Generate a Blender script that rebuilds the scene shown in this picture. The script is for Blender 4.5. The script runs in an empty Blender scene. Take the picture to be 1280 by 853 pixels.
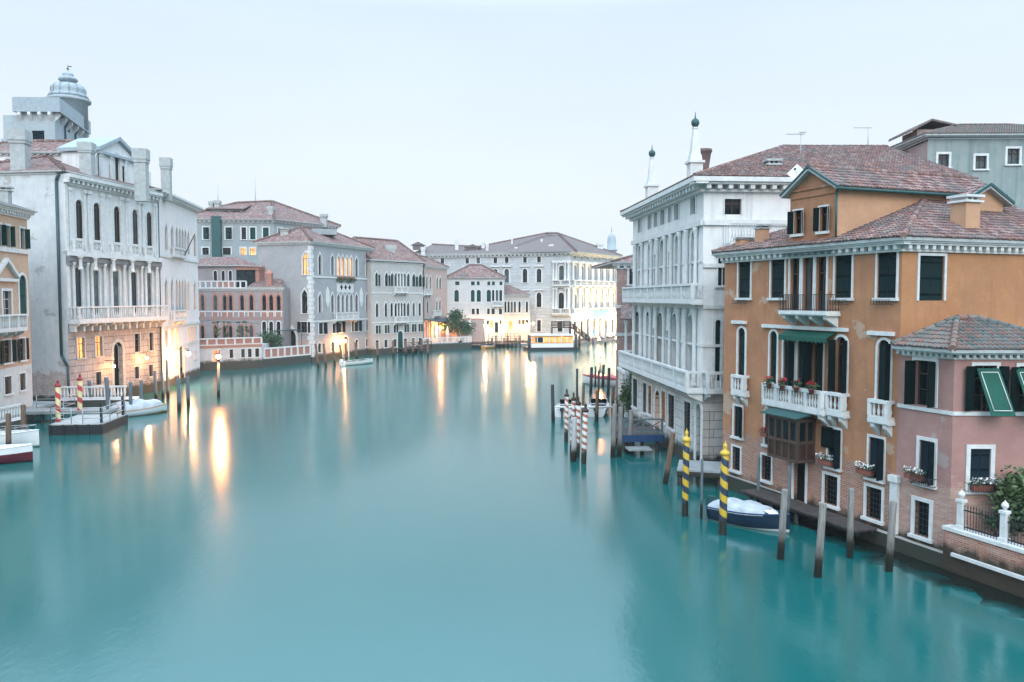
import bpy, math, random
from mathutils import Vector as V
R = math.radians
random.seed(7)
sc = bpy.context.scene
col = sc.collection

# ---------------------------------------------------------------- camera, sky, sun, exposure
F, CX, CY, EYE = 1000.0, 640.0, 426.5, 10.0
PITCH = math.atan(54.5 / F)
cp, sp = math.cos(PITCH), math.sin(PITCH)
cam = bpy.data.cameras.new('camera'); cam.sensor_width = 36; cam.lens = 36 * F / 1280
cam.clip_start = .1; cam.clip_end = 4000
co = bpy.data.objects.new('camera', cam); col.objects.link(co)
co.location = (0, 0, EYE); co.rotation_euler = (math.pi / 2 - PITCH, 0, 0); sc.camera = co

SUN_EL, SUN_AZ = 32.0, 174.0          # the brightest part of the cloud: behind the bridge, almost straight behind the viewer
world = bpy.data.worlds.new('World'); sc.world = world; world.use_nodes = True
wn = world.node_tree; wn.nodes.clear()
wo = wn.nodes.new('ShaderNodeOutputWorld'); bg = wn.nodes.new('ShaderNodeBackground')
sky = wn.nodes.new('ShaderNodeTexSky'); sky.sky_type = 'NISHITA'; sky.sun_disc = False
sky.sun_elevation = R(SUN_EL); sky.sun_rotation = R(SUN_AZ); sky.dust_density = 3; sky.air_density = 1.5
tc = wn.nodes.new('ShaderNodeTexCoord'); sx = wn.nodes.new('ShaderNodeSeparateXYZ')
rp = wn.nodes.new('ShaderNodeValToRGB')   # cloud deck: paler and warmer low down, brighter overhead as every overcast sky is
e = rp.color_ramp.elements
SKYC = [(0.0, (.565, .607, .652)), (.16, (.552, .610, .665)), (.33, (.50, .590, .678)), (.45, (.88, 1.17, 1.46)), (.62, (1.12, 1.48, 1.86)), (.82, (1.5, 1.90, 2.32)), (1.0, (1.6, 2.02, 2.48))]
SKS = 10.0
e[0].position, e[1].position = SKYC[0][0], SKYC[-1][0]
for p_, c_ in SKYC[1:-1]: e.new(p_)
for i_, (p_, c_) in enumerate(SKYC): e[i_].color = tuple(k * SKS for k in c_) + (1,)
mx = wn.nodes.new('ShaderNodeMixRGB'); mx.inputs[0].default_value = .95
L_ = wn.links.new
L_(tc.outputs['Generated'], sx.inputs[0]); L_(sx.outputs['Z'], rp.inputs[0])
L_(sky.outputs[0], mx.inputs[1]); cn_ = wn.nodes.new('ShaderNodeTexNoise'); cm_ = wn.nodes.new('ShaderNodeMapping'); cm_.inputs['Scale'].default_value = (1, 1, 3.5); L_(tc.outputs['Generated'], cm_.inputs[0]); L_(cm_.outputs[0], cn_.inputs['Vector']); cn_.inputs['Scale'].default_value = 1.6; cn_.inputs['Detail'].default_value = 6
cr_ = wn.nodes.new('ShaderNodeMapRange'); L_(cn_.outputs[0], cr_.inputs[0]); cr_.inputs[1].default_value = .3; cr_.inputs[2].default_value = .7; cr_.inputs[3].default_value = .955; cr_.inputs[4].default_value = 1.045
mu_ = wn.nodes.new('ShaderNodeMixRGB'); mu_.blend_type = 'MULTIPLY'; mu_.inputs[0].default_value = 1; L_(rp.outputs[0], mu_.inputs[1]); L_(cr_.outputs[0], mu_.inputs[2])
L_(mu_.outputs[0], mx.inputs[2]); L_(mx.outputs[0], bg.inputs[0]); L_(bg.outputs[0], wo.inputs[0])
bg.inputs[1].default_value = .1
sl = bpy.data.lights.new('sun', 'SUN'); sl.energy = 1.35; sl.angle = R(40); sl.color = (1, .96, .92)
so = bpy.data.objects.new('sun', sl); col.objects.link(so)
so.rotation_euler = V((math.sin(R(SUN_AZ)) * math.cos(R(SUN_EL)), math.cos(R(SUN_AZ)) * math.cos(R(SUN_EL)), math.sin(R(SUN_EL)))).to_track_quat('Z', 'Y').to_euler()
sc.view_settings.view_transform = 'Standard'; sc.view_settings.look = 'None'
sc.view_settings.exposure = 0.6; sc.view_settings.gamma = 1; sc.view_settings.use_curve_mapping = False
sc.cycles.use_denoising = True
sc.cycles.max_bounces = 6; sc.cycles.diffuse_bounces = 3; sc.cycles.glossy_bounces = 3; sc.cycles.volume_bounces = 1
sc.cycles.sample_clamp_indirect = 8; sc.cycles.caustics_reflective = False; sc.cycles.caustics_refractive = False
HAZE = .00026

# ---------------------------------------------------------------- photograph geometry
def ray(px, py):
    x, y = (px - CX) / F, -(py - CY) / F
    return V((x, cp + y * sp, -sp + y * cp))
def gp(px, py, z=0.0):                       # where the pixel's ray meets height z
    r = ray(px, py); t = (z - EYE) / r.z
    return V((r.x * t, r.y * t, z))
def at(px, py, Y):                           # where the pixel's ray meets depth Y
    r = ray(px, py); t = Y / r.y
    return V((r.x * t, Y, EYE + r.z * t))
def proj(p):
    d = p - V((0, 0, EYE)); f = d.y * cp - d.z * sp; u = d.y * sp + d.z * cp
    return CX + F * d.x / f, CY - F * u / f

class Face:                                  # a vertical plane seen from outside, from its left end a to its right end b
    def __init__(s, a, b):
        s.a, s.b = V((a[0], a[1], 0)), V((b[0], b[1], 0))
        s.d = (s.b - s.a); s.L = s.d.length; s.d.normalize()
        s.n = V((s.d.y, -s.d.x, 0)); s.holes = []
    def P(s, u, z, o=0.0): return s.a + s.d * u + s.n * o + V((0, 0, z))
    def uv(s, px, py, o=0.0):
        r = ray(px, py); A = s.a + s.n * o; t = A.dot(s.n) / (r.x * s.n.x + r.y * s.n.y)
        p = V((r.x * t, r.y * t, 0)); return (p - s.a).dot(s.d), EYE + r.z * t
    def u_at(s, px, z):
        u = s.uv(px, 372)[0]
        for _ in range(3): u = s.uv(px, proj(s.P(u, z))[1])[0]
        return u
    def z_at(s, px, py): return s.uv(px, py)[1]
    def off(s, o): return Face(s.P(0, 0, o), s.P(s.L, 0, o))

# ---------------------------------------------------------------- meshes
class MB:
    def __init__(s): s.v, s.f, s.m, s.sm, s.k = [], [], [], [], {}
    def vi(s, p):
        key = (round(p.x * 1000), round(p.y * 1000), round(p.z * 1000))
        i = s.k.get(key)
        if i is None: i = s.k[key] = len(s.v); s.v.append(p.copy())
        return i
    def face(s, pts, m=0, smooth=False):
        ids = []
        for p in pts:
            i = s.vi(p)
            if not ids or ids[-1] != i: ids.append(i)
        if len(ids) > 1 and ids[0] == ids[-1]: ids.pop()
        if len(set(ids)) >= 3 and len(set(ids)) == len(ids): s.f.append(ids); s.m.append(m); s.sm.append(smooth)
    def hexa(s, b, t, m=0):                  # bottom ring, top ring (4 points each)
        n = len(b)
        s.face(b[::-1], m); s.face(t, m)
        for i in range(n): j = (i + 1) % n; s.face([b[i], b[j], t[j], t[i]], m)
    def fbox(s, f, u0, u1, z0, z1, o0, o1, m=0):
        q = lambda z: [f.P(u0, z, o1), f.P(u1, z, o1), f.P(u1, z, o0), f.P(u0, z, o0)]
        s.hexa(q(z0), q(z1), m)
    def box(s, c, sz, rz=0, m=0, taper=1.0):   # c: centre of the base
        ca, sa = math.cos(rz), math.sin(rz)
        def ring(z, k): return [V((c[0] + (x * ca - y * sa) * k, c[1] + (x * sa + y * ca) * k, z)) for x, y in
                                ((-sz[0] / 2, -sz[1] / 2), (sz[0] / 2, -sz[1] / 2), (sz[0] / 2, sz[1] / 2), (-sz[0] / 2, sz[1] / 2))]
        s.hexa(ring(c[2], 1), ring(c[2] + sz[2], taper), m)
    def lathe(s, c, prof, n=12, m=0, axis=None, smooth=True):
        ax = (axis or V((0, 0, 1))).normalized(); t = V((1, 0, 0)) if abs(ax.z) > .8 else V((0, 0, 1))
        a = (t - ax * t.dot(ax)).normalized(); b = ax.cross(a); c = V(c)
        rings = [[c + ax * z + (a * math.cos(2 * math.pi * i / n) + b * math.sin(2 * math.pi * i / n)) * r for i in range(n)] for r, z in prof]
        for A, B in zip(rings, rings[1:]):
            for i in range(n): j = (i + 1) % n; s.face([A[i], A[j], B[j], B[i]], m, smooth)
        s.face(rings[0][::-1], m); s.face(rings[-1], m)
    def tube(s, p, q, r0, r1=None, n=8, m=0):
        p, q = V(p), V(q); s.lathe(p, [(r0, 0), (r0 if r1 is None else r1, (q - p).length)], n, m, q - p)
    def path(s, pts, r, n=6, m=0):
        for a, b in zip(pts, pts[1:]): s.tube(a, b, r, r, n, m)
    def prism(s, pts, vec, m=0):
        s.face(pts[::-1], m); q = [p + vec for p in pts]; s.face(q, m)
        for i in range(len(pts)): j = (i + 1) % len(pts); s.face([pts[i], pts[j], q[j], q[i]], m)
    def build(s, name, mats, parent=None, base=None):
        if not s.f: return None
        if not isinstance(mats, (list, tuple)): mats = [mats]
        org = base if base is not None else root_of(parent)
        me = bpy.data.meshes.new(name)
        me.from_pydata([p - org for p in s.v], [], s.f)
        for m in mats: me.materials.append(m)
        me.polygons.foreach_set('material_index', s.m); me.polygons.foreach_set('use_smooth', s.sm)
        uv = me.uv_layers.new(name='UVMap').data
        for p in me.polygons:
            n = p.normal; t = V((-n.y, n.x, 0))
            if t.length < .05: t, w = V((1, 0, 0)), V((0, 1, 0))
            else: t.normalize(); w = n.cross(t)
            for li in p.loop_indices:
                c = me.vertices[me.loops[li].vertex_index].co; uv[li].uv = (c.dot(t), c.dot(w))
        o = bpy.data.objects.new(name, me); col.objects.link(o)
        if parent is not None: o.parent = parent
        else: o.location = org
        return o
def root_of(p):
    if p is None: return V((0, 0, 0))
    while p.parent is not None: p = p.parent
    return p.location.copy()
def tag(o, label, cat, group=None, kind=None):
    if label: o['label'] = label
    if cat: o['category'] = cat
    if group: o['group'] = group
    if kind: o['kind'] = kind
    return o
def thing(name, label, cat, loc, group=None):
    o = bpy.data.objects.new(name, None); col.objects.link(o); o.location = V((loc[0], loc[1], loc[2] if len(loc) > 2 else 0))
    o.empty_display_size = .3
    return tag(o, label, cat, group)
def struct(name, mb, mats): return tag(mb.build(name, mats), None, None, kind='structure')
def copy_tree(o, parent=None):
    c = o.copy(); col.objects.link(c)
    if parent: c.parent = parent
    for ch in list(o.children): copy_tree(ch, c)
    return c

# ---------------------------------------------------------------- materials
def newmat(name, c=(.5, .5, .5), rough=.7, metal=0, spec=.5):
    m = bpy.data.materials.new(name); m.use_nodes = True
    b = m.node_tree.nodes['Principled BSDF']
    b.inputs['Base Color'].default_value = (*c, 1); b.inputs['Roughness'].default_value = rough; b.inputs['Metallic'].default_value = metal
    b.inputs['Specular IOR Level'].default_value = spec
    return m, m.node_tree, b
class NT:
    def __init__(s, nt): s.nt = nt
    def node(s, t, **kw):
        n = s.nt.nodes.new(t)
        for k, v in kw.items(): setattr(n, k, v)
        return n
    def put(s, sock, v):
        if hasattr(v, 'links') or isinstance(v, bpy.types.NodeSocket): s.nt.links.new(v, sock)
        elif isinstance(v, (tuple, list)) and len(v) == 3 and sock.type == 'RGBA': sock.default_value = (*v, 1)
        else: sock.default_value = v
    def coord(s, what='UV', scale=(1, 1, 1), loc=(0, 0, 0)):
        t = s.node('ShaderNodeTexCoord'); m = s.node('ShaderNodeMapping')
        s.nt.links.new(t.outputs[what], m.inputs[0]); m.inputs['Scale'].default_value = scale; m.inputs['Location'].default_value = loc
        return m.outputs[0]
    def noise(s, vec, scale, detail=4, rough=.55):
        n = s.node('ShaderNodeTexNoise'); s.put(n.inputs['Vector'], vec)
        n.inputs['Scale'].default_value = scale; n.inputs['Detail'].default_value = detail; n.inputs['Roughness'].default_value = rough
        return n.outputs[0]
    def ramp(s, v, lo, hi, a=0.0, b=1.0):
        n = s.node('ShaderNodeMapRange'); s.put(n.inputs[0], v)
        for i, k in enumerate((lo, hi, a, b)): n.inputs[i + 1].default_value = k
        return n.outputs[0]
    def math(s, op, a, b=0.0, c=0.0):
        n = s.node('ShaderNodeMath', operation=op); s.put(n.inputs[0], a); s.put(n.inputs[1], b); s.put(n.inputs[2], c); return n.outputs[0]
    def mix(s, f, a, b, op='MIX'):
        n = s.node('ShaderNodeMixRGB', blend_type=op); s.put(n.inputs[0], f); s.put(n.inputs[1], a); s.put(n.inputs[2], b); return n.outputs[0]
    def sep(s, v):
        n = s.node('ShaderNodeSeparateXYZ'); s.put(n.inputs[0], v); return n.outputs
    def bump(s, h, strength, dist=.02, nrm=None):
        n = s.node('ShaderNodeBump'); s.put(n.inputs['Height'], h); n.inputs['Strength'].default_value = strength; n.inputs['Distance'].default_value = dist
        if nrm is not None: s.put(n.inputs['Normal'], nrm)
        return n.outputs[0]
    def brick(s, vec, w, h, c1, c2, mc, mort=.012):
        n = s.node('ShaderNodeTexBrick'); s.put(n.inputs['Vector'], vec)
        for k, v in (('Color1', c1), ('Color2', c2), ('Mortar', mc)): n.inputs[k].default_value = (*v, 1)
        n.inputs['Scale'].default_value = 1; n.inputs['Brick Width'].default_value = w; n.inputs['Row Height'].default_value = h
        n.inputs['Mortar Size'].default_value = mort; n.inputs['Mortar Smooth'].default_value = .3
        return n.outputs

def wallmat(name, c1, c2, streak=.35, brick=None, brickcol=((.24, .085, .06), (.36, .19, .14)), blocks=None, damp=.7, patch=None, grain=.25, streakcol=(.30, .33, .33), pt=.60):
    m, nt, b = newmat(name, c1, .88, spec=.25); g = NT(nt)
    uv = g.coord(); v = g.sep(uv)[1]
    big = g.noise(uv, .45, 7, .62)
    c = g.mix(g.ramp(big, .34, .66), c1, c2)
    fine = g.noise(uv, 9, 5, .65)
    c = g.mix(g.ramp(fine, .35, .75, 0, .32), c, tuple(k * .66 for k in c1))
    mid = g.noise(g.coord(loc=(7.7, 2.1, 0)), 1.7, 6, .7)
    c = g.mix(g.ramp(mid, .46, .7, 0, .32), c, tuple(min(.8, k * 1.22 + .03) for k in c1))
    st = g.noise(g.coord(scale=(2.6, .16, 1)), 1.0, 6, .6)
    c = g.mix(g.ramp(st, .48, .78, 0, streak), c, streakcol)
    if patch:                                 # plaster fallen off in patches
        pz = g.noise(g.coord(scale=(1, 1, 1), loc=(3.3, 1.7, 0)), .55, 5, .6)
        c = g.mix(g.ramp(pz, pt, pt + .025, 0, .85), c, patch)
    h = fine; bs = grain
    if blocks:
        o = g.brick(uv, blocks[0], blocks[1], (1, 1, 1), (.86, .86, .85), blocks[2] if len(blocks) > 2 else (.45, .46, .46), .022)
        c = g.mix(1, c, o[0], 'MULTIPLY'); nb = g.bump(g.ramp(o[1], 0, 1, 1, 0), .6, .04)
    else: nb = None
    if brick:
        o = g.brick(uv, .27, .078, brickcol[0], brickcol[1], (.42, .36, .31), .012)
        mask = g.math('ADD', g.math('SUBTRACT', brick[0], v), g.math('MULTIPLY', g.math('SUBTRACT', g.noise(uv, .9, 6, .65), .5), brick[1]))
        bc = g.mix(g.ramp(g.noise(uv, 1.4, 5), .42, .72, 0, .6), o[0], tuple(k * .9 for k in c1))
        c = g.mix(g.ramp(mask, -.12, .12), c, bc)
    if damp:
        mask = g.math('ADD', g.math('SUBTRACT', damp, v), g.math('MULTIPLY', g.math('SUBTRACT', g.noise(uv, 1.8, 5, .6), .5), .9))
        c = g.mix(g.ramp(mask, -.25, .12, 0, .93), c, (.018, .022, .014))
    g.put(b.inputs['Base Color'], c)
    g.put(b.inputs['Normal'], g.bump(h, bs, .02, nb))
    return m

def tilemat(name, cols, geo):
    m, nt, b = newmat(name, cols[0], .9, spec=.2); g = NT(nt)
    if geo:
        rnd = g.node('ShaderNodeNewGeometry').outputs['Random Per Island']; nb = None
        wide = g.noise(g.coord('Object'), .7, 5)
    else:
        uv = g.coord(); s_ = g.sep(uv)
        fu = g.math('FLOOR', g.math('MULTIPLY', s_[0], 1 / .24)); fv = g.math('FLOOR', g.math('MULTIPLY', s_[1], 1 / .42))
        cb = g.node('ShaderNodeCombineXYZ'); g.put(cb.inputs[0], fu); g.put(cb.inputs[1], fv)
        wn_ = g.node('ShaderNodeTexWhiteNoise', noise_dimensions='2D'); g.put(wn_.inputs['Vector'], cb.outputs[0]); rnd = wn_.outputs[0]
        wave = g.math('ABSOLUTE', g.math('SINE', g.math('MULTIPLY', s_[0], math.pi / .24)))
        row = g.math('FRACT', g.math('MULTIPLY', s_[1], 1 / .42))
        nb = g.bump(g.math('ADD', wave, g.math('MULTIPLY', row, -.4)), .8, .07)
        wide = g.noise(uv, .5, 5)
    r = g.node('ShaderNodeValToRGB'); g.put(r.inputs[0], rnd); r.color_ramp.interpolation = 'CONSTANT'
    el = r.color_ramp.elements
    for i in range(1, len(cols) - 1): el.new(i / len(cols))
    for i, c in enumerate(cols): el[i].position = i / len(cols); el[i].color = (*c, 1)
    c = g.mix(g.ramp(wide, .45, .7, 0, .55), r.outputs[0], (.15, .17, .165))
    c = g.mix(g.ramp(g.noise(g.coord('Object'), 14, 3), .35, .7, 0, .3), c, (.10, .07, .06))
    g.put(b.inputs['Base Color'], c)
    if nb is not None: g.put(b.inputs['Normal'], nb)
    return m

def simple(name, c, rough=.7, var=.3, scale=4, metal=0, spec=.4, c2=None, bump=0, stretch=(1, 1, 1)):
    m, nt, b = newmat(name, c, rough, metal, spec); g = NT(nt)
    n = g.noise(g.coord('Object', stretch), scale, 5, .6)
    g.put(b.inputs['Base Color'], g.mix(g.ramp(n, .3, .7), c, c2 or tuple(k * (1 - var) for k in c)))
    if bump: g.put(b.inputs['Normal'], g.bump(n, bump, .02))
    return m
def glow(name, c, s):
    m, nt, b = newmat(name, c, .5); b.inputs['Emission Color'].default_value = (*c, 1); b.inputs['Emission Strength'].default_value = s
    return m
def litpane(name, c, s):                     # a lit room behind old glass: uneven lamplight
    m, nt, b = newmat(name, (.05, .04, .03), .15); g = NT(nt)
    n = g.noise(g.coord('Object'), .9, 3)
    g.put(b.inputs['Emission Color'], (*c, 1)); g.put(b.inputs['Emission Strength'], g.ramp(n, .3, .7, s * .45, s * 1.5))
    return m
def shuttermat(name, c):
    m, nt, b = newmat(name, c, .8, spec=.08); g = NT(nt)
    w = g.math('FRACT', g.math('MULTIPLY', g.sep(g.coord())[1], 1 / .09))
    n = g.noise(g.coord('Object', (3, 3, .6)), 3, 5)
    g.put(b.inputs['Base Color'], g.mix(g.ramp(n, .35, .75), c, tuple(k * .55 + .01 for k in c)))
    g.put(b.inputs['Normal'], g.bump(w, 1.0, .05))
    return m
def stripemat(name, c1, c2, pitch, band=.5, algae=.9):
    m, nt, b = newmat(name, c1, .55, spec=.4); g = NT(nt)
    s_ = g.sep(g.coord('Object'))
    a = g.math('DIVIDE', g.math('ARCTAN2', s_[1], s_[0]), 2 * math.pi)
    fr = g.math('FRACT', g.math('ADD', a, g.math('DIVIDE', s_[2], pitch)))
    c = g.mix(g.math('GREATER_THAN', fr, band), c1, c2)
    n = g.noise(g.coord('Object', (1, 1, .4)), 7, 5, .65)
    c = g.mix(g.ramp(n, .5, .8, 0, .45), c, (.16, .15, .13))
    k = g.ramp(g.math('ADD', s_[2], g.math('MULTIPLY', g.math('SUBTRACT', n, .5), .5)), algae * .5, algae * .75, 1, 0)
    g.put(b.inputs['Base Color'], g.mix(k, c, (.012, .014, .010)))
    return m
def polemat(name, c, c2, algae=.8):
    m, nt, b = newmat(name, c, .85, spec=.25); g = NT(nt)
    n = g.noise(g.coord('Object', (9, 9, .8)), 2.0, 6, .65); s_ = g.sep(g.coord('Object'))
    cc = g.mix(g.ramp(n, .35, .65), c, c2)
    n2 = g.noise(g.coord('Object', (2, 2, 1)), 2.5, 4)
    k = g.ramp(g.math('ADD', s_[2], g.math('MULTIPLY', g.math('SUBTRACT', n2, .5), .7)), algae * .6, algae * 1.15, 1, 0)
    cc = g.mix(k, cc, (.02, .02, .012))
    k2 = g.ramp(s_[2], algae * .35, algae * .6, 1, 0)
    g.put(b.inputs['Base Color'], g.mix(k2, cc, (.008, .010, .007))); g.put(b.inputs['Normal'], g.bump(n, .5, .02))
    return m

MT = {}
white = (.66, .68, .68)
MT['stone'] = wallmat('istrian_stone', (.68, .69, .68), (.58, .60, .60), .55, damp=0)
MT['stone_plain'] = simple('carved_stone', (.66, .67, .66), .8, .22, 3, c2=(.50, .52, .52), bump=.15)
MT['stone_grey'] = simple('grey_stone', (.42, .45, .45), .85, .3, 3, bump=.2)
MT['glass'] = simple('old_window_glass', (.006, .014, .017), .1, .5, 1.5, spec=.35)
MT['glass_curtain'] = simple('curtained_glass', (.10, .125, .13), .12, .6, 1.2, spec=.35, c2=(.02, .035, .04))
MT['void'] = simple('dark_opening', (.006, .011, .013), .95, .4, 2, spec=.1)
MT['iron'] = simple('black_iron', (.02, .024, .028), .5, .3, 8)
MT['wood'] = simple('brown_wood', (.050, .020, .012), .55, .5, 5, c2=(.02, .010, .008), stretch=(4, 4, .5))
MT['sash'] = simple('painted_sash', (.07, .045, .035), .6, .3, 5)
MT['sash_white'] = simple('pale_sash', (.5, .52, .52), .6, .2, 5)
MT['sh_green'] = shuttermat('dark_green_shutter', (.003, .017, .018))
MT['sh_teal'] = shuttermat('teal_shutter', (.006, .062, .054))
MT['sh_blue'] = shuttermat('blue_green_shutter', (.004, .016, .026))
MT['lead'] = simple('lead_sheet', (.33, .40, .44), .6, .25, 2.5)
MT['copper'] = simple('green_painted_metal', (.02, .085, .085), .5, .3, 4)
MT['pipe'] = simple('drain_pipe', (.03, .07, .085), .5, .3, 4)
MT['lit'] = litpane('lamp_lit_glass', (1, .40, .12), 1.25)
MT['lit_red'] = litpane('red_lit_glass', (1, .33, .14), 1.0)
MT['lit_dim'] = litpane('dim_lit_glass', (1, .50, .20), .55)
rt = [(.23, .125, .112), (.29, .175, .155), (.16, .085, .078), (.33, .235, .215), (.19, .135, .13), (.125, .10, .10), (.25, .135, .115)]
MT['tile'] = tilemat('terracotta_tiles', rt, True)
rg = [(.14, .155, .145), (.21, .14, .12), (.11, .135, .13), (.20, .19, .175), (.25, .13, .105), (.15, .17, .16), (.22, .165, .145)]
MT['tile_lichen'] = tilemat('lichened_tiles', rg, True)
MT['tile_far'] = tilemat('terracotta_tiles_far', rt, False)
MT['tile_far_grey'] = tilemat('weathered_tiles_far', [(.17, .145, .145), (.21, .165, .16), (.14, .135, .14), (.23, .17, .155), (.18, .155, .155), (.14, .125, .125), (.2, .145, .13)], False)
MT['leaf'] = simple('dark_leaves', (.025, .07, .035), .6, .6, 1.2, c2=(.05, .11, .05))
MT['leaf2'] = simple('olive_leaves', (.045, .085, .03), .6, .6, 1.2, c2=(.09, .13, .05))
MT['bark'] = simple('bark', (.08, .06, .045), .9, .4, 6)
MT['petal_white'] = simple('white_petals', (.75, .75, .74), .6, .1, 9)
MT['petal_red'] = simple('red_petals', (.45, .015, .03), .6, .3, 9)
MT['terracotta_chimney'] = simple('mauve_brick_chimney', (.17, .115, .11), .9, .35, 5)
MT['terracotta'] = simple('terracotta_pot', (.26, .085, .06), .8, .3, 6)
MT['pole'] = polemat('weathered_post', (.26, .25, .235), (.13, .125, .12), 1.0)
MT['pole_dark'] = polemat('dark_post', (.075, .07, .075), (.04, .04, .045), .9)
MT['pole_grey'] = polemat('blue_grey_post', (.13, .17, .19), (.08, .105, .12), .8)
MT['pole_brown'] = polemat('brown_post', (.17, .115, .075), (.09, .065, .05), .8)
MT['plank'] = simple('wet_planks', (.075, .06, .06), .6, .5, 3, c2=(.03, .026, .028), stretch=(1, 1, 1), bump=.3)
MT['deck_white'] = simple('pale_deck', (.30, .325, .335), .8, .35, 2)
MT['black'] = simple('tarred_hull', (.012, .016, .02), .5, .4, 3)
MT['blue'] = simple('blue_paint', (.008, .045, .13), .4, .25, 3)
MT['navy'] = simple('navy_paint', (.007, .022, .055), .35, .3, 3)
MT['hullwhite'] = simple('white_gelcoat', (.72, .74, .75), .25, .06, 2)
MT['tarp'] = simple('white_tarpaulin', (.47, .52, .57), .75, .35, 2.2, bump=1.0)
MT['red'] = simple('red_paint', (.30, .02, .03), .4, .3, 3)
MT['maroon'] = simple('maroon_paint', (.11, .012, .025), .35, .3, 3)
MT['orange'] = simple('amber_stripe', (.55, .25, .04), .5, .1, 3)
MT['rail'] = simple('galvanised_rail', (.42, .45, .46), .45, .2, 6, metal=.4)
MT['awning'] = simple('green_canvas', (.006, .085, .058), .8, .25, 3)
MT['awning_white'] = simple('white_piping', (.7, .72, .7), .8, .1, 3)
MT['umbrella'] = simple('white_canvas', (.7, .68, .66), .8, .12, 3)
MT['lamp'] = glow('warm_lamp_globe', (1, .44, .14), 1300)
MT['lamp_o'] = glow('orange_lamp_globe', (1, .38, .12), 2500)
MT['lamp_w'] = glow('white_lamp_globe', (1, .80, .48), 260)
MT['gold'] = simple('gilded_cap', (.62, .42, .05), .4, .2, 5)
MT['banner'] = simple('sea_green_banner', (.10, .42, .36), .8, .12, 1)
MT['stripe_by'] = stripemat('blue_yellow_spiral', (.52, .35, .03), (.012, .03, .065), .62, .5, 1.1)
MT['stripe_rw'] = stripemat('red_white_spiral', (.66, .64, .62), (.33, .115, .075), .42, .55, 1.4)
MT['stripe_ry'] = stripemat('red_cream_spiral', (.70, .60, .33), (.45, .04, .05), .95, .55, .6)
# ---------------------------------------------------------------- architecture
def arch_pts(u0, u1, z1, kind, n=8):         # from the left spring to the right spring, crown at z1
    w = u1 - u0; um = (u0 + u1) / 2
    if kind == 'r': zs = z1 - w / 2; return zs, [(um - w / 2 * math.cos(math.pi * i / n), zs + w / 2 * math.sin(math.pi * i / n)) for i in range(n + 1)]
    if kind == 's': r = w * .22; return z1 - r, [(u0 + w * i / n, z1 - r + r * math.sin(math.pi * i / n)) for i in range(n + 1)]
    h = w * .95; zs = z1 - h; pts = []       # 'o': ogee head
    for i in range(n + 1):
        t = i / n; k = 1 - abs(2 * t - 1)    # 0 at springs, 1 at crown
        x = (w / 2) * (1 - k) if k > .55 else (w / 2) * math.sqrt(max(0, 1 - (k / .9) ** 2)) * 1.0
        x = (w / 2) * (math.cos(k * math.pi / 2) ** .75)
        z = zs + h * (.62 * math.sin(k * math.pi / 2) + .38 * k ** 5)
        pts.append((um + (x if t > .5 else -x), z))
    pts[0] = (u0, zs); pts[-1] = (u1, zs); pts[n // 2] = (um, z1)
    return zs, pts
def outline(h):
    u0, u1, z0, z1, a = h
    if not a: return [(u0, z0), (u0, z1), (u1, z1), (u1, z0)]
    zs, p = arch_pts(u0, u1, z1, a)
    return [(u0, z0)] + p + [(u1, z0)]

def wall_face(mb, f, u0, u1, z0, z1, depth=.22, m=0):
    hs = [(max(h[0], u0 + .01), min(h[1], u1 - .01), max(h[2], z0), min(h[3], z1 - .01), h[4]) for h in f.holes if h[1] > u0 + .05 and h[0] < u1 - .05 and h[3] > z0 and h[2] < z1]
    us = sorted({round(x, 3) for x in [u0, u1] + [k for h in hs for k in h[:2]]})
    zs = sorted({round(x, 3) for x in [z0, z1] + [k for h in hs for k in h[2:4]]})
    for i in range(len(us) - 1):
        j = 0
        while j < len(zs) - 1:
            uc = (us[i] + us[i + 1]) / 2
            inside = lambda jj: any(h[0] < uc < h[1] and h[2] < (zs[jj] + zs[jj + 1]) / 2 < h[3] for h in hs)
            if not inside(j): mb.face([f.P(us[i], zs[j]), f.P(us[i + 1], zs[j]), f.P(us[i + 1], zs[j + 1]), f.P(us[i], zs[j + 1])], m)
            j += 1
    for h in hs:
        o = outline(h); a = [f.P(u, z) for u, z in o]; b = [f.P(u, z, -depth) for u, z in o]
        for i in range(len(o) - 1): mb.face([a[i], a[i + 1], b[i + 1], b[i]], m)
        mb.face([a[-1], a[0], b[0], b[-1]], m)
        if h[4]:
            um = (h[0] + h[1]) / 2; p = o[1:-1]
            L = [q for q in p if q[0] <= um + 1e-6]; Rr = [q for q in p if q[0] >= um - 1e-6]
            for A, B in zip(L, L[1:]): mb.face([f.P(h[0], h[3]), f.P(*A), f.P(*B)], m)
            for A, B in zip(Rr, Rr[1:]): mb.face([f.P(h[1], h[3]), f.P(*A), f.P(*B)], m)

class House:
    def __init__(s, name, label, cat, base, group=None):
        s.root = thing(name, label, cat, (base[0], base[1], 0), group); s.parts = 0
    def wall(s, mat, *specs, depth=.22, name='wall'):      # (face, z0, z1) or (face, z0, z1, u0, u1)
        mb = MB()
        for q in specs:
            f = q[0]; u0, u1 = (q[3], q[4]) if len(q) > 3 else (0, f.L)
            wall_face(mb, f, u0, u1, q[1], q[2], depth)
        return mb.build(name, MT[mat] if isinstance(mat, str) else mat, s.root)
    def part(s, name, mb, mat): return mb.build(name, MT[mat] if isinstance(mat, str) else [MT[k] if isinstance(k, str) else k for k in mat], s.root)

def boxfaces(f, depth):                       # the other three sides of a block behind face f
    A, B = f.P(0, 0), f.P(f.L, 0); C, D = f.P(f.L, 0, -depth), f.P(0, 0, -depth)
    return Face(B, C), Face(C, D), Face(D, A)  # right, back, left

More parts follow.
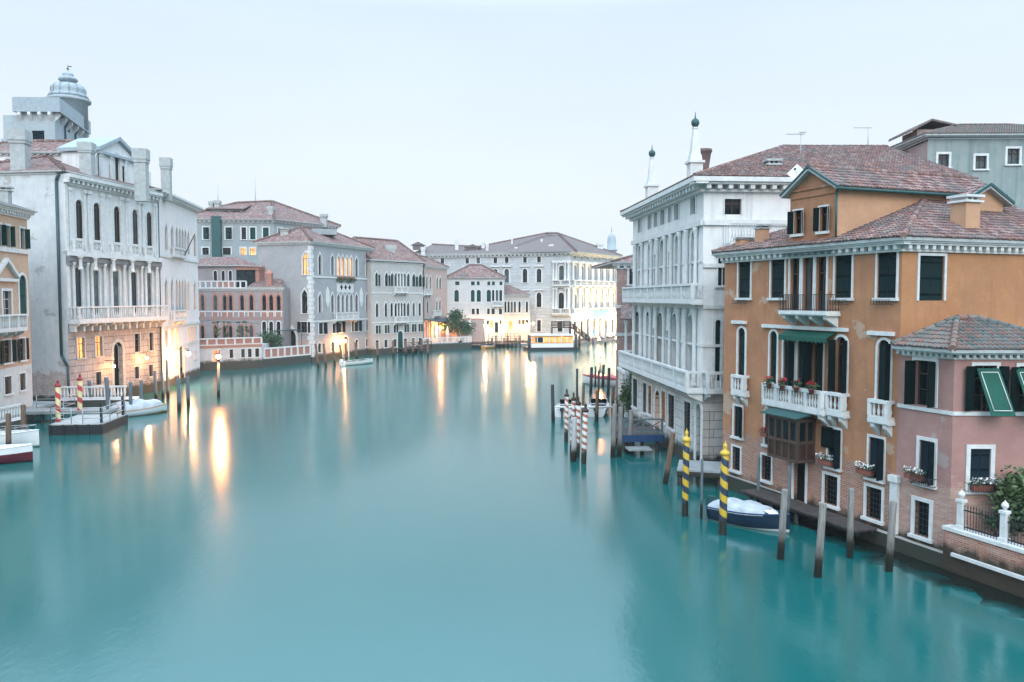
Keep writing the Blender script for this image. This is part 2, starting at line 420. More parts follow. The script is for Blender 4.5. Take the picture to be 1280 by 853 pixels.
def window(f, H, h, kind='glass', fw=.12, proud=.05, frame='stone_plain', sill=True, depth=.22, shut='sh_green', sash='sash', open_a=55, lit='lit', muntin=True):
    u0, u1, z0, z1, a = h; f.holes.append(h)
    o = outline(h); mb = MB(); root = H.root
    w = u1 - u0; um = (u0 + u1) / 2
    half = lambda d: [f.P(u, z, d) for u, z in o]
    if kind in ('shut', 'halfshut'):
        mb.face(half(-depth + .02), 0)
        if kind == 'halfshut': mb.fbox(f, um - .03, um + .03, z0, z1 - (w * .3 if a else 0), -depth + .03, -depth + .07, 1)
    elif kind == 'grille':
        mb.face(half(-depth + .02), 0)
        n = max(2, int(w / .16))
        for i in range(n + 1): x = u0 + w * i / n; mb.fbox(f, x - .012, x + .012, z0, z1, -.06, -.035, 1)
        k = max(2, int((z1 - z0) / .2))
        for i in range(1, k): x = z0 + (z1 - z0) * i / k; mb.fbox(f, u0, u1, x - .012, x + .012, -.03, -.01, 1)
    else:
        mb.face(half(-depth + .02), 0)
        if muntin and kind != 'void':
            top = z1 - (w * .05 if not a else w * .12); q = .035
            mb.fbox(f, um - q, um + q, z0, top, -depth + .025, -depth + .07, 1)
            zr = (arch_pts(u0, u1, z1, a)[0] if a else z0 + (z1 - z0) * .7)
            mb.fbox(f, u0, u1, zr - q, zr + q, -depth + .028, -depth + .075, 1)
            if z1 - z0 > 1.3 and not a: zr = z0 + (z1 - z0) * .35; mb.fbox(f, u0, u1, zr - .02, zr + .02, -depth + .028, -depth + .06, 1)
            for x0, x1 in ((u0, u0 + .05), (u1 - .05, u1)): mb.fbox(f, x0, x1, z0, (arch_pts(u0, u1, z1, a)[0] if a else z1), -depth + .022, -depth + .068, 1)
    pm = {'lit': MT['lit_dim' if lit == 'grille' else lit], 'void': MT['void'], 'grille': MT['lit_dim'] if lit == 'grille' else MT['void']}.get(kind, MT['glass_curtain'] if kind == 'glass' and random.random() < .3 else MT['glass'])
    wo_ = mb.build('window', [pm, MT['iron'] if kind == 'grille' else MT[sash]], root)
    if kind == 'shut':
        for x0, x1 in ((u0 + .01, um - .008), (um + .008, u1 - .01)):
            sb = MB(); pts = clip_half(o, x0, x1); sb.prism([f.P(u, z, -.10) for u, z in pts], f.n * .045); 
            for zz in (z0 + .25, (z0 + z1) / 2, z1 - (w * .55 if a else .25)): sb.fbox(f, x0 + .03, x1 - .03, zz - .035, zz + .035, -.054, -.042)
            sb.build('shutter', MT[shut], wo_)
    if kind in ('open', 'halfshut'):
        zt = z1
        for side, x0 in ((-1, u0), (1, u1)):
            lw = w / 2 - .01; ang = R(open_a)
            if kind == 'halfshut' and side == -1:
                sb = MB(); pts = clip_half(o, u0 + .01, um - .01); sb.prism([f.P(u, z, -.10) for u, z in pts], f.n * .045); sb.build('shutter', MT[shut], wo_); continue
            g = -f.d * math.cos(ang) * (1 if side == -1 else -1) + f.n * math.sin(ang)
            t = V((-g.y, g.x, 0)) * .04
            p = f.P(x0, z0 + .02, .03); q = p + g * lw
            zz = V((0, 0, (arch_pts(u0, u1, z1, a)[0] if a else zt - .02) - z0 - .02 + (w * .28 if a else 0)))
            sb = MB(); sb.hexa([p, q, q + t, p + t], [p + zz, q + zz, q + t + zz, p + t + zz]); sb.build('shutter', MT[shut], wo_)
    if fw:
        fb = MB(); path = o; nrm = []
        if sill: pass
        n = len(path)
        for i in range(n):
            p0 = path[max(i - 1, 0)]; p1 = path[min(i + 1, n - 1)]; c = path[i]
            def en(a_, b_):
                dx, dz = b_[0] - a_[0], b_[1] - a_[1]; l = math.hypot(dx, dz) or 1; return (-dz / l, dx / l)
            if i == 0: e1 = e2 = en(c, p1)
            elif i == n - 1: e1 = e2 = en(p0, c)
            else: e1, e2 = en(p0, c), en(c, p1)
            bx, bz = e1[0] + e2[0], e1[1] + e2[1]; k = max(.5, (bx * e1[0] + bz * e1[1]))
            nrm.append((c[0] + bx / k * fw, c[1] + bz / k * fw))
        for i in range(n - 1):
            A, B, C, D = path[i], path[i + 1], nrm[i + 1], nrm[i]
            fb.face([f.P(*A, proud), f.P(*B, proud), f.P(*C, proud), f.P(*D, proud)])
            fb.face([f.P(*D, proud), f.P(*C, proud), f.P(*C, 0), f.P(*D, 0)])
            fb.face([f.P(*B, proud), f.P(*A, proud), f.P(*A, -.012), f.P(*B, -.012)])
        fb.face([f.P(*path[0], proud), f.P(*nrm[0], proud), f.P(*nrm[0], 0), f.P(*path[0], 0)])
        fb.face([f.P(*nrm[-1], proud), f.P(*path[-1], proud), f.P(*path[-1], 0), f.P(*nrm[-1], 0)])
        fb.build('frame', MT[frame], wo_)
        if sill:
            sb = MB(); sb.fbox(f, u0 - fw - .05, u1 + fw + .05, z0 - .12, z0 - .002, -.05, proud + .09); sb.build('sill', MT[frame], wo_)
    return wo_
def clip_half(o, x0, x1):
    p = []
    def zat(x):
        for A, B in zip(o[1:-1], o[2:-1]):
            if (A[0] - x) * (B[0] - x) <= 0 and A[0] != B[0]: return A[1] + (B[1] - A[1]) * (x - A[0]) / (B[0] - A[0])
        return max(q[1] for q in o)
    zb = o[0][1] + .01
    mids = [q for q in o[1:-1] if x0 < q[0] < x1]
    return [(x0, zb), (x0, zat(x0))] + mids + [(x1, zat(x1)), (x1, zb)]

def row(f, H, xs, y0, y1, xr, kind='glass', arch=None, wmin=0, wid=None, **kw):
    """windows of one storey: photo spans xs, their common top and bottom read at column xr"""
    z1, z0 = f.z_at(xr, y0), f.z_at(xr, y1); out = []
    for q in xs:
        x0, x1 = q[0], q[1]; k = q[2] if len(q) > 2 else kind; kk = dict(kw); kk.update(q[3] if len(q) > 3 else {})
        zm = (z0 + z1) / 2; u0, u1 = f.u_at(x0, zm), f.u_at(x1, zm); c = (u0 + u1) / 2; w = wid or max(u1 - u0, wmin)
        out.append(window(f, H, (c - w / 2, c + w / 2, z0, z1, arch), k, **kk))
    return out
def win1(f, H, x0, y0, x1, y1, kind='glass', arch=None, **kw):
    xm = (x0 + x1) / 2; z1, z0 = f.z_at(xm, y0), f.z_at(xm, y1); zm = (z0 + z1) / 2
    return window(f, H, (f.u_at(x0, zm), f.u_at(x1, zm), z0, z1, arch), kind, **kw)

def cornice(f, H, z, proud, h, pitch=.5, mat='stone_plain', e0=True, e1=True, dz=0, dent=True, dh=None, name='cornice'):
    mb = MB(); u0 = -(proud - .004) if e0 else .0; u1 = f.L + ((proud - .004) if e1 else 0)
    z += dz
    mb.fbox(f, u0, u1, z - h * .34, z, 0.001, proud); mb.fbox(f, u0 + .03, u1 - .03, z - h * .5, z - h * .34, .001, proud * .82)
    mb.fbox(f, u0 + proud * .7, u1 - proud * .7, z - h, z - h * .82, .001, proud * .28)
    if dent:
        n = max(2, int(f.L / pitch)); dh = dh or h * .82
        for i in range(n + 1):
            u = .1 + (f.L - .2) * i / n; mb.fbox(f, u - pitch * .2, u + pitch * .2, z - dh, z - h * .5, .001, proud * .72)
    return H.part(name, mb, mat)
def band(f, H, z, h=.16, proud=.06, mat='stone_plain', u0=0, u1=None, name='string_course'):
    mb = MB(); mb.fbox(f, u0, f.L if u1 is None else u1, z - h, z, .001, proud); return H.part(name, mb, mat)
def column(f, H, u, z0, z1, r=.16, o=.12, mat='stone_plain', n=10, name='column'):
    mb = MB(); c = f.P(u, 0, o); h = z1 - z0
    mb.lathe((c.x, c.y, 0), [(r * 1.45, z0), (r * 1.45, z0 + .14), (r * 1.1, z0 + .22), (r, z0 + .3), (r * .86, z1 - .5 * min(1, h / 3)), (r * 1.05, z1 - .38 * min(1, h / 3)), (r * 1.5, z1 - .12), (r * 1.6, z1)], n)
    return H.part(name, mb, mat)
def pilaster(f, H, u, z0, z1, w=.3, o=.1, mat='stone_plain', name='pilaster'):
    mb = MB(); mb.fbox(f, u - w / 2, u + w / 2, z0 + .25, z1 - .3, .001, o); mb.fbox(f, u - w * .62, u + w * .62, z0, z0 + .25, .001, o * 1.5); mb.fbox(f, u - w * .66, u + w * .66, z1 - .3, z1, .001, o * 1.6)
    return H.part(name, mb, mat)
def balcony(f, H, u0, u1, z, proud=.7, h=1.0, mat='stone_plain', br=2, style='stone', pitch=.22, panels=0, slab=.16):
    mb = MB(); mb.fbox(f, u0, u1, z - slab, z, .001, proud)
    mb.fbox(f, u0 - .03, u1 + .03, z - slab - .05, z - slab * .6, .001, proud - .06)
    for i in range(br):
        u = u0 + .2 + (u1 - u0 - .4) * (i / (br - 1) if br > 1 else .5)
        pts = [f.P(u - .1, z - slab - .04, .001), f.P(u - .1, z - slab - .04, proud * .85), f.P(u - .1, z - slab - .2, proud * .8), f.P(u - .1, z - slab - .55, .001)]
        mb.prism(pts, f.d * .2)
    if style == 'stone':
        mb.fbox(f, u0, u1, z + h - .14, z + h, proud - .2, proud + .02); mb.fbox(f, u0 + .02, u1 - .02, z + .001, z + .12, proud - .18, proud)
        for x0, x1 in ((u0, u0 + .16), (u1 - .16, u1)):
            mb.fbox(f, x0, x1, z + .12, z + h - .14, proud - .19, proud + .008)
            mb.fbox(f, x0 + .01, x1 - .01, z + h - .135, z + h - .005, .001, proud - .2); mb.fbox(f, x0 + .02, x1 - .02, z + .001, z + .1, .001, proud - .18)
        for i in range(1, panels):
            u = u0 + (u1 - u0) * i / panels; mb.fbox(f, u - .1, u + .1, z + .12, z + h - .14, proud - .19, proud + .006)
    o = H.part('balcony', mb, mat)
    bb = MB(); L = u1 - u0 - .32; zz = z + .12; hh = h - .26
    if style == 'stone':
        n = max(2, int(L / pitch))
        for i in range(n):
            c = f.P(u0 + .16 + L * (i + .5) / n, 0, proud - .09)
            bb.lathe((c.x, c.y, 0), [(.06, zz), (.045, zz + hh * .15), (.075, zz + hh * .35), (.035, zz + hh * .7), (.06, zz + hh)], 6)
        k = max(1, int((proud - .3) / pitch))
        for x in (u0 + .08, u1 - .08):
            for i in range(k):
                c = f.P(x, 0, .1 + (proud - .3) * (i + .5) / k); bb.lathe((c.x, c.y, 0), [(.06, z + .1), (.045, zz + hh * .15), (.075, zz + hh * .35), (.035, zz + hh * .7), (.06, z + h - .13)], 6)
        bb.build('balustrade', MT[mat], o)
    else:
        for zr in (z + .08, z + h): bb.fbox(f, u0, u1, zr - .025, zr, proud - .05, proud - .01)
        n = int((u1 - u0) / .11)
        for i in range(n + 1): u = u0 + .01 + (u1 - u0 - .02) * i / n; bb.fbox(f, u - .01, u + .01, z, z + h - .02, proud - .04, proud - .02)
        for x in (u0, u1 - .03):
            for zr in (z + .08, z + h): bb.fbox(f, x, x + .03, zr - .025, zr - .001, .01, proud - .05)
            for i in range(5): oo = .08 + (proud - .2) * i / 4; bb.fbox(f, x + .005, x + .025, z, z + h - .02, oo, oo + .02)
        bb.build('railing', MT['iron'], o)
    return o

def tiles(mb, poly, w=.185, l=.33):
    """half-round cover tiles laid in rows over a planar roof polygon"""
    n = (poly[1] - poly[0]).cross(poly[2] - poly[0]).normalized()
    if n.z < 0: n = -n
    t = V((-n.y, n.x, 0)).normalized(); s = n.cross(t)
    if s.z < 0: s = -s
    o = poly[0]; P2 = [((p - o).dot(t), (p - o).dot(s)) for p in poly]
    def inside(x, y):
        c = False; j = len(P2) - 1
        for i in range(len(P2)):
            (xi, yi), (xj, yj) = P2[i], P2[j]
            if (yi > y) != (yj > y) and x < (xj - xi) * (y - yi) / (yj - yi) + xi: c = not c
            j = i
        return c
    us = [p[0] for p in P2]; vs = [p[1] for p in P2]; v = min(vs) - .03
    while v < max(vs):
        u = min(us)
        while u < max(us):
            if inside(u, v + l * .5):
                r = w * .5 * random.uniform(.94, 1.04); j = random.uniform(-.012, .012); dv = random.uniform(-.02, .02)
                ring = []
                for vv, rr, lift in ((v + dv, r, .045), (v + dv + l * 1.1, r * .84, .015)):
                    ring.append([o + t * (u + j + rr * math.cos(math.pi * k / 4)) + s * vv + n * (lift + rr * .75 * math.sin(math.pi * k / 4)) for k in range(5)])
                for k in range(4): mb.face([ring[0][k], ring[0][k + 1], ring[1][k + 1], ring[1][k]], 0, True)
                mb.face([ring[0][k] for k in range(5)], 0)
            u += w
        v += l
def roof(H, polys, geo=False, mat='tile_far', ridges=(), under='stone_grey', name='roof', rr=.13):
    mb = MB()
    for p in polys:
        for k in range(1, len(p) - 1):
            t3 = [p[0], p[k], p[k + 1]]; mb.face(t3, 0); mb.face([q - V((0, 0, .12)) for q in t3[::-1]], 1)
        for A, B in zip(p, p[1:] + p[:1]): mb.face([A, B, B - V((0, 0, .12)), A - V((0, 0, .12))], 1)
    ro = H.part(name, mb, ('tile_far' if geo else mat, under)) if isinstance(H, House) else None
    if geo:
        for p in polys:
            tb = MB(); tiles(tb, p); tb.build('roof_tiles', MT[mat], ro)
    if ridges:
        rb = MB()
        for a, b in ridges:
            L = (b - a).length; n = max(1, int(L / .38)); ax = (b - a).normalized()
            for i in range(n):
                q = a + (b - a) * (i / n) + V((0, 0, .05)); rb.lathe(q, [(rr, 0), (rr * .82, L / n * 1.08)], 8, 0, ax)
        rb.build('ridge_tiles', MT[mat if geo else 'tile_far'], ro)
    return ro
def hip(f, depth, z, rise, ov=.4, along='u', gable_back=False, inset=None):
    W, D = f.L + 2 * ov, depth + 2 * ov
    P = lambda u, o, zz: f.P(u - ov, zz, ov - o)
    A, B, C, Dd = P(0, 0, z), P(W, 0, z), P(W, D, z), P(0, D, z)
    if along == 'u':
        i = inset or min(D / 2, W / 2 - .01); r0, r1 = P(i, D / 2, z + rise), P(W - i, D / 2, z + rise)
        return [[A, B, r1, r0], [B, C, r1], [C, Dd, r0, r1], [Dd, A, r0]], [(A, r0), (B, r1), (r0, r1), (C, r1), (Dd, r0)]
    i = inset or min(W / 2, D / 2 - .01); r0 = P(W / 2, i, z + rise); r1 = P(W / 2, D if gable_back else D - i, z + rise)
    out = [[A, B, r0], [B, C, r1, r0], [Dd, A, r0, r1]]
    if not gable_back: out.append([C, Dd, r1])
    return out, [(A, r0), (B, r0), (r0, r1)] + ([] if gable_back else [(C, r1), (Dd, r1)])
def chimney(ro, c, w, d, h, rz=0, mat='stone_grey', style='box', capmat=None):
    mb = MB(); x, y, z = c
    if style == 'box':
        mb.box((x, y, z), (w, d, h * .82), rz); mb.box((x, y, z + h * .82), (w * 1.25, d * 1.25, h * .05), rz, 1); 
        for i in (-1, 0, 1): mb.box((x + i * w * .38 * math.cos(rz), y + i * w * .38 * math.sin(rz), z + h * .87), (w * .14, d * .9, h * .07), rz, 1)
        mb.box((x, y, z + h * .94), (w * 1.3, d * 1.3, h * .06), rz, 1)
    elif style == 'block':                    # shaft with a wider square head
        mb.box((x, y, z), (w * .8, d * .8, h * .76), rz); mb.box((x, y, z + h * .74), (w * .92, d * .92, h * .06), rz); mb.box((x, y, z + h * .80), (w, d, h * .2), rz)
    elif style == 'gable':
        mb.box((x, y, z), (w * .85, d * .85, h * .7), rz); mb.box((x, y, z + h * .7), (w, d, h * .08), rz)
        mb.box((x, y, z + h * .78), (w * 1.05, d * 1.05, h * .22), rz, 1, .05)
    else:                                     # inverted bell
        mb.lathe((x, y, z), [(w * .34, 0), (w * .34, h * .38), (w * .40, h * .42), (w * .36, h * .46), (w * .5, h * .9), (w * .56, h * .92), (w * .56, h), (w * .44, h)], 16)
    return mb.build('chimney', [MT[mat], MT[capmat or mat]], ro)
def gable(mb, f, u0, u1, z0, za, thick=.25, um=None):
    um = (u0 + u1) / 2 if um is None else um
    mb.prism([f.P(u0, z0, 0), f.P(u1, z0, 0), f.P(um, za, 0)], f.n * -thick)

# ---------------------------------------------------------------- plants
def foliage(mb, c, rad, n, size, rnd, m=0, clumps=None):
    k = clumps or max(4, n // 60)
    cs = []
    for _ in range(k):
        v = V((rnd.gauss(0, 1), rnd.gauss(0, 1), rnd.gauss(0, 1))).normalized() * rnd.random() ** .4
        cs.append(V((c[0] + v.x * rad[0] * .8, c[1] + v.y * rad[1] * .8, c[2] + v.z * rad[2] * .8)))
    for i in range(n):
        q = cs[i % k]; rs = min(rad) * .38
        p = q + V((rnd.gauss(0, rs), rnd.gauss(0, rs), rnd.gauss(0, rs * .8)))
        a = V((rnd.gauss(0, 1), rnd.gauss(0, 1), rnd.gauss(0, .7))).normalized(); b = a.cross(V((rnd.gauss(0, 1), rnd.gauss(0, 1), rnd.gauss(0, 1)))).normalized()
        s = size * rnd.uniform(.6, 1.3)
        mb.face([p - a * s, p + b * s * .45, p + a * s, p - b * s * .45], m)
def tree(name, label, cat, base, crowns, trunk_h, r, leaf='leaf', size=.3, n=900, group=None, seed=1):
    rnd = random.Random(seed); t = thing(name, label, cat, base, group); b = V(base)
    tb = MB(); top = b + V((.1, .1, trunk_h)); tb.tube(b, top, r, r * .6, 8)
    for c, rad in crowns: tb.tube(top - V((0, 0, trunk_h * .25)), b + V(c), r * .5, r * .15, 6)
    tb.build('trunk', MT['bark'], t)
    mb = MB()
    for c, rad in crowns: foliage(mb, b + V(c), rad, n, size, rnd)
    mb.build('crown', MT[leaf], t); return t
def flower_box(name, label, p, f, w=.9, petal='petal_white', group=None, seed=3, box='terracotta', hang=.0):
    rnd = random.Random(seed); t = thing(name, label, 'flower box', p, group)
    mb = MB(); g = Face(p - f.d * w / 2, p + f.d * w / 2)
    mb.fbox(g, 0, w, 0 + p.z, p.z + .2, -.11, .11); mb.build('box', MT[box], t)
    lb = MB(); fb = MB()
    for _ in range(int(120 * w)):
        q = p + f.d * rnd.uniform(-w * .55, w * .55) + f.n * rnd.gauss(0, .1) + V((0, 0, .2 + rnd.random() * .2)); a = V((rnd.gauss(0, 1), rnd.gauss(0, 1), rnd.gauss(0, 1))).normalized(); c = a.cross(V((rnd.gauss(0, 1), 0, 1))).normalized()
        lb.face([q - a * .06, q + c * .03, q + a * .06, q - c * .03])
    for _ in range(int(110 * w)):
        q = p + f.d * rnd.uniform(-w * .55, w * .55) + f.n * rnd.gauss(.04, .1) + V((0, 0, .27 + rnd.random() * .2)); a = V((rnd.gauss(0, 1), rnd.gauss(0, 1), rnd.gauss(0, 1))).normalized(); c = a.cross(V((rnd.gauss(0, 1), .2, 1))).normalized()
        fb.face([q - a * .045, q + c * .045, q + a * .045, q - c * .045])
    lb.build('leaves', MT['leaf'], t); fb.build('blossom', MT[petal], t); return t
# ---------------------------------------------------------------- water and ground
def water():
    m, nt, b = newmat('canal_water', (.004, .09, .092), .2, spec=.5); g = NT(nt)
    b.inputs['IOR'].default_value = 1.85
    uv = g.coord('Object')
    n1 = g.noise(g.coord('Object', (.05, .035, 1)), 1.0, 4); n2 = g.noise(g.coord('Object', (.9, .5, 1)), 1.0, 3); n3 = g.noise(g.coord('Object', (4.5, 2.2, 1)), 1.0, 4, .6)
    n4 = g.noise(g.coord('Object', (.16, .03, 1)), 1.0, 5, .6)
    g.put(b.inputs['Base Color'], g.mix(g.ramp(n1, .3, .7), (.002, .104, .098), (.002, .086, .088)))
    g.put(b.inputs['Roughness'], g.ramp(n4, .3, .7, .12, .19))
    g.put(b.inputs['Normal'], g.bump(n3, .22, .02, g.bump(n2, .06, .06, g.bump(n4, .05, .25))))
    mb = MB(); mb.face([V((-1500, -60, 0)), V((1500, -60, 0)), V((1500, 2500, 0)), V((-1500, 2500, 0))]); struct('water', mb, m)
water()
def land(pts, z=.62):
    mb = MB(); mb.prism([V((x, y, -.6)) for x, y in pts], V((0, 0, z + .6))); return mb
MT['paving'] = wallmat('trachyte_paving', (.26, .26, .255), (.20, .205, .21), .2, blocks=(.9, .5), damp=0)

# ---------------------------------------------------------------- the ochre house
MT['ochre_front'] = wallmat('ochre_plaster_front', (.43, .205, .108), (.33, .152, .082), .45, brick=(3.1, 2.2), damp=.75, patch=(.43, .31, .23), streakcol=(.21, .105, .07), pt=.595)
MT['ochre_side'] = wallmat('ochre_plaster_side', (.43, .212, .100), (.36, .172, .082), .4, damp=0, streakcol=(.22, .12, .09))
MT['ochre_dormer'] = wallmat('peach_plaster', (.50, .295, .18), (.43, .25, .155), .3, damp=0, streakcol=(.4, .24, .16))
OL, OR = (11.2, 42.2), (15.3, 31.5)
fF = Face(OL, OR); inn = -fF.n
fR = Face(OR, V((OR[0], OR[1], 0)) + inn * 10.2)
oc = House('ochre_house', 'ochre house with dark green shutters, gabled dormer and wooden bow window over the water', 'house', OR)
H = oc
row(fF, H, [(926, 935.7), (966.8, 978.4), (1047.5, 1061.5), (1101.5, 1116.5)], 319, 372.5, 1054, 'shut', wid=.98, fw=.085)
z3 = fF.z_at(1010, 390)
for x0, x1 in ((988, 1000), (1003.7, 1017), (1020.4, 1033.5)):
    window(fF, H, (fF.u_at(x0, 11), fF.u_at(x1, 11), z3 + .05, fF.z_at(1010, 322), None), 'glass', fw=.09, sill=False)
for x0, x1, k, oa in ((922.8, 931.6, 'shut', 0), (962.7, 971.5, 'shut', 0), (1044.4, 1058.5, 'open', 75), (1097.5, 1112.7, 'halfshut', 82)):
    win1(fF, H, x0, {922.8: 410, 962.7: 414, 1044.4: 421, 1097.5: 425}[x0], x1, {922.8: 475, 962.7: 483, 1044.4: 494, 1097.5: 506}[x0], k, 'r', fw=.11, sill=False, open_a=oa)
for x0, x1 in ((979.6, 993), (997.4, 1010.6), (1015, 1028.6)):
    win1(fF, H, x0, 421, x1, 491, 'halfshut' if x0 < 1000 else 'open', 'r', fw=.10, sill=False, open_a=84)
row(fF, H, [(918, 927.5), (957, 964.5)], 508, 546, 922, 'halfshut', fw=.12)
row(fF, H, [(1035.6, 1050.6), (1086.5, 1104.5)], 540, 589, 1060, 'halfshut', fw=.10, shut='sh_blue', open_a=86)
row(fF, H, [(915.8, 925.8), (952.6, 964.6)], 563, 593, 935, 'grille', fw=.10)
win1(fF, H, 992.5, 575, 1007, 628, 'void', fw=.12, sill=False)
row(fF, H, [(1030.5, 1047.5), (1083, 1102.5)], 601, 639, 1062, 'grille', fw=.12)
win1(fR, H, 1148.5, 320, 1179.5, 376, 'shut', fw=.11, sill=False)
bkR, bkB, bkL = boxfaces(fF, 10.2)
H.wall('ochre_front', (fF, -.6, 12.05), (Face(fF.P(0, 0, -10.2), fF.P(0, 0)), -.6, 12.05))
H.wall('ochre_side', (fR, -.6, 12.05)); H.wall('ochre_side', (bkB, -.6, 12.05))
cornice(fF, H, 12.32, .42, .52, .42, dz=0); cornice(fR, H, 12.32, .42, .52, .42, dz=.003)
pl, rg_ = hip(fF, 10.2, 12.33, 3.05, .5, 'd', True, inset=8.4)
ro = roof(H, pl, True, 'tile', rg_[:3])
# dormer, its gable over the canal front
fD = fF.off(-.05); du0, du1 = fD.u_at(987.5, 13.5), fD.u_at(1045, 13.5)
fDs = Face(fD.P(du0, 0), fD.P(du1, 0)); zE = fD.z_at(1045, 231); zA = fD.z_at(1014, 214)
row(fDs, H, [(992.5, 1003, 'open'), (1024.5, 1035, 'open')], 261, 291, 1014, fw=.07, sash='wood', open_a=40)
dm = MB(); wall_face(dm, fDs, 0, fDs.L, 12.2, zE); gable(dm, fDs, 0, fDs.L, zE, zA)
dw = H.part('dormer_wall', dm, 'ochre_front')
fDr = Face(fDs.P(fDs.L, 0), fDs.P(fDs.L, 0, -9.6)); fDl = Face(fDs.P(0, 0, -9.6), fDs.P(0, 0))
H.wall('ochre_dormer', (fDr, 12.2, zE), (fDl, 12.2, zE), name='dormer_side')
mb = MB(); mb.fbox(fDs, .05, fDs.L - .05, zE - .02, zE + .07, .001, .06); mb.fbox(fDs, .05, fDs.L - .05, zE - .35, zE - .28, .001, .05); H.part('string_course', mb, 'ochre_front')
P_ = lambda u, o, z: fDs.P(u, z, o)
m_ = fDs.L / 2
droof = [[P_(m_, .3, zA + .12), P_(-.3, .3, zE - .12), P_(-.3, -10, zE - .12), P_(m_, -10, zA + .12)], [P_(fDs.L + .3, .3, zE - .12), P_(m_, .3, zA + .12), P_(m_, -10, zA + .12), P_(fDs.L + .3, -10, zE - .12)]]
dr = roof(H, droof, True, 'tile', [(droof[0][0], droof[0][3])], name='dormer_roof')
mb = MB()
for A, B in ((P_(-.36, .34, zE - .16), P_(m_, .34, zA + .12)), (P_(m_, .34, zA + .12), P_(fDs.L + .36, .34, zE - .16))):
    mb.hexa([A, B, B - fDs.n * .1, A - fDs.n * .1], [p + V((0, 0, .09)) for p in (A, B, B - fDs.n * .1, A - fDs.n * .1)])
A, B = P_(fDs.L + .34, .3, zE - .2), P_(fDs.L + .34, -9.6, zE - .2); mb.tube(A, B, .07)
mb.tube(P_(fDs.L + .08, .06, 12.3), P_(fDs.L + .08, .06, zE - .1), .05)
mb.build('gutter', MT['copper'], dr)
def on_roof(px, py, Y): return at(px, py, Y)
chimney(ro, fR.P(4.2, 12.5, -.75), .8, .75, 1.75, math.atan2(fR.d.y, fR.d.x), 'ochre_dormer', 'box', 'stone_plain')
chimney(ro, fF.P(2.0, 12.5, -.75), .5, .5, 1.15, .4, 'ochre_dormer', 'box', 'stone_grey')
chimney(ro, fF.P(.75, 12.5, -.6), .75, .45, .6, .4, 'ochre_dormer', 'box', 'stone_grey')
# second, lower dormer over the side front
d0 = fR.P(6.3, 0, -2.6); fE = Face(d0, d0 + fR.d * 2.6)
mb = MB(); mb.fbox(fE, .1, 2.5, 12.9, 14.35, -1.5, 0); gable(mb, fE, .1, 2.5, 14.35, 14.95); H.part('dormer_wall', mb, 'ochre_dormer')
q = lambda u, o, z: fE.P(u, z, o)
er = roof(H, [[q(1.3, .3, 15.05), q(-.15, .3, 14.3), q(-.15, -2.6, 14.3), q(1.3, -2.6, 15.05)], [q(2.75, .3, 14.3), q(1.3, .3, 15.05), q(1.3, -2.6, 15.05), q(2.75, -2.6, 14.3)]], True, 'tile', name='dormer_roof')
mb = MB()
for A, B in ((q(-.2, .34, 14.24), q(1.3, .34, 15.02)), (q(1.3, .34, 15.02), q(2.8, .34, 14.24))): mb.hexa([A, B, B - fE.n * .1, A - fE.n * .1], [p + V((0, 0, .14)) for p in (A, B, B - fE.n * .1, A - fE.n * .1)])
mb.build('fascia', MT['copper'], er)
# stone lintels over the piano nobile
for x0, x1, y in ((917, 934, 403), (955, 1061, 410), (1087, 1119, 417)):
    z = fF.z_at((x0 + x1) / 2, y); band(fF, H, z + .08, .16, .16, u0=fF.u_at(x0, z), u1=fF.u_at(x1, z), name='hood_mould')
# balconies
def balc(f, H, x0, x1, ytop, ybot, proud, **kw):
    g = f.off(proud); xm = (x0 + x1) / 2; zt, zb = g.z_at(xm, ytop), g.z_at(xm, ybot); zm = (zt + zb) / 2
    return balcony(f, H, g.u_at(x0, zm), g.u_at(x1, zm), zb + .22, proud, zt - zb - .22, **kw)
balc(fF, H, 913.5, 929, 469, 496, .38, br=2, pitch=.18)
balc(fF, H, 952, 1026, 484, 514, .62, br=4, panels=4, pitch=.17)
balc(fF, H, 1031, 1053, 491, 522, .4, br=2, pitch=.18)
balc(fF, H, 1084, 1109, 500, 531, .4, br=2, pitch=.18)
balc(fF, H, 973, 1032, 368, 395, .8, style='iron', br=4)
# little iron planters below the upper windows
for xc in (926.5, 1051, 1104):
    u = fF.u_at(xc, 9.2); z = fF.z_at(xc, 377); mb = MB()
    for zz in (z - .12, z + .06): mb.path([fF.P(u - .45, zz, .01), fF.P(u - .45, zz, .22), fF.P(u + .45, zz, .22), fF.P(u + .45, zz, .01)], .012, 5)
    for i in range(7): mb.tube(fF.P(u - .45 + .15 * i, z - .12, .22), fF.P(u - .45 + .15 * i, z + .06, .22), .01, n=5)
    H.part('planter_rack', mb, 'iron')
# canvas awning over the triple window and the copper hood above the iron balcony
def hood(f, H, x0, x1, y, proud, drop, mat, name, scallop=True):
    g = f.off(proud); z = f.z_at((x0 + x1) / 2, y); u0, u1 = g.u_at(x0, z), g.u_at(x1, z); mb = MB()
    mb.hexa([f.P(u0, z - drop, proud), f.P(u1, z - drop, proud), f.P(u1, z, .01), f.P(u0, z, .01)], [f.P(u0, z - drop + .04, proud), f.P(u1, z - drop + .04, proud), f.P(u1, z + .04, .01), f.P(u0, z + .04, .01)])
    if scallop:
        n = int((u1 - u0) / .25)
        for i in range(n): a, b_ = u0 + (u1 - u0) * i / n, u0 + (u1 - u0) * (i + 1) / n; mb.prism([f.P(a, z - drop, proud), f.P(a, z - drop - .14, proud), f.P((a + b_) / 2, z - drop - .22, proud), f.P(b_, z - drop - .14, proud), f.P(b_, z - drop, proud)], f.n * -.02)
    return H.part(name, mb, mat)
hood(fF, H, 973, 1033, 414, .55, .25, 'awning', 'awning')
hood(fF, H, 976, 1037, 315, .5, .1, 'copper', 'canopy', False)
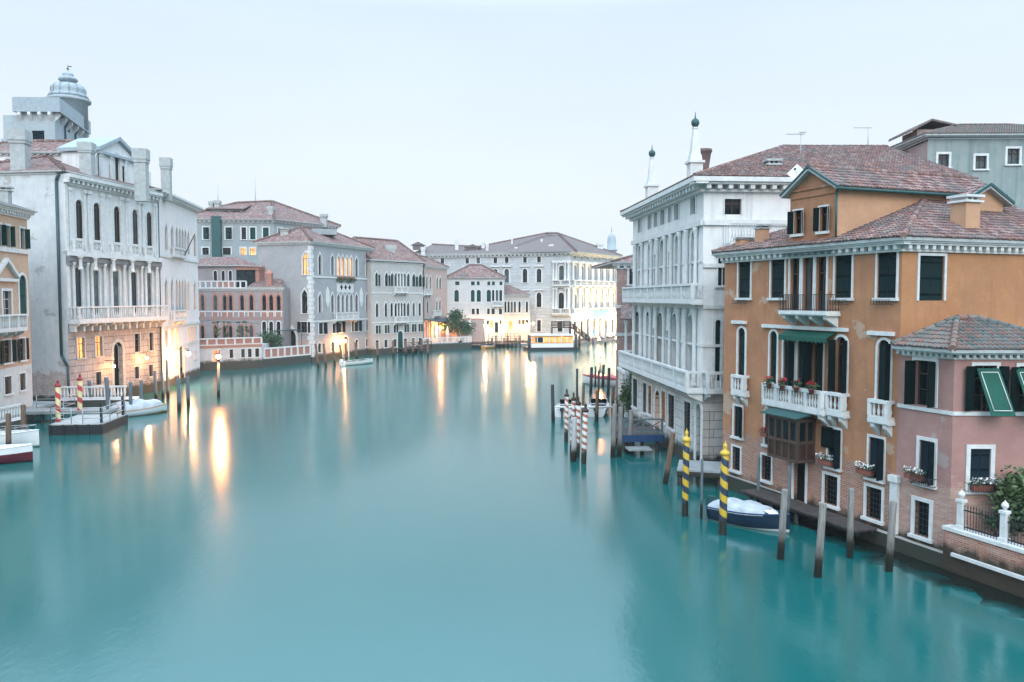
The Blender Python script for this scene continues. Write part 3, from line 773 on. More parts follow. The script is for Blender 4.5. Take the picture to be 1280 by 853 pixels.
# wooden bow window
bo = 1.0; g = fF.off(bo); bu0, bu1 = g.u_at(962, 5), g.u_at(997, 5); bz1, bz0 = g.z_at(980, 521), g.z_at(980, 575); bm = (bz0 * .55 + bz1 * .45)
mb = MB(); mb.fbox(fF, bu0, bu1, bz0, bz1, .001, bo); bw = H.part('bow_window', mb, 'wood')
fr = MB()
for k in range(5): u = bu0 + (bu1 - bu0) * k / 4; fr.fbox(fF, u - .05, u + .05, bz0 - .01, bz1 + .01, bo, bo + .05)
for zz in (bz0 + .06, bm, bz1 - .08): fr.fbox(fF, bu0 - .02, bu1 + .05, zz - .06, zz + .06, bo + .001, bo + .065)
for zz in (bz0 + .06, bm, bz1 - .08): fr.fbox(fF, bu1, bu1 + .06, zz - .061, zz + .061, .05, bo + .04)
for oo in (.08, .5, .95): fr.fbox(fF, bu1, bu1 + .05, bz0, bz1, oo - .05, oo + .05)
fr.build('frame', MT['sash'], bw)
gl = MB()
for k in range(4):
    a, b_ = bu0 + (bu1 - bu0) * k / 4 + .09, bu0 + (bu1 - bu0) * (k + 1) / 4 - .09; gl.fbox(fF, a, b_, bm + .1, bz1 - .18, bo + .001, bo + .012)
gl.fbox(fF, bu1 + .001, bu1 + .012, bm + .1, bz1 - .18, .15, .44); gl.fbox(fF, bu1 + .001, bu1 + .012, bm + .1, bz1 - .18, .57, .88)
gl.build('pane', MT['lit_dim2'] if 'lit_dim2' in MT else MT['glass'], bw)
mb = MB(); mb.hexa([fF.P(bu0 - .3, bz1 + .02, bo + .3), fF.P(bu1 + .3, bz1 + .02, bo + .3), fF.P(bu1 + .3, bz1 + .3, .01), fF.P(bu0 - .3, bz1 + .3, .01)], [fF.P(bu0 - .3, bz1 + .07, bo + .3), fF.P(bu1 + .3, bz1 + .07, bo + .3), fF.P(bu1 + .3, bz1 + .36, .01), fF.P(bu0 - .3, bz1 + .36, .01)])
mb.build('roof', MT['copper'], bw)
mb = MB(); mb.fbox(fF, bu1 + .5, bu1 + 1.15, bm - .1, bz1 - .25, .06, .11); mb.build('shutter', MT['sh_green'], bw)
mb = MB(); u = fF.u_at(1120, 2); mb.fbox(fF, u - .18, u + .18, .6, fF.z_at(1120, 596), .001, .16); mb.fbox(fF, u - .24, u + .24, fF.z_at(1120, 602), fF.z_at(1120, 594), .001, .22); H.part('pilaster', mb, 'stone_plain')
mb = MB(); mb.fbox(fF, -.2, 5.2, -.5, .72, .001, .25); mb.fbox(fF, 5.2, fF.L + 2.6, -.5, .55, .001, .3); struct('quay', mb, wallmat('quay_ledge_stone', (.36, .35, .32), (.27, .27, .25), .5, damp=1.0))
mb = MB(); mb.tube(fR.P(9.2, 7.5, .08), fR.P(9.2, 12, .08), .06); H.part('drain_pipe', mb, 'pipe')

# ---------------------------------------------------------------- the pink house
PC = fF.P(fF.L + 2.5, 0)
fP = Face(fF.P(fF.L + .003, 0, .02), PC + fF.n * .02); fQ = Face(PC + fF.n * .02, PC + fF.n * .02 + V((4.6, -.12, 0)))
MT['pink'] = wallmat('pink_plaster', (.38, .215, .19), (.30, .165, .15), .35, brick=(3.0, 1.5), brickcol=((.36, .17, .13), (.46, .30, .25)), damp=.75, patch=(.36, .29, .27), streakcol=(.30, .19, .17), pt=.58)
pk = House('pink_house', 'small dusty pink house with hipped mossy tile roof beside the garden railing', 'house', PC); H = pk
win1(fP, H, 1144, 451, 1169, 508, 'open', fw=.13, sill=False, open_a=80)
win1(fP, H, 1149.5, 551, 1167.5, 605, 'halfshut', fw=.13, shut='sh_blue', open_a=86)
win1(fP, H, 1143.5, 627, 1162, 671, 'grille', fw=.15)
win1(fQ, H, 1217, 457, 1245, 514, 'open', fw=.12, sill=False, open_a=20); win1(fQ, H, 1273, 458, 1301, 515, 'open', fw=.12, sill=False, open_a=20)
win1(fQ, H, 1212, 561, 1237.5, 613, 'shut', fw=.15, shut='sh_blue')
pe = 7.85
H.wall('pink', (fP, -.6, pe), (fQ, -.6, pe), (Face(fQ.P(fQ.L, 0), fQ.P(fQ.L, 0, -4.5)), -.6, pe))
cornice(fP, H, 8.1, .28, .36, .27, e0=False, dent=True); cornice(fQ, H, 8.1, .28, .36, .27, dz=.003)
zs = fQ.z_at(1230, 515); band(fP, H, zs, .14, .05); band(fQ, H, zs + .002, .14, .05)
A = fP.P(-.02, 8.12, .38); B = fP.P(fP.L, 8.12, 0) + fP.n * .38 + fQ.n * .36; C = fQ.P(fQ.L, 8.12, .36); Dd = fQ.P(fQ.L, 8.12, -4.5); Ap = at(1196, 399, 31.2); Aq = at(1221, 399, 31.5); E_ = V((16.0, 32.6, 8.12))
pr = roof(H, [[A, B, Ap], [B, C, Aq, Ap], [C, Dd, Aq], [E_, A, Ap], [Dd, E_, Ap, Aq]], True, 'tile_lichen', [(B, Ap), (A, Ap), (Ap, Aq), (C, Aq)])
for x0, x1 in ((1219, 1252), (1267, 1300)):   # slanting green canvas blinds
    z1 = fQ.z_at(1235, 461); z0 = fQ.z_at(1235, 517); u0, u1 = fQ.u_at(x0, 7), fQ.u_at(x1, 7); mb = MB(); o1 = .75
    mb.hexa([fQ.P(u0, z1, .07), fQ.P(u1 - .15, z1, .07), fQ.P(u1 + .1, z0, o1), fQ.P(u0 + .2, z0, o1)][::-1], [fQ.P(u0, z1 + .02, .1), fQ.P(u1 - .15, z1 + .02, .1), fQ.P(u1 + .1, z0 + .02, o1 + .03), fQ.P(u0 + .2, z0 + .02, o1 + .03)][::-1])
    aw = H.part('awning', mb, 'awning'); mb = MB()
    E4 = [fQ.P(u0 + .12, z1 - .12, .16), fQ.P(u1 - .22, z1 - .12, .16), fQ.P(u1 - .02, z0 + .2, o1 - .01), fQ.P(u0 + .3, z0 + .2, o1 - .01)]
    mb.path(E4 + E4[:1], .016, 5); mb.build('piping', MT['awning_white'], aw)
for f, xc, y, w in ((fP, 1158.5, 607, .95), (fQ, 1226, 614, 1.25)):   # iron sill guards
    z = f.z_at(xc, y) ; u = f.u_at(xc, z); mb = MB()
    for zz in (z + .05, z + .34): mb.path([f.P(u - w / 2, zz, .05), f.P(u - w / 2, zz, .34), f.P(u + w / 2, zz, .34), f.P(u + w / 2, zz, .05)], .012, 5)
    for i in range(int(w / .09) + 1): mb.tube(f.P(u - w / 2 + .09 * i, z + .05, .34), f.P(u - w / 2 + .09 * i, z + .34, .34), .009, n=4)
    H.part('sill_guard', mb, 'iron')
for f, x, y, w, o, lab, sd in ((fP, 1147.5, 600, .8, .2, 'terracotta box of white flowers on the canal-side sill of the pink house', 5), (fQ, 1231, 613, 1.15, .2, 'long box of white flowers on the pink house sill above the garden railing', 6)):
    z = f.z_at(x, y); flower_box('flower_box', lab, f.P(f.u_at(x, z), z + .03, o), f, w, 'petal_white', 'flower boxes on window sills', sd)
for x, y, w, lab, sd, pt in ((1032, 581, .8, 'white flower box on the ochre house sill just beside the wooden bow window', 7, 'petal_white'), (1081, 593, .8, 'white flower box on the ochre house sill next to the white corner pilaster', 8, 'petal_white'), (956, 546, .5, 'small dark red flower box on the ochre sill behind the bow window', 9, 'petal_red')):
    g = fF.off(.2); z = g.z_at(x, y); flower_box('flower_box', lab, g.P(g.u_at(x, z), z, 0), fF, w, pt, 'flower boxes on window sills', sd)
for i, (x, lab) in enumerate(((961, 'pot of red geraniums at the far end of the white stone balcony'), (977.5, 'pot of red geraniums second from the far end of the white stone balcony'), (995, 'pot of red geraniums third from the far end of the white stone balcony'), (1014, 'pot of red geraniums at the near end of the long white stone balcony'))):
    rnd = random.Random(20 + i); g = fF.off(.78); z = g.z_at(x, 486 + i * 2.5); p = g.P(g.u_at(x, z), z)
    t = thing('geranium_pot', lab, 'flower pot', p, 'geranium pots on the long balcony'); mb = MB(); mb.lathe(p, [(.09, 0), (.13, .22), (.145, .22), (.145, .26)], 10); mb.build('pot', MT['terracotta'], t)
    lb = MB(); foliage(lb, p + V((0, 0, .36)), (.26, .26, .16), 110, .07, rnd, clumps=6); lb.build('leaves', MT['leaf'], t)
    fb = MB(); foliage(fb, p + V((0, 0, .5)), (.2, .2, .1), 46, .06, rnd, clumps=8); fb.build('blossom', MT['petal_red'], t)

# ---------------------------------------------------------------- garden wall, railing, shrubs
gd = fF.d; G0 = PC + gd * .03 + fF.n * .35; G1 = PC + gd * 6.5 + fF.n * .25
fG = Face(G0, G1)
MT['brickwall'] = wallmat('old_brick', (.36, .15, .10), (.42, .25, .19), .2, brick=(9, .1), brickcol=((.34, .12, .08), (.44, .25, .19)), damp=.95)
gw = House('garden_wall', 'low red brick garden wall with white coping and iron railing above the water', 'wall', G0); H = gw
H.wall('brickwall', (fG, -.6, 1.5), (Face(fG.P(0, 0, -.35), fG.P(0, 0)), -.6, 1.5))
mb = MB(); mb.fbox(fG, -.02, fG.L, 1.5, 1.63, -.4, .06); H.part('coping', mb, 'stone_plain')
mb = MB(); mb.fbox(fG, .4, fG.L, .62, .74, .001, .1); H.part('ledge', mb, 'stone_plain')
gpx = [fG.u_at(1197, 2), fG.u_at(1251, 2)]; gpx.append(gpx[1] * 2 - gpx[0])
for u in gpx:
    mb = MB(); c = fG.P(u, 0, -.17); rz = math.atan2(fG.d.y, fG.d.x)
    mb.box((c.x, c.y, 1.63), (.28, .28, .14), rz); mb.box((c.x, c.y, 1.77), (.2, .2, .85), rz); mb.box((c.x, c.y, 2.62), (.27, .27, .1), rz)
    mb.lathe((c.x, c.y, 2.72), [(.05, 0), (.05, .05), (.11, .12), (.12, .18), (.09, .26), (.02, .32), (.01, .36)], 10); H.part('pier', mb, 'stone_plain')
for a, b_ in zip(gpx, gpx[1:]):
    mb = MB()
    for zz in (1.75, 2.35): mb.fbox(fG, a + .12, b_ - .12, zz - .02, zz + .02, -.19, -.15)
    n = int((b_ - a - .3) / .11)
    for i in range(n + 1):
        c = fG.P(a + .15 + (b_ - a - .3) * i / n, 0, -.17); mb.lathe((c.x, c.y, 1.63), [(.011, 0), (.011, .82), (.022, .86), (.002, .98)], 5)
    H.part('railing', mb, 'iron')
def shrub(name, label, c, rad, n, size, leaf, seed, group=None):
    rnd = random.Random(seed); t = thing(name, label, 'shrub', (c[0], c[1], c[2] - rad[2]), group); mb = MB(); foliage(mb, V(c), rad, n, size, rnd); mb.build('foliage', MT[leaf], t)
    mb = MB()
    for k in range(4): a = rnd.random() * 6.28; mb.tube((c[0], c[1], c[2] - rad[2]), (c[0] + math.cos(a) * rad[0] * .5, c[1] + math.sin(a) * rad[1] * .5, c[2]), .03, .012, 5)
    mb.build('stem', MT['bark'], t)
shrub('garden_shrub', 'leafy olive green shrub rising above the iron garden railing', (18.2, 28.2, 2.75), (.8, .6, 1.15), 3600, .11, 'leaf2', 31)
shrub('garden_shrub', 'low dark shrub behind the iron railing next to the pink wall', (17.6, 28.55, 1.8), (.7, .35, .55), 600, .07, 'leaf', 32)
shrub('garden_shrub', 'dense green bush at the edge of the picture behind the stone pier', (18.6, 27.0, 2.4), (.7, .8, .9), 2200, .1, 'leaf', 33)

# ---------------------------------------------------------------- plank walkway under the ochre front
w0, w1 = fF.u_at(955, .7), fF.u_at(1152, .7)
wk = thing('plank_walkway', 'dark wet plank walkway on piles along the foot of the ochre house', 'walkway', (fF.P(6, 0, 1).x, fF.P(6, 0, 1).y, 0))
mb = MB(); ww0, ww1 = 3.6, 10.9; n = 36
for i in range(n): a = ww0 + (ww1 - ww0) * i / n; mb.fbox(fF, a, a + (ww1 - ww0) / n - .02, .60 + .01 * random.random(), .68, .32, 1.45 + .05 * random.random())
mb.build('deck_planks', MT['plank'], wk)
mb = MB()
for oo in (.5, 1.2): mb.fbox(fF, ww0, ww1, .46, .59, oo, oo + .12)
mb.build('beam', MT['black'], wk)
for i in range(5):
    c = fF.P(ww0 + .4 + (ww1 - ww0 - .8) * i / 4, 0, 1.25); mb = MB(); mb.tube((c.x, c.y, -1), (c.x, c.y, .46), .11); mb.build('pile', MT['black'], wk)

# ---------------------------------------------------------------- the white palazzo with obelisks
MT['palazzo_white'] = wallmat('white_stone_front', (.74, .74, .73), (.63, .645, .645), .6, damp=.9, streakcol=(.30, .33, .33))
MT['palazzo_ashlar'] = wallmat('white_ashlar', (.62, .60, .57), (.50, .49, .475), .5, blocks=(1.5, .5, (.42, .41, .40)), damp=.9, streakcol=(.36, .33, .31))
WR, WL = (10.75, 45.2), (9.4, 62.5)
fW = Face(WL, WR); fV = Face(WR, V((WR[0], WR[1], 0)) - fW.n * 14.5)
wp = House('white_palazzo', 'tall white stone palazzo with two obelisks on its eave and long balustraded balconies', 'palazzo', WR); H = wp
AX = [(798, 801.3), (810.4, 814.4), (818, 822), (826, 831), (836, 839.6), (843.5, 848.8)]
row(fW, H, [(798, 801.5), (810.4, 814.3), (818, 822), (825.8, 831), (835.8, 839.4), (843.4, 848.8), (863.7, 869.7)], 263, 281, 828, fw=.16, wmin=.55, muntin=False, sill=False)
row(fW, H, [(798, 801.5), (810.3, 814.5), (824.9, 831.4), (844.2, 849), (864.7, 869.3)], 300, 357.5, 828, 'void', arch='r', fw=.14, depth=.3, sill=False)
row(fW, H, [(818, 821.5), (836, 839)], 317, 357.5, 828, fw=.1, depth=.5, sill=False)
row(fW, H, [(794.5, 799), (808, 811.6), (822, 828.4), (840.5, 846), (860, 866)], 391, 463, 825, 'void', arch='r', fw=.14, depth=.3, sill=False)
row(fW, H, [(815.5, 818.5), (832.5, 836)], 412, 463, 825, fw=.1, depth=.5, sill=False)
row(fW, H, [(791.5, 797), (804, 808.4), (835.7, 843.3), (855.4, 863.6)], 493, 535, 838, 'grille', fw=.14)
row(fW, H, [(810.4, 815), (827.2, 832.6)], 493, 533, 838, 'grille', fw=.14, lit='grille')
win1(fW, H, 819, 488, 825.4, 545, 'lit', 'r', fw=.2, sill=False, depth=.6, lit='lit_dim', muntin=False)
win1(fW, H, 870.2, 505, 876.3, 578, 'void', 'r', fw=.3, sill=False, depth=.5)
win1(fV, H, 905.6, 249, 926.4, 268.3, 'glass', fw=.07, sash='wood', sill=False); win1(fV, H, 897.3, 322, 903, 357, 'halfshut', fw=.1)
win1(fV, H, 893.6, 400, 900.3, 476, 'shut', 'r', fw=.14, sill=False)
zb1, zb2 = 4.55, 9.6
H.wall('palazzo_ashlar', (fW, -.6, zb1), (fV, -.6, zb1), (Face(fW.P(0, 0, -16), fW.P(0, 0)), -.6, zb1), depth=.45, name='ground_floor_wall')
H.wall('palazzo_white', (fW, zb1, 16.2), (fV, zb1, 16.2), (Face(fW.P(0, 0, -16), fW.P(0, 0)), zb1, 16.2), depth=.45)
cornice(fW, H, 16.65, .85, .75, .62); cornice(fV, H, 16.65, .85, .75, .62, dz=.003)
band(fW, H, 14.35, .3, .18); band(fV, H, 14.353, .3, .16)
for z in (zb2 - .02, 11.9): band(fV, H, z, .22, .12)
band(fV, H, 7.35, .16, .08); band(fW, H, 7.353, .14, .06); band(fW, H, 12.1, .12, .05)
balcony(fW, H, -.3, fW.L + .35, zb1 + .25, 1.0, 1.05, br=9, panels=7, pitch=.26)
balcony(fV, H, .02, 3.5, zb1 + .253, .9, 1.047, br=2, panels=2, pitch=.26)
balcony(fW, H, -.3, fW.L + .3, zb2 + .2, .75, 1.0, br=0, panels=9, pitch=.24)
zc = [fW.u_at(x, 12) for x in (796, 804, 816, 823.5, 833, 841, 851.5, 860.5, 872)]
for u in zc: u = min(max(u, .25), fW.L - .25); column(fW, H, u, zb2 + 1.0, 14.0, .12, .13); column(fW, H, u, zb1 + .3, zb2 - .25, .13, .14)
g = MB(); zt = fV.z_at(930, 305); g.fbox(fV, 1.1, 5.2, zt - .2, zt, .001, 1.3); te = H.part('terrace', g, 'stone_plain')
g = MB()
for zz in (zt + .05, zt + 1.0): g.fbox(fV, 1.1, 5.2, zz - .02, zz + .02, 1.24, 1.28)
for i in range(24):
    u = 1.12 + 4.06 * i / 24
    g.tube(fV.P(u, zt, 1.26), fV.P(u + .17, zt + 1, 1.26), .011, n=4); g.tube(fV.P(u + .17, zt, 1.262), fV.P(u, zt + 1, 1.262), .011, n=4)
for o in (.1, .5, .9): g.fbox(fV, 1.1, 1.12, zt, zt + 1, o, o + .03)
g.build('railing', MT['rail'], te)
qa, qb, qc, qd = fV.P(-.8, 16.66, .8), fV.P(15.5, 16.66, .8), fV.P(15.5, 16.66, -fW.L - .8), fV.P(-.8, 16.66, -fW.L - .8); r0, r1 = fV.P(8.2, 20.1, -fW.L / 2), fV.P(15.5, 20.2, -fW.L / 2)
pl, rg_ = [[qa, qb, r1, r0], [qc, qd, r0, r1], [qd, qa, r0]], [(qa, r0), (qd, r0), (r0, r1)]
ro = roof(H, pl, True, 'tile', rg_)
for px, yb in ((808.5, 250), (861, 238)):
    u = fW.u_at(px, 17); c = fW.P(u, 0, -.35); mb = MB(); rz = math.atan2(fW.d.y, fW.d.x); x, y = c.x, c.y
    mb.box((x, y, 16.6), (.75, .75, 1.35), rz); mb.box((x, y, 17.95), (.95, .95, .14), rz); mb.box((x, y, 18.09), (.7, .7, .35), rz, 0, .9); mb.box((x, y, 18.44), (.56, .56, 1.55), rz, 0, .42); mb.box((x, y, 19.99), (.3, .3, .09), rz); ob = mb.build('obelisk', MT['stone_plain'], H.root)
    mb = MB(); mb.lathe((x, y, 20.05), [(.03, 0), (.14, .06), (.23, .2), (.25, .32), (.2, .46), (.06, .56), (.035, .66), (.012, .95)], 12); mb.build('finial', MT['copper'], ob)
p = at(879, 219, 53); chimney(ro, (p.x, p.y, p.z - .6), 1.0, 1.0, 2.25, 0, 'terracotta_chimney' if 'terracotta_chimney' in MT else 'brickwall', 'bell')
p = at(965, 232, 47.5); chimney(ro, (p.x, p.y, p.z - .5), .72, .6, 2.0, .07, 'stone_grey', 'box')
q = at(1015, 209, 51); f_ = Face((q.x - 1.4, q.y), (q.x + 1.6, q.y - .2)); mb = MB(); mb.fbox(f_, 0, 3, q.z - .5, q.z + .2, -2.5, 0); mb.prism([f_.P(-.3, q.z + .2, .3), f_.P(3.3, q.z + .2, .3), f_.P(3.3, q.z + .95, -2.5), f_.P(-.3, q.z + .95, -2.5)], V((0, 0, .08))); mb.build('dormer', [MT['pipe']], ro)

# ---------------------------------------------------------------- brick house beyond, with its loggia and creeper
MT['brickhouse'] = wallmat('mauve_brick', (.30, .16, .14), (.36, .23, .21), .35, brick=(30, .1), brickcol=((.26, .12, .11), (.38, .26, .24)), damp=.8)
fB = Face((9.12, 70), (19, 70.3)); fBc = Face((11.3, 82), (9.12, 70))
bh = House('brick_house', 'brick house with pale stone bands and a tiled loggia squeezed behind the white palazzo', 'house', (9.12, 70)); H = bh
win1(fB, H, 786.5, 336.5, 793.5, 355.5, 'glass', fw=.2, muntin=True); win1(fB, H, 785, 370, 793, 379.5, 'glass', fw=.2)
H.wall('brickhouse', (fB, -.6, 12.6), (fBc, -.6, 12.6))
for z in (9.35, 6.9): band(fB, H, z, .28, .07); band(fBc, H, z + .002, .28, .07)
cornice(fB, H, 13.05, .4, .6, .6); cornice(fBc, H, 13.05, .4, .6, .6, dz=.003)
pl, rg_ = hip(fB, 12, 13.06, 1.5, .5, 'u'); roof(H, pl, False, 'tile_far', rg_)
# loggia on its canal flank
lx0, lx1, ly = 9.25, 12.0, 65.2; fLg = Face((lx0, ly), (lx1, ly)); zt = 9.3
mb = MB(); mb.hexa([V((lx0 - .5, ly - .5, 8.2)), V((lx1, ly - .5, 8.2)), V((lx1, 70, 9.5)), V((lx0 + .3, 70, 9.5))], [V((lx0 - .5, ly - .5, 8.3)), V((lx1, ly - .5, 8.3)), V((lx1, 70, 9.6)), V((lx0 + .3, 70, 9.6))]); H.part('loggia_roof', mb, 'tile_far')
for x in (.08, .75, 1.5): column(fLg, H, x, 4.3, 8.2, .13, -.2, 'stone_plain')
mb = MB(); mb.fbox(fLg, -.1, 2.7, 3.75, 3.95, -4.6, .3); H.part('loggia_floor', mb, 'stone_plain')
mb = MB(); mb.fbox(fLg, -.05, 2.6, 3.96, 4.3, -.1, .1); mb.fbox(fLg, -.05, 2.6, 4.85, 4.98, -.1, .1)
H.part('balcony', mb, 'stone_plain')
mb = MB()
for i in range(9): c = fLg.P(.1 + i * .3, 0, 0); mb.lathe((c.x, c.y, 0), [(.05, 4.3), (.08, 4.5), (.04, 4.85)], 6)
H.part('balustrade', mb, 'stone_plain')
mb = MB(); mb.fbox(fLg, .02, 2.6, -.6, 3.74, -4.4, -1.2); H.part('lower_wall', mb, 'palazzo_ashlar')
for u in (.0, .55, 1.1): pilaster(fLg, H, u + .12, 0.2, 3.72, .26, .26)
mb = MB(); mb.fbox(fLg, .9, 1.5, .6, 3.4, -1.199, -1.17); H.part('doorway', mb, 'lit_dim')
rnd = random.Random(41); t = thing('climbing_plant', 'dark leafy creeper hanging down to the water beside the white palazzo', 'plant', (9.3, 63.8, 0)); mb = MB()
foliage(mb, V((9.25, 63.9, 2.2)), (.55, .6, 1.5), 900, .14, rnd); foliage(mb, V((9.6, 63.7, 4.0)), (.4, .5, .6), 350, .12, rnd); mb.build('foliage', MT['leaf2'], t)
mb = MB(); mb.tube((9.4, 64, 0), (9.5, 63.8, 4), .05, .02); mb.build('stem', MT['bark'], t)
mb = land([(9.9, 63.2), (9.4, 69.6), (11.7, 83), (60, 110), (60, 20), (24, 15), (18.2, 26)], .4); struct('quay', mb, MT['paving'])

# ---------------------------------------------------------------- grey green house on the skyline
MT['verdigris'] = wallmat('grey_green_plaster', (.20, .26, .26), (.29, .33, .32), .8, damp=0, streakcol=(.10, .145, .15))
MT['mauve'] = wallmat('mauve_plaster', (.36, .27, .26), (.30, .23, .225), .25, damp=0)
c0 = at(1160, 168, 62); fK = Face((c0.x, c0.y), (c0.x + 14, c0.y - .3)); fKl = Face((c0.x + .6, c0.y + 10), (c0.x, c0.y)); ze = 22.15
kh = House('grey_house', 'grey green plaster house with small white framed windows standing above the ochre roof', 'house', (c0.x, c0.y)); H = kh
for x0, x1, y0, y1 in ((1172.5, 1186, 193, 209), (1219, 1233, 195, 211.5), (1259, 1274, 186, 205.5)): win1(fK, H, x0, y0, x1, y1, 'glass', fw=.17, sash='wood', muntin=True)
H.wall('verdigris', (fK, -.6, ze)); H.wall('mauve', (fKl, -.6, ze - .2))
cornice(fK, H, ze + .25, .3, .3, .5, dent=False); cornice(fKl, H, ze + .25, .3, .3, .5, dent=False, dz=.003)
pl, rg_ = hip(fK, 10, ze + .26, 1.75, .5, 'u'); ro = roof(H, pl, True, 'tile_lichen', rg_)
a = at(1141, 155, 66); f_ = Face((a.x, a.y), (a.x + 2.8, a.y - .1)); mb = MB(); mb.fbox(f_, .5, 2.6, ze - .5, a.z - .4, -3, -.3); mb.build('dormer', MT['mauve'], ro)
mb = MB(); zz = a.z; mb.prism([f_.P(-.35, zz - .55, .3), f_.P(1.4, zz + .35, .3), f_.P(3.4, zz - .1, .3), f_.P(3.4, zz - .25, .3), f_.P(1.4, zz + .2, .3), f_.P(-.35, zz - .75, .3)], f_.n * -4); mb.build('dormer_roof', MT['tile_far_grey'], ro)
mb = MB(); mb.path([fKl.P(9.5, 19.5, .06), fKl.P(6.5, 20.5, .06), fKl.P(6.4, 21.8, .06)], .1); H.part('drain_pipe', mb, 'copper')

# rooftop aerials and dish
def aerial(lab, px, ybase, ytop, Y, arms):
    b_ = at(px, ybase, Y); tp = at(px, ytop, Y); t = thing('television_aerial', lab, 'aerial', b_); mb = MB(); mb.tube(b_, tp, .03, .022, 6); mb.build('mast', MT['rail'], t); mb = MB()
    for (dx, dz, L, ang) in arms:
        p = tp + V((0, 0, dz)); v = V((math.cos(ang), math.sin(ang) * .4, 0)); mb.tube(p - v * L * .8, p + v * L * .2, .018, n=5)
        for k in range(9): c = p + v * (L * (.18 - .95 * k / 8)); w_ = V((-v.y, v.x, 0)).normalized() * .22; mb.tube(c - w_, c + w_, .008, n=4)
    mb.build('antenna', MT['rail'], t)
aerial('thin aerial with a long comb antenna on the white palazzo roof', 1001, 207, 168, 49, [(0, 0, 1.1, .1), (0, .1, .6, 2.2)])
aerial('thin mast with one bent arm on the tiled ridge of the white palazzo', 1085, 184, 160, 54, [(0, 0, 1.2, .05)])
q = at(996, 217, 40.5); t = thing('satellite_dish', 'white square satellite dish on a mast behind the ochre dormer', 'dish', q - V((0, 0, .9)))
mb = MB(); v = V((-.5, -.8, .25)).normalized(); mb.lathe(q, [(.02, -.08), (.3, -.03), (.46, .04), (.47, .07), (.42, .075), (.1, .02)], 4, axis=v, smooth=False); mb.build('dish', MT['hullwhite'], t)
mb = MB(); mb.tube(q - V((0, 0, 1.4)), q, .03); mb.tube(q, q + v * .45, .015); mb.build('bracket', MT['rail'], t); mb = MB(); mb.box(q + v * .45, (.09, .09, .09)); mb.build('receiver', MT['iron'], t)

# weed-covered mud awash along the walls; its darkness also paints in the dark reflection
MUD_REFLECTION = True
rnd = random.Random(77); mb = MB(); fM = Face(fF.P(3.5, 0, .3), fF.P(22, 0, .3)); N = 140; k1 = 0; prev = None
mm, nt_, b_m = newmat('weed_and_reflection', (.006, .009, .007), .3, spec=.4)
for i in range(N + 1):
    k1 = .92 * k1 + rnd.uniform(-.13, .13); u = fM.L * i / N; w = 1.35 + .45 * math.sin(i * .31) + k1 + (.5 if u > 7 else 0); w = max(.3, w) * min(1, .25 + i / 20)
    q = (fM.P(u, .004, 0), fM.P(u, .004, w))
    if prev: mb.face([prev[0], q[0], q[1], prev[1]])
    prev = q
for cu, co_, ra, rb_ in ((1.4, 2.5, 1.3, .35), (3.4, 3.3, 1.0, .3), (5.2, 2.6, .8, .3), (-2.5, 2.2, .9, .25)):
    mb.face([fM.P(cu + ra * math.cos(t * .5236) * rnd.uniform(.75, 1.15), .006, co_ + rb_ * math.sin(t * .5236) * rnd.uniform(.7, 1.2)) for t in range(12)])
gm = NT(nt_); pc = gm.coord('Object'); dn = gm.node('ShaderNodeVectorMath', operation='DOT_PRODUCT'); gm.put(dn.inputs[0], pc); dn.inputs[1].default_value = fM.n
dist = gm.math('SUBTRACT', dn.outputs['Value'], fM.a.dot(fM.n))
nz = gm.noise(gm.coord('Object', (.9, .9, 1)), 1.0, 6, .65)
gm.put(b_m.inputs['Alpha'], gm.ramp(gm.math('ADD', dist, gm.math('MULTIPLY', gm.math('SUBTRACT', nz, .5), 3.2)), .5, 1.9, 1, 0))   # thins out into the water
struct('mud_and_reflection', mb, mm)
# ================================================================ the opposite bank
# ---------------------------------------------------------------- peach house at the picture's edge
MT['peach'] = wallmat('peach_plaster_house', (.50, .35, .25), (.44, .30, .21), .2, damp=0, streakcol=(.34, .25, .2))
MT['peach_base'] = wallmat('white_base_plaster', (.55, .57, .56), (.46, .49, .49), .45, damp=.9, patch=(.38, .40, .40))
f1 = Face((-36.6, 47), (-39.75, 66)); f1r = Face((-39.75, 66), (-55, 63.6))
ph = House('peach_house', 'peach plaster house with white trim, green shutter and a small stone balcony above moored boats', 'house', (-39.75, 66)); H = ph
row(f1, H, [(-14, -8), (-4.5, 1), (7, 12.3), (25, 30.5)], 284.5, 310, 20, 'halfshut', fw=.16, shut='sh_teal', sill=False, open_a=88)
win1(f1, H, 24, 344, 33, 396, 'shut', 'r', fw=.22, shut='sh_teal', sill=False); win1(f1, H, 3.5, 364, 14, 398, 'glass', fw=.22, sash='sash_white', sill=False); win1(f1, H, -22, 344, -11, 396, 'shut', 'r', fw=.22, shut='sh_teal', sill=False)
row(f1, H, [(3.5, 13.5), (24.5, 31.3)], 424, 452, 20, 'open', fw=.12, shut='sh_green', open_a=10)
row(f1, H, [(5.5, 14), (24.5, 31.4)], 469, 490.5, 18, 'grille', fw=.12); win1(f1, H, -14, 462, -5, 520, 'void', fw=.12, sill=False)
zt = f1.z_at(38, 270); zb = f1.z_at(38, 455)
H.wall('peach', (f1, zb, zt)); H.wall('peach_base', (f1, -.6, zb)); H.wall('peach', (f1r, -.6, zt))
cornice(f1, H, zt + .35, .45, .75, .45); zs = f1.z_at(20, 311); band(f1, H, zs, .35, .12)
mb = MB(); z = f1.z_at(8, 348); u0, u1 = f1.u_at(-8, z), f1.u_at(20, z); um = (u0 + u1) / 2; za = f1.z_at(5, 327)
for A, B in (((u0, z), (um, za)), ((um, za), (u1, z))): mb.prism([f1.P(A[0], A[1], .001), f1.P(B[0], B[1], .001), f1.P(B[0], B[1] + .3, .001), f1.P(A[0], A[1] + .3, .001)], f1.n * .3)
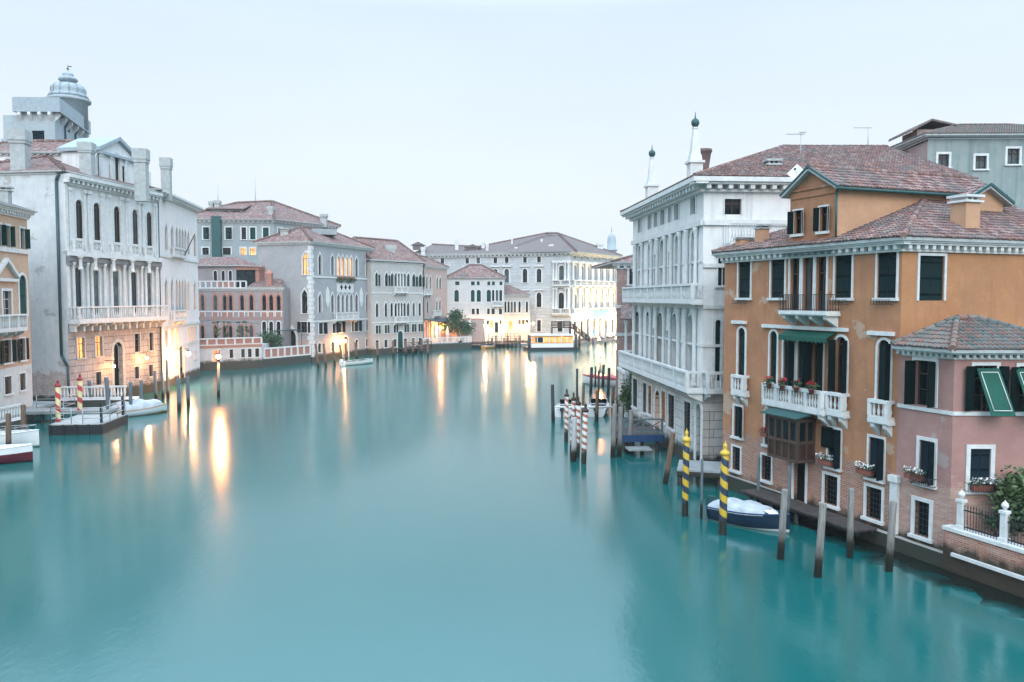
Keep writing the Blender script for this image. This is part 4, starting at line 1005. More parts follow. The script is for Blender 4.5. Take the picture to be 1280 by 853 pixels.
mb.fbox(f1, u0, u1, z - .25, z - .01, .001, .25); H.part('pediment', mb, 'stone_plain')
g = f1.off(.9); balcony(f1, H, g.u_at(-40, 6.5), g.u_at(35.5, 6.5), g.z_at(20, 415) + .2, .9, 1.15, br=7, panels=6, pitch=.28)
pl, rg_ = hip(f1, 12, zt + .36, 2.2, .6, 'u'); ro = roof(H, pl, False, 'tile_far_grey')
p = at(12, 256, 63); chimney(ro, (p.x - .5, p.y, p.z - .6), 1.0, .75, 2.0, .2, 'stone_grey', 'box')

# ---------------------------------------------------------------- the big white palace with its gothic neighbour
MT['contarini'] = wallmat('white_palace_front', (.74, .74, .74), (.62, .64, .655), .6, damp=0, streakcol=(.36, .41, .44))
MT['rustic'] = wallmat('rusticated_stone', (.44, .415, .40), (.20, .20, .21), .65, blocks=(1.6, .62, (.15, .15, .16)), damp=1.0, streakcol=(.20, .20, .21))
MT['flank'] = wallmat('flaking_flank_plaster', (.56, .59, .60), (.45, .49, .51), .5, brick=(3.2, 3.0), brickcol=((.30, .20, .18), (.46, .42, .40)), damp=1.0, patch=(.33, .34, .33), streakcol=(.34, .39, .41))
MT['gothic_pink'] = wallmat('pale_pink_marble', (.74, .69, .68), (.66, .62, .62), .35, damp=.9, streakcol=(.5, .46, .46))
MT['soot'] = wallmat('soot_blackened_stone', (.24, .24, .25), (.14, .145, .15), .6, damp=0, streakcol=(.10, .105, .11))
A_, B_, C_ = (-40, 72), (-37.85, 86), (-40.3, 103)
f2 = Face(A_, B_); f2s = Face(f2.P(0, 0, -14), A_)
cn = House('renaissance_palace', 'tall white palace with paired columns, pedimented attic and balconies, standing beside a flaking bare flank', 'palazzo', A_); H = cn
row(f2, H, [(95.6, 102.6), (117.7, 124.7), (143, 149.5), (166, 172), (184, 189.3)], 258, 303, 145, arch='r', fw=.14, sill=False, depth=.14, wid=.95)
row(f2, H, [(94, 101.4), (116, 123.5), (142, 148), (165.2, 170), (182.6, 189.5)], 337, 393, 145, arch='r', fw=.14, sill=False, depth=.14, sash='sash', muntin=False, wid=1.05)
row(f2, H, [(96.5, 105.6, 'lit'), (119.3, 127.8, 'lit'), (168, 174.6, 'glass'), (186.5, 191.5, 'glass')], 419, 442.5, 150, fw=.16, lit='lit', frame='stone_grey')
win1(f2, H, 142.5, 428, 153.5, 493, 'void', 'r', fw=.35, frame='stone_grey', sill=False, depth=.5)
row(f2, H, [(119.7, 126.3), (168.3, 173.5), (186, 191)], 461.5, 477, 150, 'grille', fw=.08, frame='stone_grey')
zg = f2.z_at(150, 402)
H.wall('rustic', (f2, -.6, zg), depth=.4, name='ground_floor_wall'); H.wall('contarini', (f2, zg, 20.6), depth=.2); H.wall('flank', (f2s, -.6, 21.0), name='flank_wall')
cornice(f2, H, 21.05, .7, .95, .62, e0=False, e1=False)
mb = MB(); mb.fbox(f2s, 0, f2s.L - .7, 21.0, 21.25, -.4, .08); H.part('parapet', mb, 'stone_plain')
zu = f2.z_at(145, 318.5)
balcony(f2, H, .1, f2.L - .1, zg + .3, 1.1, 1.25, br=12, panels=7, pitch=.3, slab=.3); band(f2, H, zu, .45, .55, u1=f2.L)
for x0, x1 in ((93, 104), (115, 127), (141, 151.5), (164, 174), (182, 191.5)):
    g = f2.off(.45); balcony(f2, H, g.u_at(x0, zu), g.u_at(x1, zu), zu + .12, .5, .95, br=0, pitch=.25)
for x in (89.5, 107, 112.5, 128.5, 137, 153, 160, 175, 180, 193.5):
    u = min(max(f2.u_at(x, 12), .3), f2.L - .3); column(f2, H, u, zg + .3, zu - 1.0, .15, .2); pilaster(f2, H, u, zu + .05, 19.9, .36, .16)
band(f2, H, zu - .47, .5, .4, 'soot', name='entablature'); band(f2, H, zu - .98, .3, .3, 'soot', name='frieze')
for x in (91, 110, 133, 157, 178): u = f2.u_at(x, zu); column(f2, H, u, zu - 1.7, zu - .5, .16, .75, n=8, name='corbel_bust')
mb = MB()
for i in range(13): u = .35 + (f2.L - .7) * i / 12; mb.fbox(f2, u - .13, u + .13, zg - .75, zg - .25, .001, .55)
H.part('corbel', mb, 'stone_plain')
mb = MB(); mb.path([f2s.P(f2s.L - .35, 21.0, .15), f2s.P(f2s.L - .6, 20.4, .15), f2s.P(f2s.L - .6, 4.8, .15), f2s.P(f2s.L + .0, 3.8, .15), f2s.P(f2s.L + .05, 1, .15)], .13, 8); H.part('drain_pipe', mb, 'pipe')
for u in (.18, f2.L - .2): mb = MB(); mb.fbox(f2, u - .18, u + .18, zg + .05, 20.1, .001, .12); H.part('quoin', mb, 'stone_plain')
mb = MB(); mb.tube(f2.P(f2.L - .02, 1, .1), f2.P(f2.L - .02, 20.2, .1), .09); H.part('drain_pipe', mb, 'pipe')
pl, rg_ = hip(f2, 14, 21.3, 2.6, .3, 'd'); ro = roof(H, pl, False, 'tile_far', rg_, rr=.2)
# pedimented attic window on the eave
fa = f2.off(-.9); u0, u1 = fa.u_at(124, 22), fa.u_at(170, 22); fA = Face(fa.P(u0, 0), fa.P(u1, 0)); zE, zA = fA.z_at(147, 195), fA.z_at(149, 176) - .1
win1(fA, H, 136, 206, 140.7, 227, 'glass', fw=.14, sill=False); win1(fA, H, 143.5, 192, 149.5, 230, 'glass', 'r', fw=.16, sill=False); win1(fA, H, 152.5, 208, 157, 230, 'glass', fw=.14, sill=False)
mb = MB(); wall_face(mb, fA, 0, fA.L, 21.0, zE, .3); gable(mb, fA, 0, fA.L, zE, zA, .5); H.part('attic_wall', mb, 'contarini')
mb = MB(); mb.fbox(fA, .01, fA.L - .01, 21.1, zE - .01, -4, -.42); H.part('attic_side', mb, 'contarini')
for u in (.25, fA.L * .3, fA.L * .7, fA.L - .25): pilaster(fA, H, u, 21.3, zE - .2, .35, .12)
mb = MB()
m_ = fA.L / 2
for (a, za_), (b_, zb_) in (((-.3, zE), (m_, zA + .05)), ((m_, zA + .05), (fA.L + .3, zE))): mb.prism([fA.P(a, za_, .35), fA.P(b_, zb_, .35), fA.P(b_, zb_ + .35, .35), fA.P(a, za_ + .35, .35)], fA.n * -4.6)
mb.fbox(fA, -.2, fA.L + .2, zE - .25, zE - .005, .001, .3); H.part('pediment', mb, 'lead')
for s_, u in ((-1, -.0), (1, fA.L)):
    mb = MB(); pts = [fA.P(u, 21.2, -.1), fA.P(u + s_ * 1.1, 21.2, -.1), fA.P(u + s_ * .95, 22.0, -.1), fA.P(u + s_ * .4, 22.6, -.1), fA.P(u + s_ * .3, 23.6, -.1), fA.P(u, 24.0, -.1)]; mb.prism(pts if s_ > 0 else pts[::-1], fA.n * -.3); H.part('scroll', mb, 'stone_plain')
for px, yt, yb, Y, w in ((177.5, 187, 247, 79.5, 1.35), (208.5, 198, 247, 88.5, 1.15), (26.5, 164, 222, 73.5, 1.55), (109.5, 179, 224, 76, 1.3)):
    p = at(px, yb, Y); t_ = at(px, yt, Y); chimney(ro, (p.x, p.y, p.z - .4), w, w, t_.z - p.z + .4, f2.d.x, 'stone_grey', 'block')
# raised attic block and belvedere behind
c = at(0, 212, 80); c1 = at(121, 212, 80); fb = Face((c.x - 6, 80), (c1.x, 80)); zt = at(60, 192, 80).z
row(fb, H, [(8, 14), (40, 46), (50, 56)], 199, 209, 40, 'glass', fw=.1, sill=False)
H.wall('contarini', (fb, 20.5, zt), (Face(fb.P(fb.L, 0), fb.P(fb.L, 0, -12)), 20.5, zt), name='attic_block')
cornice(fb, H, zt + .1, .3, .35, .6); pl, rg_ = hip(fb, 10, zt + .12, 2.0, .4, 'u'); roof(H, pl, False, 'tile_far', rg_, rr=.2, name='attic_roof')
e0 = at(23, 140, 86); e1 = at(68, 140, 86); fe = Face((e0.x, 86), (e1.x, 86)); far = at(106, 150, 97); feR = Face((e1.x, 86), (far.x, 97)); zt, zb = at(45, 123, 86).z, at(45, 141, 86).z
bl = House('belvedere', 'grey rooftop belvedere with a corbelled terrace and ribbed onion dome', 'tower', (e1.x, 86)); H = bl
win1(fe, H, 40, 163.5, 55.5, 175, 'shut', fw=0, shut='sh_blue', sill=False); win1(feR, H, 84.5, 151, 88, 166, 'glass', fw=0)
MT['belv'] = wallmat('belvedere_render', (.37, .43, .455), (.31, .365, .39), .45, damp=0, streakcol=(.3, .35, .37))
H.wall('belv', (fe, 20, zb), (feR, 20, zb), (Face(feR.P(feR.L, 0), feR.P(feR.L, 0) + V((-12, 3, 0))), 20, zb), (Face(fe.P(0, 0, -14), fe.P(0, 0)), 20, zb))
mb = MB(); q_ = [fe.P(-.3, zb, .55), feR.P(0, zb, .55) + V((.25, -.5, 0)), feR.P(feR.L + .3, zb, .55), feR.P(feR.L, zb, 0) + V((-12, 4, 0)), fe.P(-.3, zb, -12)]; mb.prism(q_, V((0, 0, zt - zb))); H.part('parapet', mb, 'lead')
for f in (fe, feR):
    n = 4 if f is fe else 6
    for i in range(n): u = .3 + (f.L - .6) * i / (n - 1); mb = MB(); mb.prism([f.P(u - .16, zb - .01, .001), f.P(u - .16, zb - .01, .5), f.P(u - .16, zb - .3, .5), f.P(u - .16, zb - .9, .001)], f.d * .32); H.part('corbel', mb, 'stone_plain')
for s_, u in ((f, u) for f in (feR,) for u in (3.2, 7.0)): mb = MB(); mb.path([s_.P(u + .5, zb - .3, .3), s_.P(u, zb - .9, .12), s_.P(u, 25.5, .12)], .1, 6); H.part('drain_pipe', mb, 'pipe')
mb = MB(); l0 = at(8, 150, 87); mb.fbox(Face((l0.x, 86.4), (e0.x, 86.4)), 0, e0.x - l0.x, 20, at(8, 143, 86).z, -6, 0); H.part('stair_turret', mb, 'belv')
dc = at(86, 130, 95); s_ = .095
def dz(y): return at(86, y, 95).z
mb = MB(); mb.lathe((dc.x, dc.y, 0), [(2.0, dz(160)), (2.0, dz(128.5)), (2.35, dz(128)), (2.4, dz(125)), (2.05, dz(124)), (2.05, dz(122.5))], 20); H.part('drum', mb, 'belv')
mb = MB(); n = 16; prof = [(2.1, 122.5), (1.95, 119), (1.75, 117), (1.82, 114), (1.78, 110.5), (1.5, 107.5), (.95, 105.2), (.62, 104.5), (.6, 102.8), (.9, 101.6), (1.0, 99.5), (.9, 97.5), (.55, 96), (.62, 94.5), (.58, 92.5), (.3, 90.5), (.12, 89.5), (.1, 87)]
mb.lathe((dc.x, dc.y, 0), [(r, dz(y)) for r, y in prof], n); 
for i in range(12):
    a = i * math.pi / 6; mb.path([V((dc.x + math.cos(a) * (r + .02), dc.y + math.sin(a) * (r + .02), dz(y))) for r, y in prof[:11]], .06, 5)
dm_ = H.part('dome', mb, 'lead'); mb = MB(); mb.tube((dc.x, dc.y, dz(88)), (dc.x, dc.y, dz(81)), .05, .02, 6); mb.lathe((dc.x, dc.y, dz(86.5)), [(.02, -.16), (.16, 0), (.02, .16)], 8); mb.fbox(Face((dc.x, dc.y), (dc.x + 1, dc.y)), 0, .45, dz(84), dz(83), -.02, .02); mb.build('finial', MT['iron'], dm_)
mb = MB(); f_ = Face((dc.x - .6, dc.y - 2.02), (dc.x + .2, dc.y - 2.06)); mb.fbox(f_, 0, .8, dz(137), dz(131), -.1, .03); H.part('window', mb, 'glass')

f3 = Face(f2.P(f2.L + .02, 0), C_)
gp_ = House('gothic_palace', 'pale pink gothic palace with rows of pointed windows, lit by quay lamps', 'palazzo', C_); H = gp_
for y0, y1, z_ in ((285, 316, 0), (349, 388, 1)):
    row(f3, H, [(206, 209), (213.5, 216.3), (219.5, 222), (223.2, 225.7), (226.8, 229.2), (230.2, 232.6), (234, 236.4), (242, 244.6)], y0, y1, 225, arch='o', fw=.14, sill=False, depth=.16, wmin=.85, kind='glass', muntin=False)
row(f3, H, [(206, 209.4), (214, 217.4), (219.5, 222), (235, 237.5), (239, 241.5), (243, 245.4)], 411, 430.5, 225, fw=.14, wmin=.8, muntin=False)
row(f3, H, [(216, 218.2), (220, 222.2), (243, 245.2)], 444, 455, 225, fw=.1, wmin=.7, muntin=False)
win1(f3, H, 224.4, 433, 230.2, 474, 'lit', fw=.25, sill=False, depth=.5, lit='lit', muntin=False)
H.wall('gothic_pink', (f3, -.6, 21.0), (Face(f3.P(f3.L, 0), f3.P(f3.L, 0, -14)), -.6, 21.0), depth=.2)
cornice(f3, H, 21.5, .7, .7, .5, e0=False); 
for y in (322, 404): band(f3, H, f3.z_at(225, y), .3, .14)
g = f3.off(.7); balcony(f3, H, g.u_at(219, 8), g.u_at(234, 8), f3.z_at(226, 399), .7, 1.1, br=4, panels=3, pitch=.35)
g = f3.off(.5); balcony(f3, H, g.u_at(218.5, 16), g.u_at(233, 16), f3.z_at(226, 322) + .05, .5, .9, br=0, panels=3, pitch=.35)
pl, rg_ = hip(f3, 12, 21.52, 2.0, .6, 'u'); ro = roof(H, pl, False, 'tile_far_grey')
a, b_ = f3.P(f3.u_at(228, 14), f3.z_at(228, 321), .2), at(243.5, 292.5, 89); t = thing('flagpole', 'bare slanting flagpole jutting over the water from the pink gothic palace', 'flagpole', a); mb = MB(); mb.tube(a, b_, .07, .045, 6); mb.build('pole', MT['iron'], t); mb = MB(); mb.lathe(b_, [(.02, -.1), (.1, 0), (.02, .12)], 8); mb.build('finial', MT['gold'], t)

# ---------------------------------------------------------------- loggia house: brick trimmed, two storeys over a white water wall
MT['greyplaster'] = wallmat('grey_rose_plaster', (.32, .285, .285), (.25, .235, .24), .45, damp=0, streakcol=(.24, .23, .24))
MT['brickarch'] = simple('red_brick_trim', (.34, .14, .10), .9, .35, 5, c2=(.44, .24, .19), bump=.2)
MT['waterwall'] = wallmat('white_water_wall', (.58, .56, .56), (.48, .47, .47), .4, damp=1.2)
MT['rose_panel'] = simple('rose_brick_panel', (.40, .20, .16), .9, .3, 3)
p0, p1 = at(244, 400, 122), at(354, 400, 121); f4 = Face((p0.x, 122), (p1.x, 121))
lh = House('loggia_house', 'low house with brick trimmed arched windows and roof terrace behind a white balustraded water wall', 'house', (p1.x, 121)); H = lh
WX = [(250, 256), (266.5, 272), (278, 283.3), (286, 290.3), (300, 304.8), (312, 316.3), (328, 332.5), (337, 341), (346, 350.5)]
row(f4, H, WX, 368, 388, 300, arch='o', fw=.26, frame='brickarch', sill=False, depth=.3, muntin=False, kind='glass', wid=.62)
row(f4, H, WX[:6], 406, 426, 300, arch='o', fw=.22, frame='brickarch', sill=False, depth=.3, muntin=False, wid=.6); row(f4, H, WX[6:], 402, 419, 340, arch='r', fw=.14, sill=False, muntin=False, wid=.6)
zt = f4.z_at(300, 361)
H.wall('greyplaster', (f4, -.6, zt), (Face(f4.P(f4.L, 0), f4.P(f4.L, 0, -4)), -.6, zt)); cornice(f4, H, zt + .2, .3, .5, .4)
for y in (389, 397.5): band(f4, H, f4.z_at(300, y), .16, .07, 'brickarch' if y > 390 else 'stone_plain')
for x0, x1 in WX:
    z = f4.z_at(300, 396); u = f4.u_at((x0 + x1) / 2, z); mb = MB(); mb.fbox(f4, u - .38, u + .38, z, z + .78, .001, .05); mb2 = MB(); mb2.fbox(f4, u - .52, u - .38, z, z + .8, .001, .08); mb2.fbox(f4, u + .38, u + .52, z, z + .8, .001, .08)
    pn = H.part('parapet_panel', mb, 'rose_panel'); mb2.build('frame', MT['stone_plain'], pn)
# upper set-back storey, terrace balustrade, lean-to roof, chimney
fu = f4.off(-2.2); ua, ub = fu.u_at(243, 13), fu.u_at(294, 13); fU = Face(fu.P(ua, 0), fu.P(ub, 0)); zu = fU.z_at(270, 332)
row(fU, H, [(267, 271.5), (277, 281), (286, 290)], 338.5, 351, 278, arch='r', fw=.1, sill=False, muntin=False)
H.wall('greyplaster', (fU, zt, zu), name='upper_wall')
mb = MB(); ue = fu.u_at(319, 13); mb.fbox(fu, ub + .01, ue, zt, zu - .7, -3, -.4); gp2 = H.part('glazed_gallery', mb, 'glass'); mb = MB(); mb.fbox(fu, ub, ue + .7, zu - .69, zu - .1, -3.2, .15); mb.fbox(fu, ue, ue + .6, zt, zu - .7, -3, -.1); mb.build('surround', MT['rose_panel'], gp2)
q = lambda u, o, z: fu.P(u, z, o)
roof(H, [[q(ua - .3, .5, zu), q(ub + .4, .5, zu), q(ub - 1.5, -4, zu + 1.5), q(ua - .3, -4, zu + 1.5)], [q(ub + .4, .5, zu), q(ue + 1.2, .4, zu - .1), q(ub - 1.5, -4, zu + 1.5)]], False, 'tile_far', name='upper_roof')
roof(H, [[q(f4.u_at(308, zt), 2.5, zt + .2), q(f4.L + .3, 2.5, zt + .2), q(f4.L - 1.6, -2, zt + 1.7), q(f4.u_at(314, zt), -2, zt + 1.7)]], False, 'tile_far', name='lean_to_roof')
mb = MB(); z = zt + .2; e_ = f4.u_at(308, zt)
mb.fbox(f4, 0, e_, z + .85, z + 1.0, -.1, .15)
for i in range(10): u = e_ * i / 9; mb.fbox(f4, u - .1, u + .1, z, z + .85, -.08, .13)
tb = H.part('terrace_balustrade', mb, 'stone_plain'); mb = MB()
for i in range(4, 7): mb.fbox(f4, e_ * i / 9 + .2, e_ * (i + 1) / 9 - .2, z + .05, z + .8, 0, .05)
mb.build('panel', MT['rose_panel'], tb)
p = at(337, 357, 122); chimney(H.root, (p.x, p.y, p.z - .6), .95, .9, 3.1, 0, 'rose_panel', 'gable', 'brickarch')
# water wall with its terrace
T0, T1 = (-43.6, 107.5), (-35.5, 113.2); fT = Face(T0, T1); fTr = Face(T1, V((T1[0] - .6, T1[1] + 8.2, 0)))
row(fT, H, [(287, 291.5), (301.5, 306), (310, 314.5), (319, 324)], 436.5, 447, 305, 'glass', fw=.16); win1(fT, H, 266.5, 438, 275, 452, 'lit', fw=.15, lit='lit_red', sill=False)
zT = 3.3
H.wall('waterwall', (fT, -.6, zT), (fTr, -.6, zT), name='water_wall'); band(fT, H, zT + .12, .3, .12, 'brickarch')
mb = MB(); mb.prism([fT.P(0, zT - .1, -.02), fT.P(fT.L, zT - .1, -.02), fT.P(fT.L, zT - .1, -.02) + V((-.6, 8.2, 0)), fT.P(0, zT - .1, -.02) + V((-4.5, 14.5, 0))], V((0, 0, .1))); H.part('terrace_floor', mb, 'stone_grey')
mb = MB(); mb.fbox(fT, -.05, fT.L + .05, zT + .95, zT + 1.12, -.2, .1); mb.fbox(fT, -.05, fT.L + .05, zT + .13, zT + .25, -.18, .08)
for i in range(9): u = fT.L * i / 8; mb.fbox(fT, u - .12, u + .12, zT + .25, zT + .95, -.17, .07)
tb = H.part('terrace_balustrade', mb, 'stone_plain')
for i in range(8):
    mb = MB(); mb.fbox(fT, fT.L * i / 8 + .13, fT.L * (i + 1) / 8 - .13, zT + .26, zT + .94, -.1, .02); mb.build('panel', MT['rose_panel'], tb)
rnd = random.Random(55); t = thing('pergola_vine', 'thin green vine trained on wires over the white balustraded terrace', 'vine', fT.P(4, zT, -2)); mb = MB(); mb.path([fT.P(0, 6.6, -.8), fT.P(3, 6.8, -1), fT.P(fT.L, 6.3, -1)], .03, 5)
mb.build('wire', MT['iron'], t); mb = MB()
for u in (4.2, 5.6, 7.2, 8.2): foliage(mb, fT.P(u, 5.2, -1.3), (.4, .4, 1.1), 90, .16, rnd); foliage(mb, fT.P(u, 6.5, -1), (.9, .3, .15), 60, .14, rnd)
mb.build('foliage', MT['leaf2'], t)
mb = MB()
for u in (4.2, 5.6, 7.2, 8.2): mb.tube(fT.P(u, zT, -1.3), fT.P(u, 6.6, -1.1), .03, n=5)
mb.build('stem', MT['bark'], t)

# ---------------------------------------------------------------- large grey house behind
MT['greyhouse'] = wallmat('blue_grey_plaster', (.30, .345, .36), (.25, .29, .305), .45, damp=0, streakcol=(.25, .29, .30))
c = at(342, 275, 140); f5 = Face((at(225, 275, 139).x, 139), (c.x, 140)); f5r = Face((c.x, 140), (at(421, 283, 153).x, 153)); z5 = at(342, 277, 140).z
gh = House('grey_hipped_house', 'large plain grey house with rooftop lantern and lit upper windows, rising behind the loggia house', 'house', (c.x, 140)); H = gh
row(f5, H, [(254, 261, 'halfshut'), (282, 289.5, 'halfshut'), (302, 307.7, 'glass'), (312.6, 319.4, 'shut'), (328.7, 336, 'shut')], 284.5, 299.5, 300, fw=.2, shut='sh_teal', open_a=85)
row(f5, H, [(253, 261, 'glass'), (278.5, 288.5, 'glass'), (301, 307.5, 'lit'), (312.6, 319, 'lit')], 310, 318.7, 290, fw=.2, sill=False)
win1(f5, H, 329, 317, 335, 343.5, 'lit', 'o', fw=.25); row(f5r, H, [(347.5, 352.5), (385, 389)], 285, 294, 350, fw=.2)
H.wall('greyhouse', (f5, -.6, z5), (f5r, -.6, z5), depth=.3); cornice(f5, H, z5 + .35, .5, .6, .8); cornice(f5r, H, z5 + .35, .5, .6, .8, dz=.003)
mb = MB(); mb.fbox(f5, f5.u_at(266.5, 20), f5.u_at(277.5, 20), 12, z5 + .8, .001, .9); H.part('lift_shaft', mb, 'copper')
ev = z5 + .36; a = f5.P(-.6, ev, .6); b_ = f5.P(f5.L, ev, 0) + f5.n * .6 + f5r.n * .4; cc = f5r.P(f5r.L + .5, ev, .6); d_ = f5r.P(f5r.L, ev, 0) + V((-22, 4, 0)); r0 = at(296, 254, 148); r1 = at(340, 252, 150)
roof(H, [[a, b_, r1, r0], [b_, cc, r1], [cc, d_, r0, r1], [d_, a, r0]], False, 'tile_far', [(b_, r1), (r0, r1), (cc, r1), (a, r0)], rr=.25); ro = [k for k in H.root.children if k.name.startswith('roof')][-1]
al = at(262, 270, 143); ar = at(303, 270, 143); fl = Face((al.x, 143), (ar.x, 143)); zl = al.z - 1.2; zl1 = at(280, 262, 143).z
mb = MB(); mb.fbox(fl, 0, fl.L, zl, zl1, -4, 0); lt = H.part('roof_lantern', mb, 'greyhouse'); mb = MB()
for x0, x1 in ((278, 285), (289, 300)): mb.fbox(fl, fl.u_at(x0, zl1), fl.u_at(x1, zl1), zl + .9, zl1 - .25, .001, .02)
mb.build('pane', MT['glass'], lt); mb = MB(); mb.prism([fl.P(-.5, zl1, .5), fl.P(fl.L + .5, zl1, .5), fl.P(fl.L + .5, zl1 + 1.2, -4), fl.P(-.5, zl1 + 1.2, -4)], V((0, 0, .12))); mb.build('lantern_roof', MT['tile_far'], lt)
for px, yt, yb, Y, w in ((264.5, 252, 264, 144, .9), (272, 251, 264, 144, 1.1), (339, 258, 274, 142, 1.0), (405, 268, 281, 150, 1.3)):
    p = at(px, yb, Y); t_ = at(px, yt, Y); chimney(ro, (p.x, p.y, p.z - .5), w, w, t_.z - p.z + .5, 0, 'stone_grey', 'block')
for px, yt, lab in ((319, 220, 'tall thin bare mast on the ridge of the large grey house'), (272.5, 231, 'faint thin mast by the twin chimneys of the large grey house')):
    p = at(px, 256, 148); q_ = at(px, yt, 148); t = thing('mast', lab, 'mast', p); mb = MB(); mb.tube(p, q_, .07, .03, 6); mb.build('pole', MT['rail'], t); mb = MB(); mb.tube(p, p + V((1.2, 0, -1.2)), .015, n=4); mb.tube(p + V((0, 0, 1.5)), p + V((1.3, 0, -.6)), .012, n=4); mb.build('stay', MT['rail'], t)

# ---------------------------------------------------------------- gothic house with four glowing windows
MT['gothic_grey'] = wallmat('weathered_gothic_plaster', (.34, .345, .36), (.27, .285, .30), .5, brick=(3.4, 4.0), brickcol=((.38, .24, .2), (.5, .42, .39)), damp=1.0, streakcol=(.30, .31, .32))
g0, g1 = (-30.8, 123), (-24.75, 141); f6 = Face(g0, g1); f6s = Face(f6.P(0, 0, -9.5), g0)
go = House('gothic_house', 'grey gothic house with four glowing pointed windows above a quatrefoil balcony', 'palazzo', g0); H = go
row(f6, H, [(398, 402, 'glass'), (413.8, 417.4, 'glass'), (421.6, 425, 'lit'), (426.7, 430, 'lit'), (432, 435.3, 'lit'), (437.2, 440.6, 'lit'), (444, 447.5, 'glass'), (457, 460, 'glass')], 320, 345, 430, arch='o', fw=.2, depth=.3, muntin=False, wmin=.85, sill=False, lit='lit')
row(f6, H, [(398, 402), (413.8, 417.4), (421.6, 424.6), (427, 430), (432.4, 435.3), (437.8, 440.6), (444, 447.5), (457, 460)], 367, 390, 430, arch='o', fw=.2, depth=.3, muntin=False, wmin=.85, sill=False)
row(f6, H, [(398.5, 404.3), (415.5, 420), (423, 427.6), (439.5, 443), (444.5, 448.5), (457.6, 462)], 402, 415.5, 430, 'halfshut', fw=.16, shut='sh_blue', open_a=86)
row(f6, H, [(397.4, 401.7), (414, 418), (444, 447.6), (457.2, 460.8)], 426, 437, 430, arch='r', fw=.18, muntin=False)
win1(f6, H, 428.5, 421, 435, 447, 'lit', 'r', fw=.3, sill=False, depth=.5, lit='lit', muntin=False)
win1(f6s, H, 378.5, 315.6, 385.6, 343.4, 'lit', 'o', fw=.2); win1(f6s, H, 377.4, 362, 384.5, 392, 'glass', 'o', fw=.2); win1(f6s, H, 376, 402.5, 384, 416, 'open', fw=.12, open_a=8, shut='sh_blue'); win1(f6s, H, 360.5, 411, 370, 440, 'void', 'o', fw=.35, sill=False)
H.wall('gothic_grey', (f6, -.6, 18.2), (f6s, -.6, 18.2), (Face(f6.P(f6.L, 0), f6.P(f6.L, 0, -9)), -.6, 18.2), depth=.3); cornice(f6, H, 18.6, .45, .5, .55); cornice(f6s, H, 18.6, .45, .5, .55, dz=.003)
for y in (347, 399.5): band(f6, H, f6.z_at(430, y), .22, .1)
mb = MB()
for i in range(26):
    z = .8 + i * .66; w_ = .75 if i % 2 else .5; mb.fbox(f6, -.04, w_, z, z + .6, .001, .05); mb.fbox(f6s, f6s.L - (1.25 - w_), f6s.L + .045, z, z + .6, .001, .05)
H.part('quoins', mb, 'stone_plain')
g = f6.off(.8); balcony(f6, H, g.u_at(421, 8), g.u_at(449, 8), f6.z_at(434, 399), .8, 1.15, br=5, panels=4, pitch=.3)
mb = MB(); zq0, zq1 = f6.z_at(431, 367) + .05, f6.z_at(431, 354.5); uq0, uq1 = f6.u_at(421, 12), f6.u_at(441.3, 12); mb.fbox(f6, uq0, uq1, zq0 + .1, zq1, .001, .10); tr = H.part('tracery', mb, 'stone_plain'); mb = MB()
for i in range(3):
    u = uq0 + (uq1 - uq0) * (i + 1) / 4; zc_ = (zq0 + zq1) / 2 + .15
    for dx, dz_ in ((.2, 0), (-.2, 0), (0, .22), (0, -.22)): c = f6.P(u + dx, zc_ + dz_, .09); mb.lathe(c, [(.19, 0), (.19, .022)], 10, axis=f6.n)
mb.build('quatrefoil', MT['void'], tr)
for x in (409.5, 451.5):
    z = f6.z_at(430, 373); u = f6.u_at(x, z); mb = MB(); mb.prism([f6.P(u, z + 1.9, .001), f6.P(u - .5, z + 1, .001), f6.P(u - .55, z - .4, .001), f6.P(u, z - 1.6, .001), f6.P(u + .55, z - .4, .001), f6.P(u + .5, z + 1, .001)], f6.n * .07); H.part('relief_panel', mb, 'stone_plain')
rnd = random.Random(61); mb = MB()
z = f6.z_at(431, 349)
t = thing('hanging_plants', 'trough of trailing green plants under the four glowing gothic windows', 'plants', f6.P(f6.u_at(431, z), z, .3))
for i in range(7): foliage(mb, f6.P(uq0 + (uq1 - uq0) * i / 6, z - .1, .28), (.45, .25, .5), 60, .17, rnd)
mb.build('foliage', MT['leaf2'], t); mb = MB(); mb.fbox(f6, uq0, uq1, z + .1, z + .35, .12, .42); mb.build('trough', MT['terracotta'], t)
pl, rg_ = hip(f6, 9.5, 18.62, 2.6, .5, 'u'); ro = roof(H, pl, False, 'tile_far', rg_, rr=.22)
p = at(355.5, 301, 127); chimney(ro, (p.x, p.y, p.z - .5), 1.2, 1.0, 2.4, .3, 'stone_grey', 'box')
mb = MB(); m1 = f6.P(f6.L * .45, 20.6, -3); mb.box((m1.x, m1.y, 20.2), (4, 3, .9), .3); mb.build('dormer', MT['greyhouse'], ro)
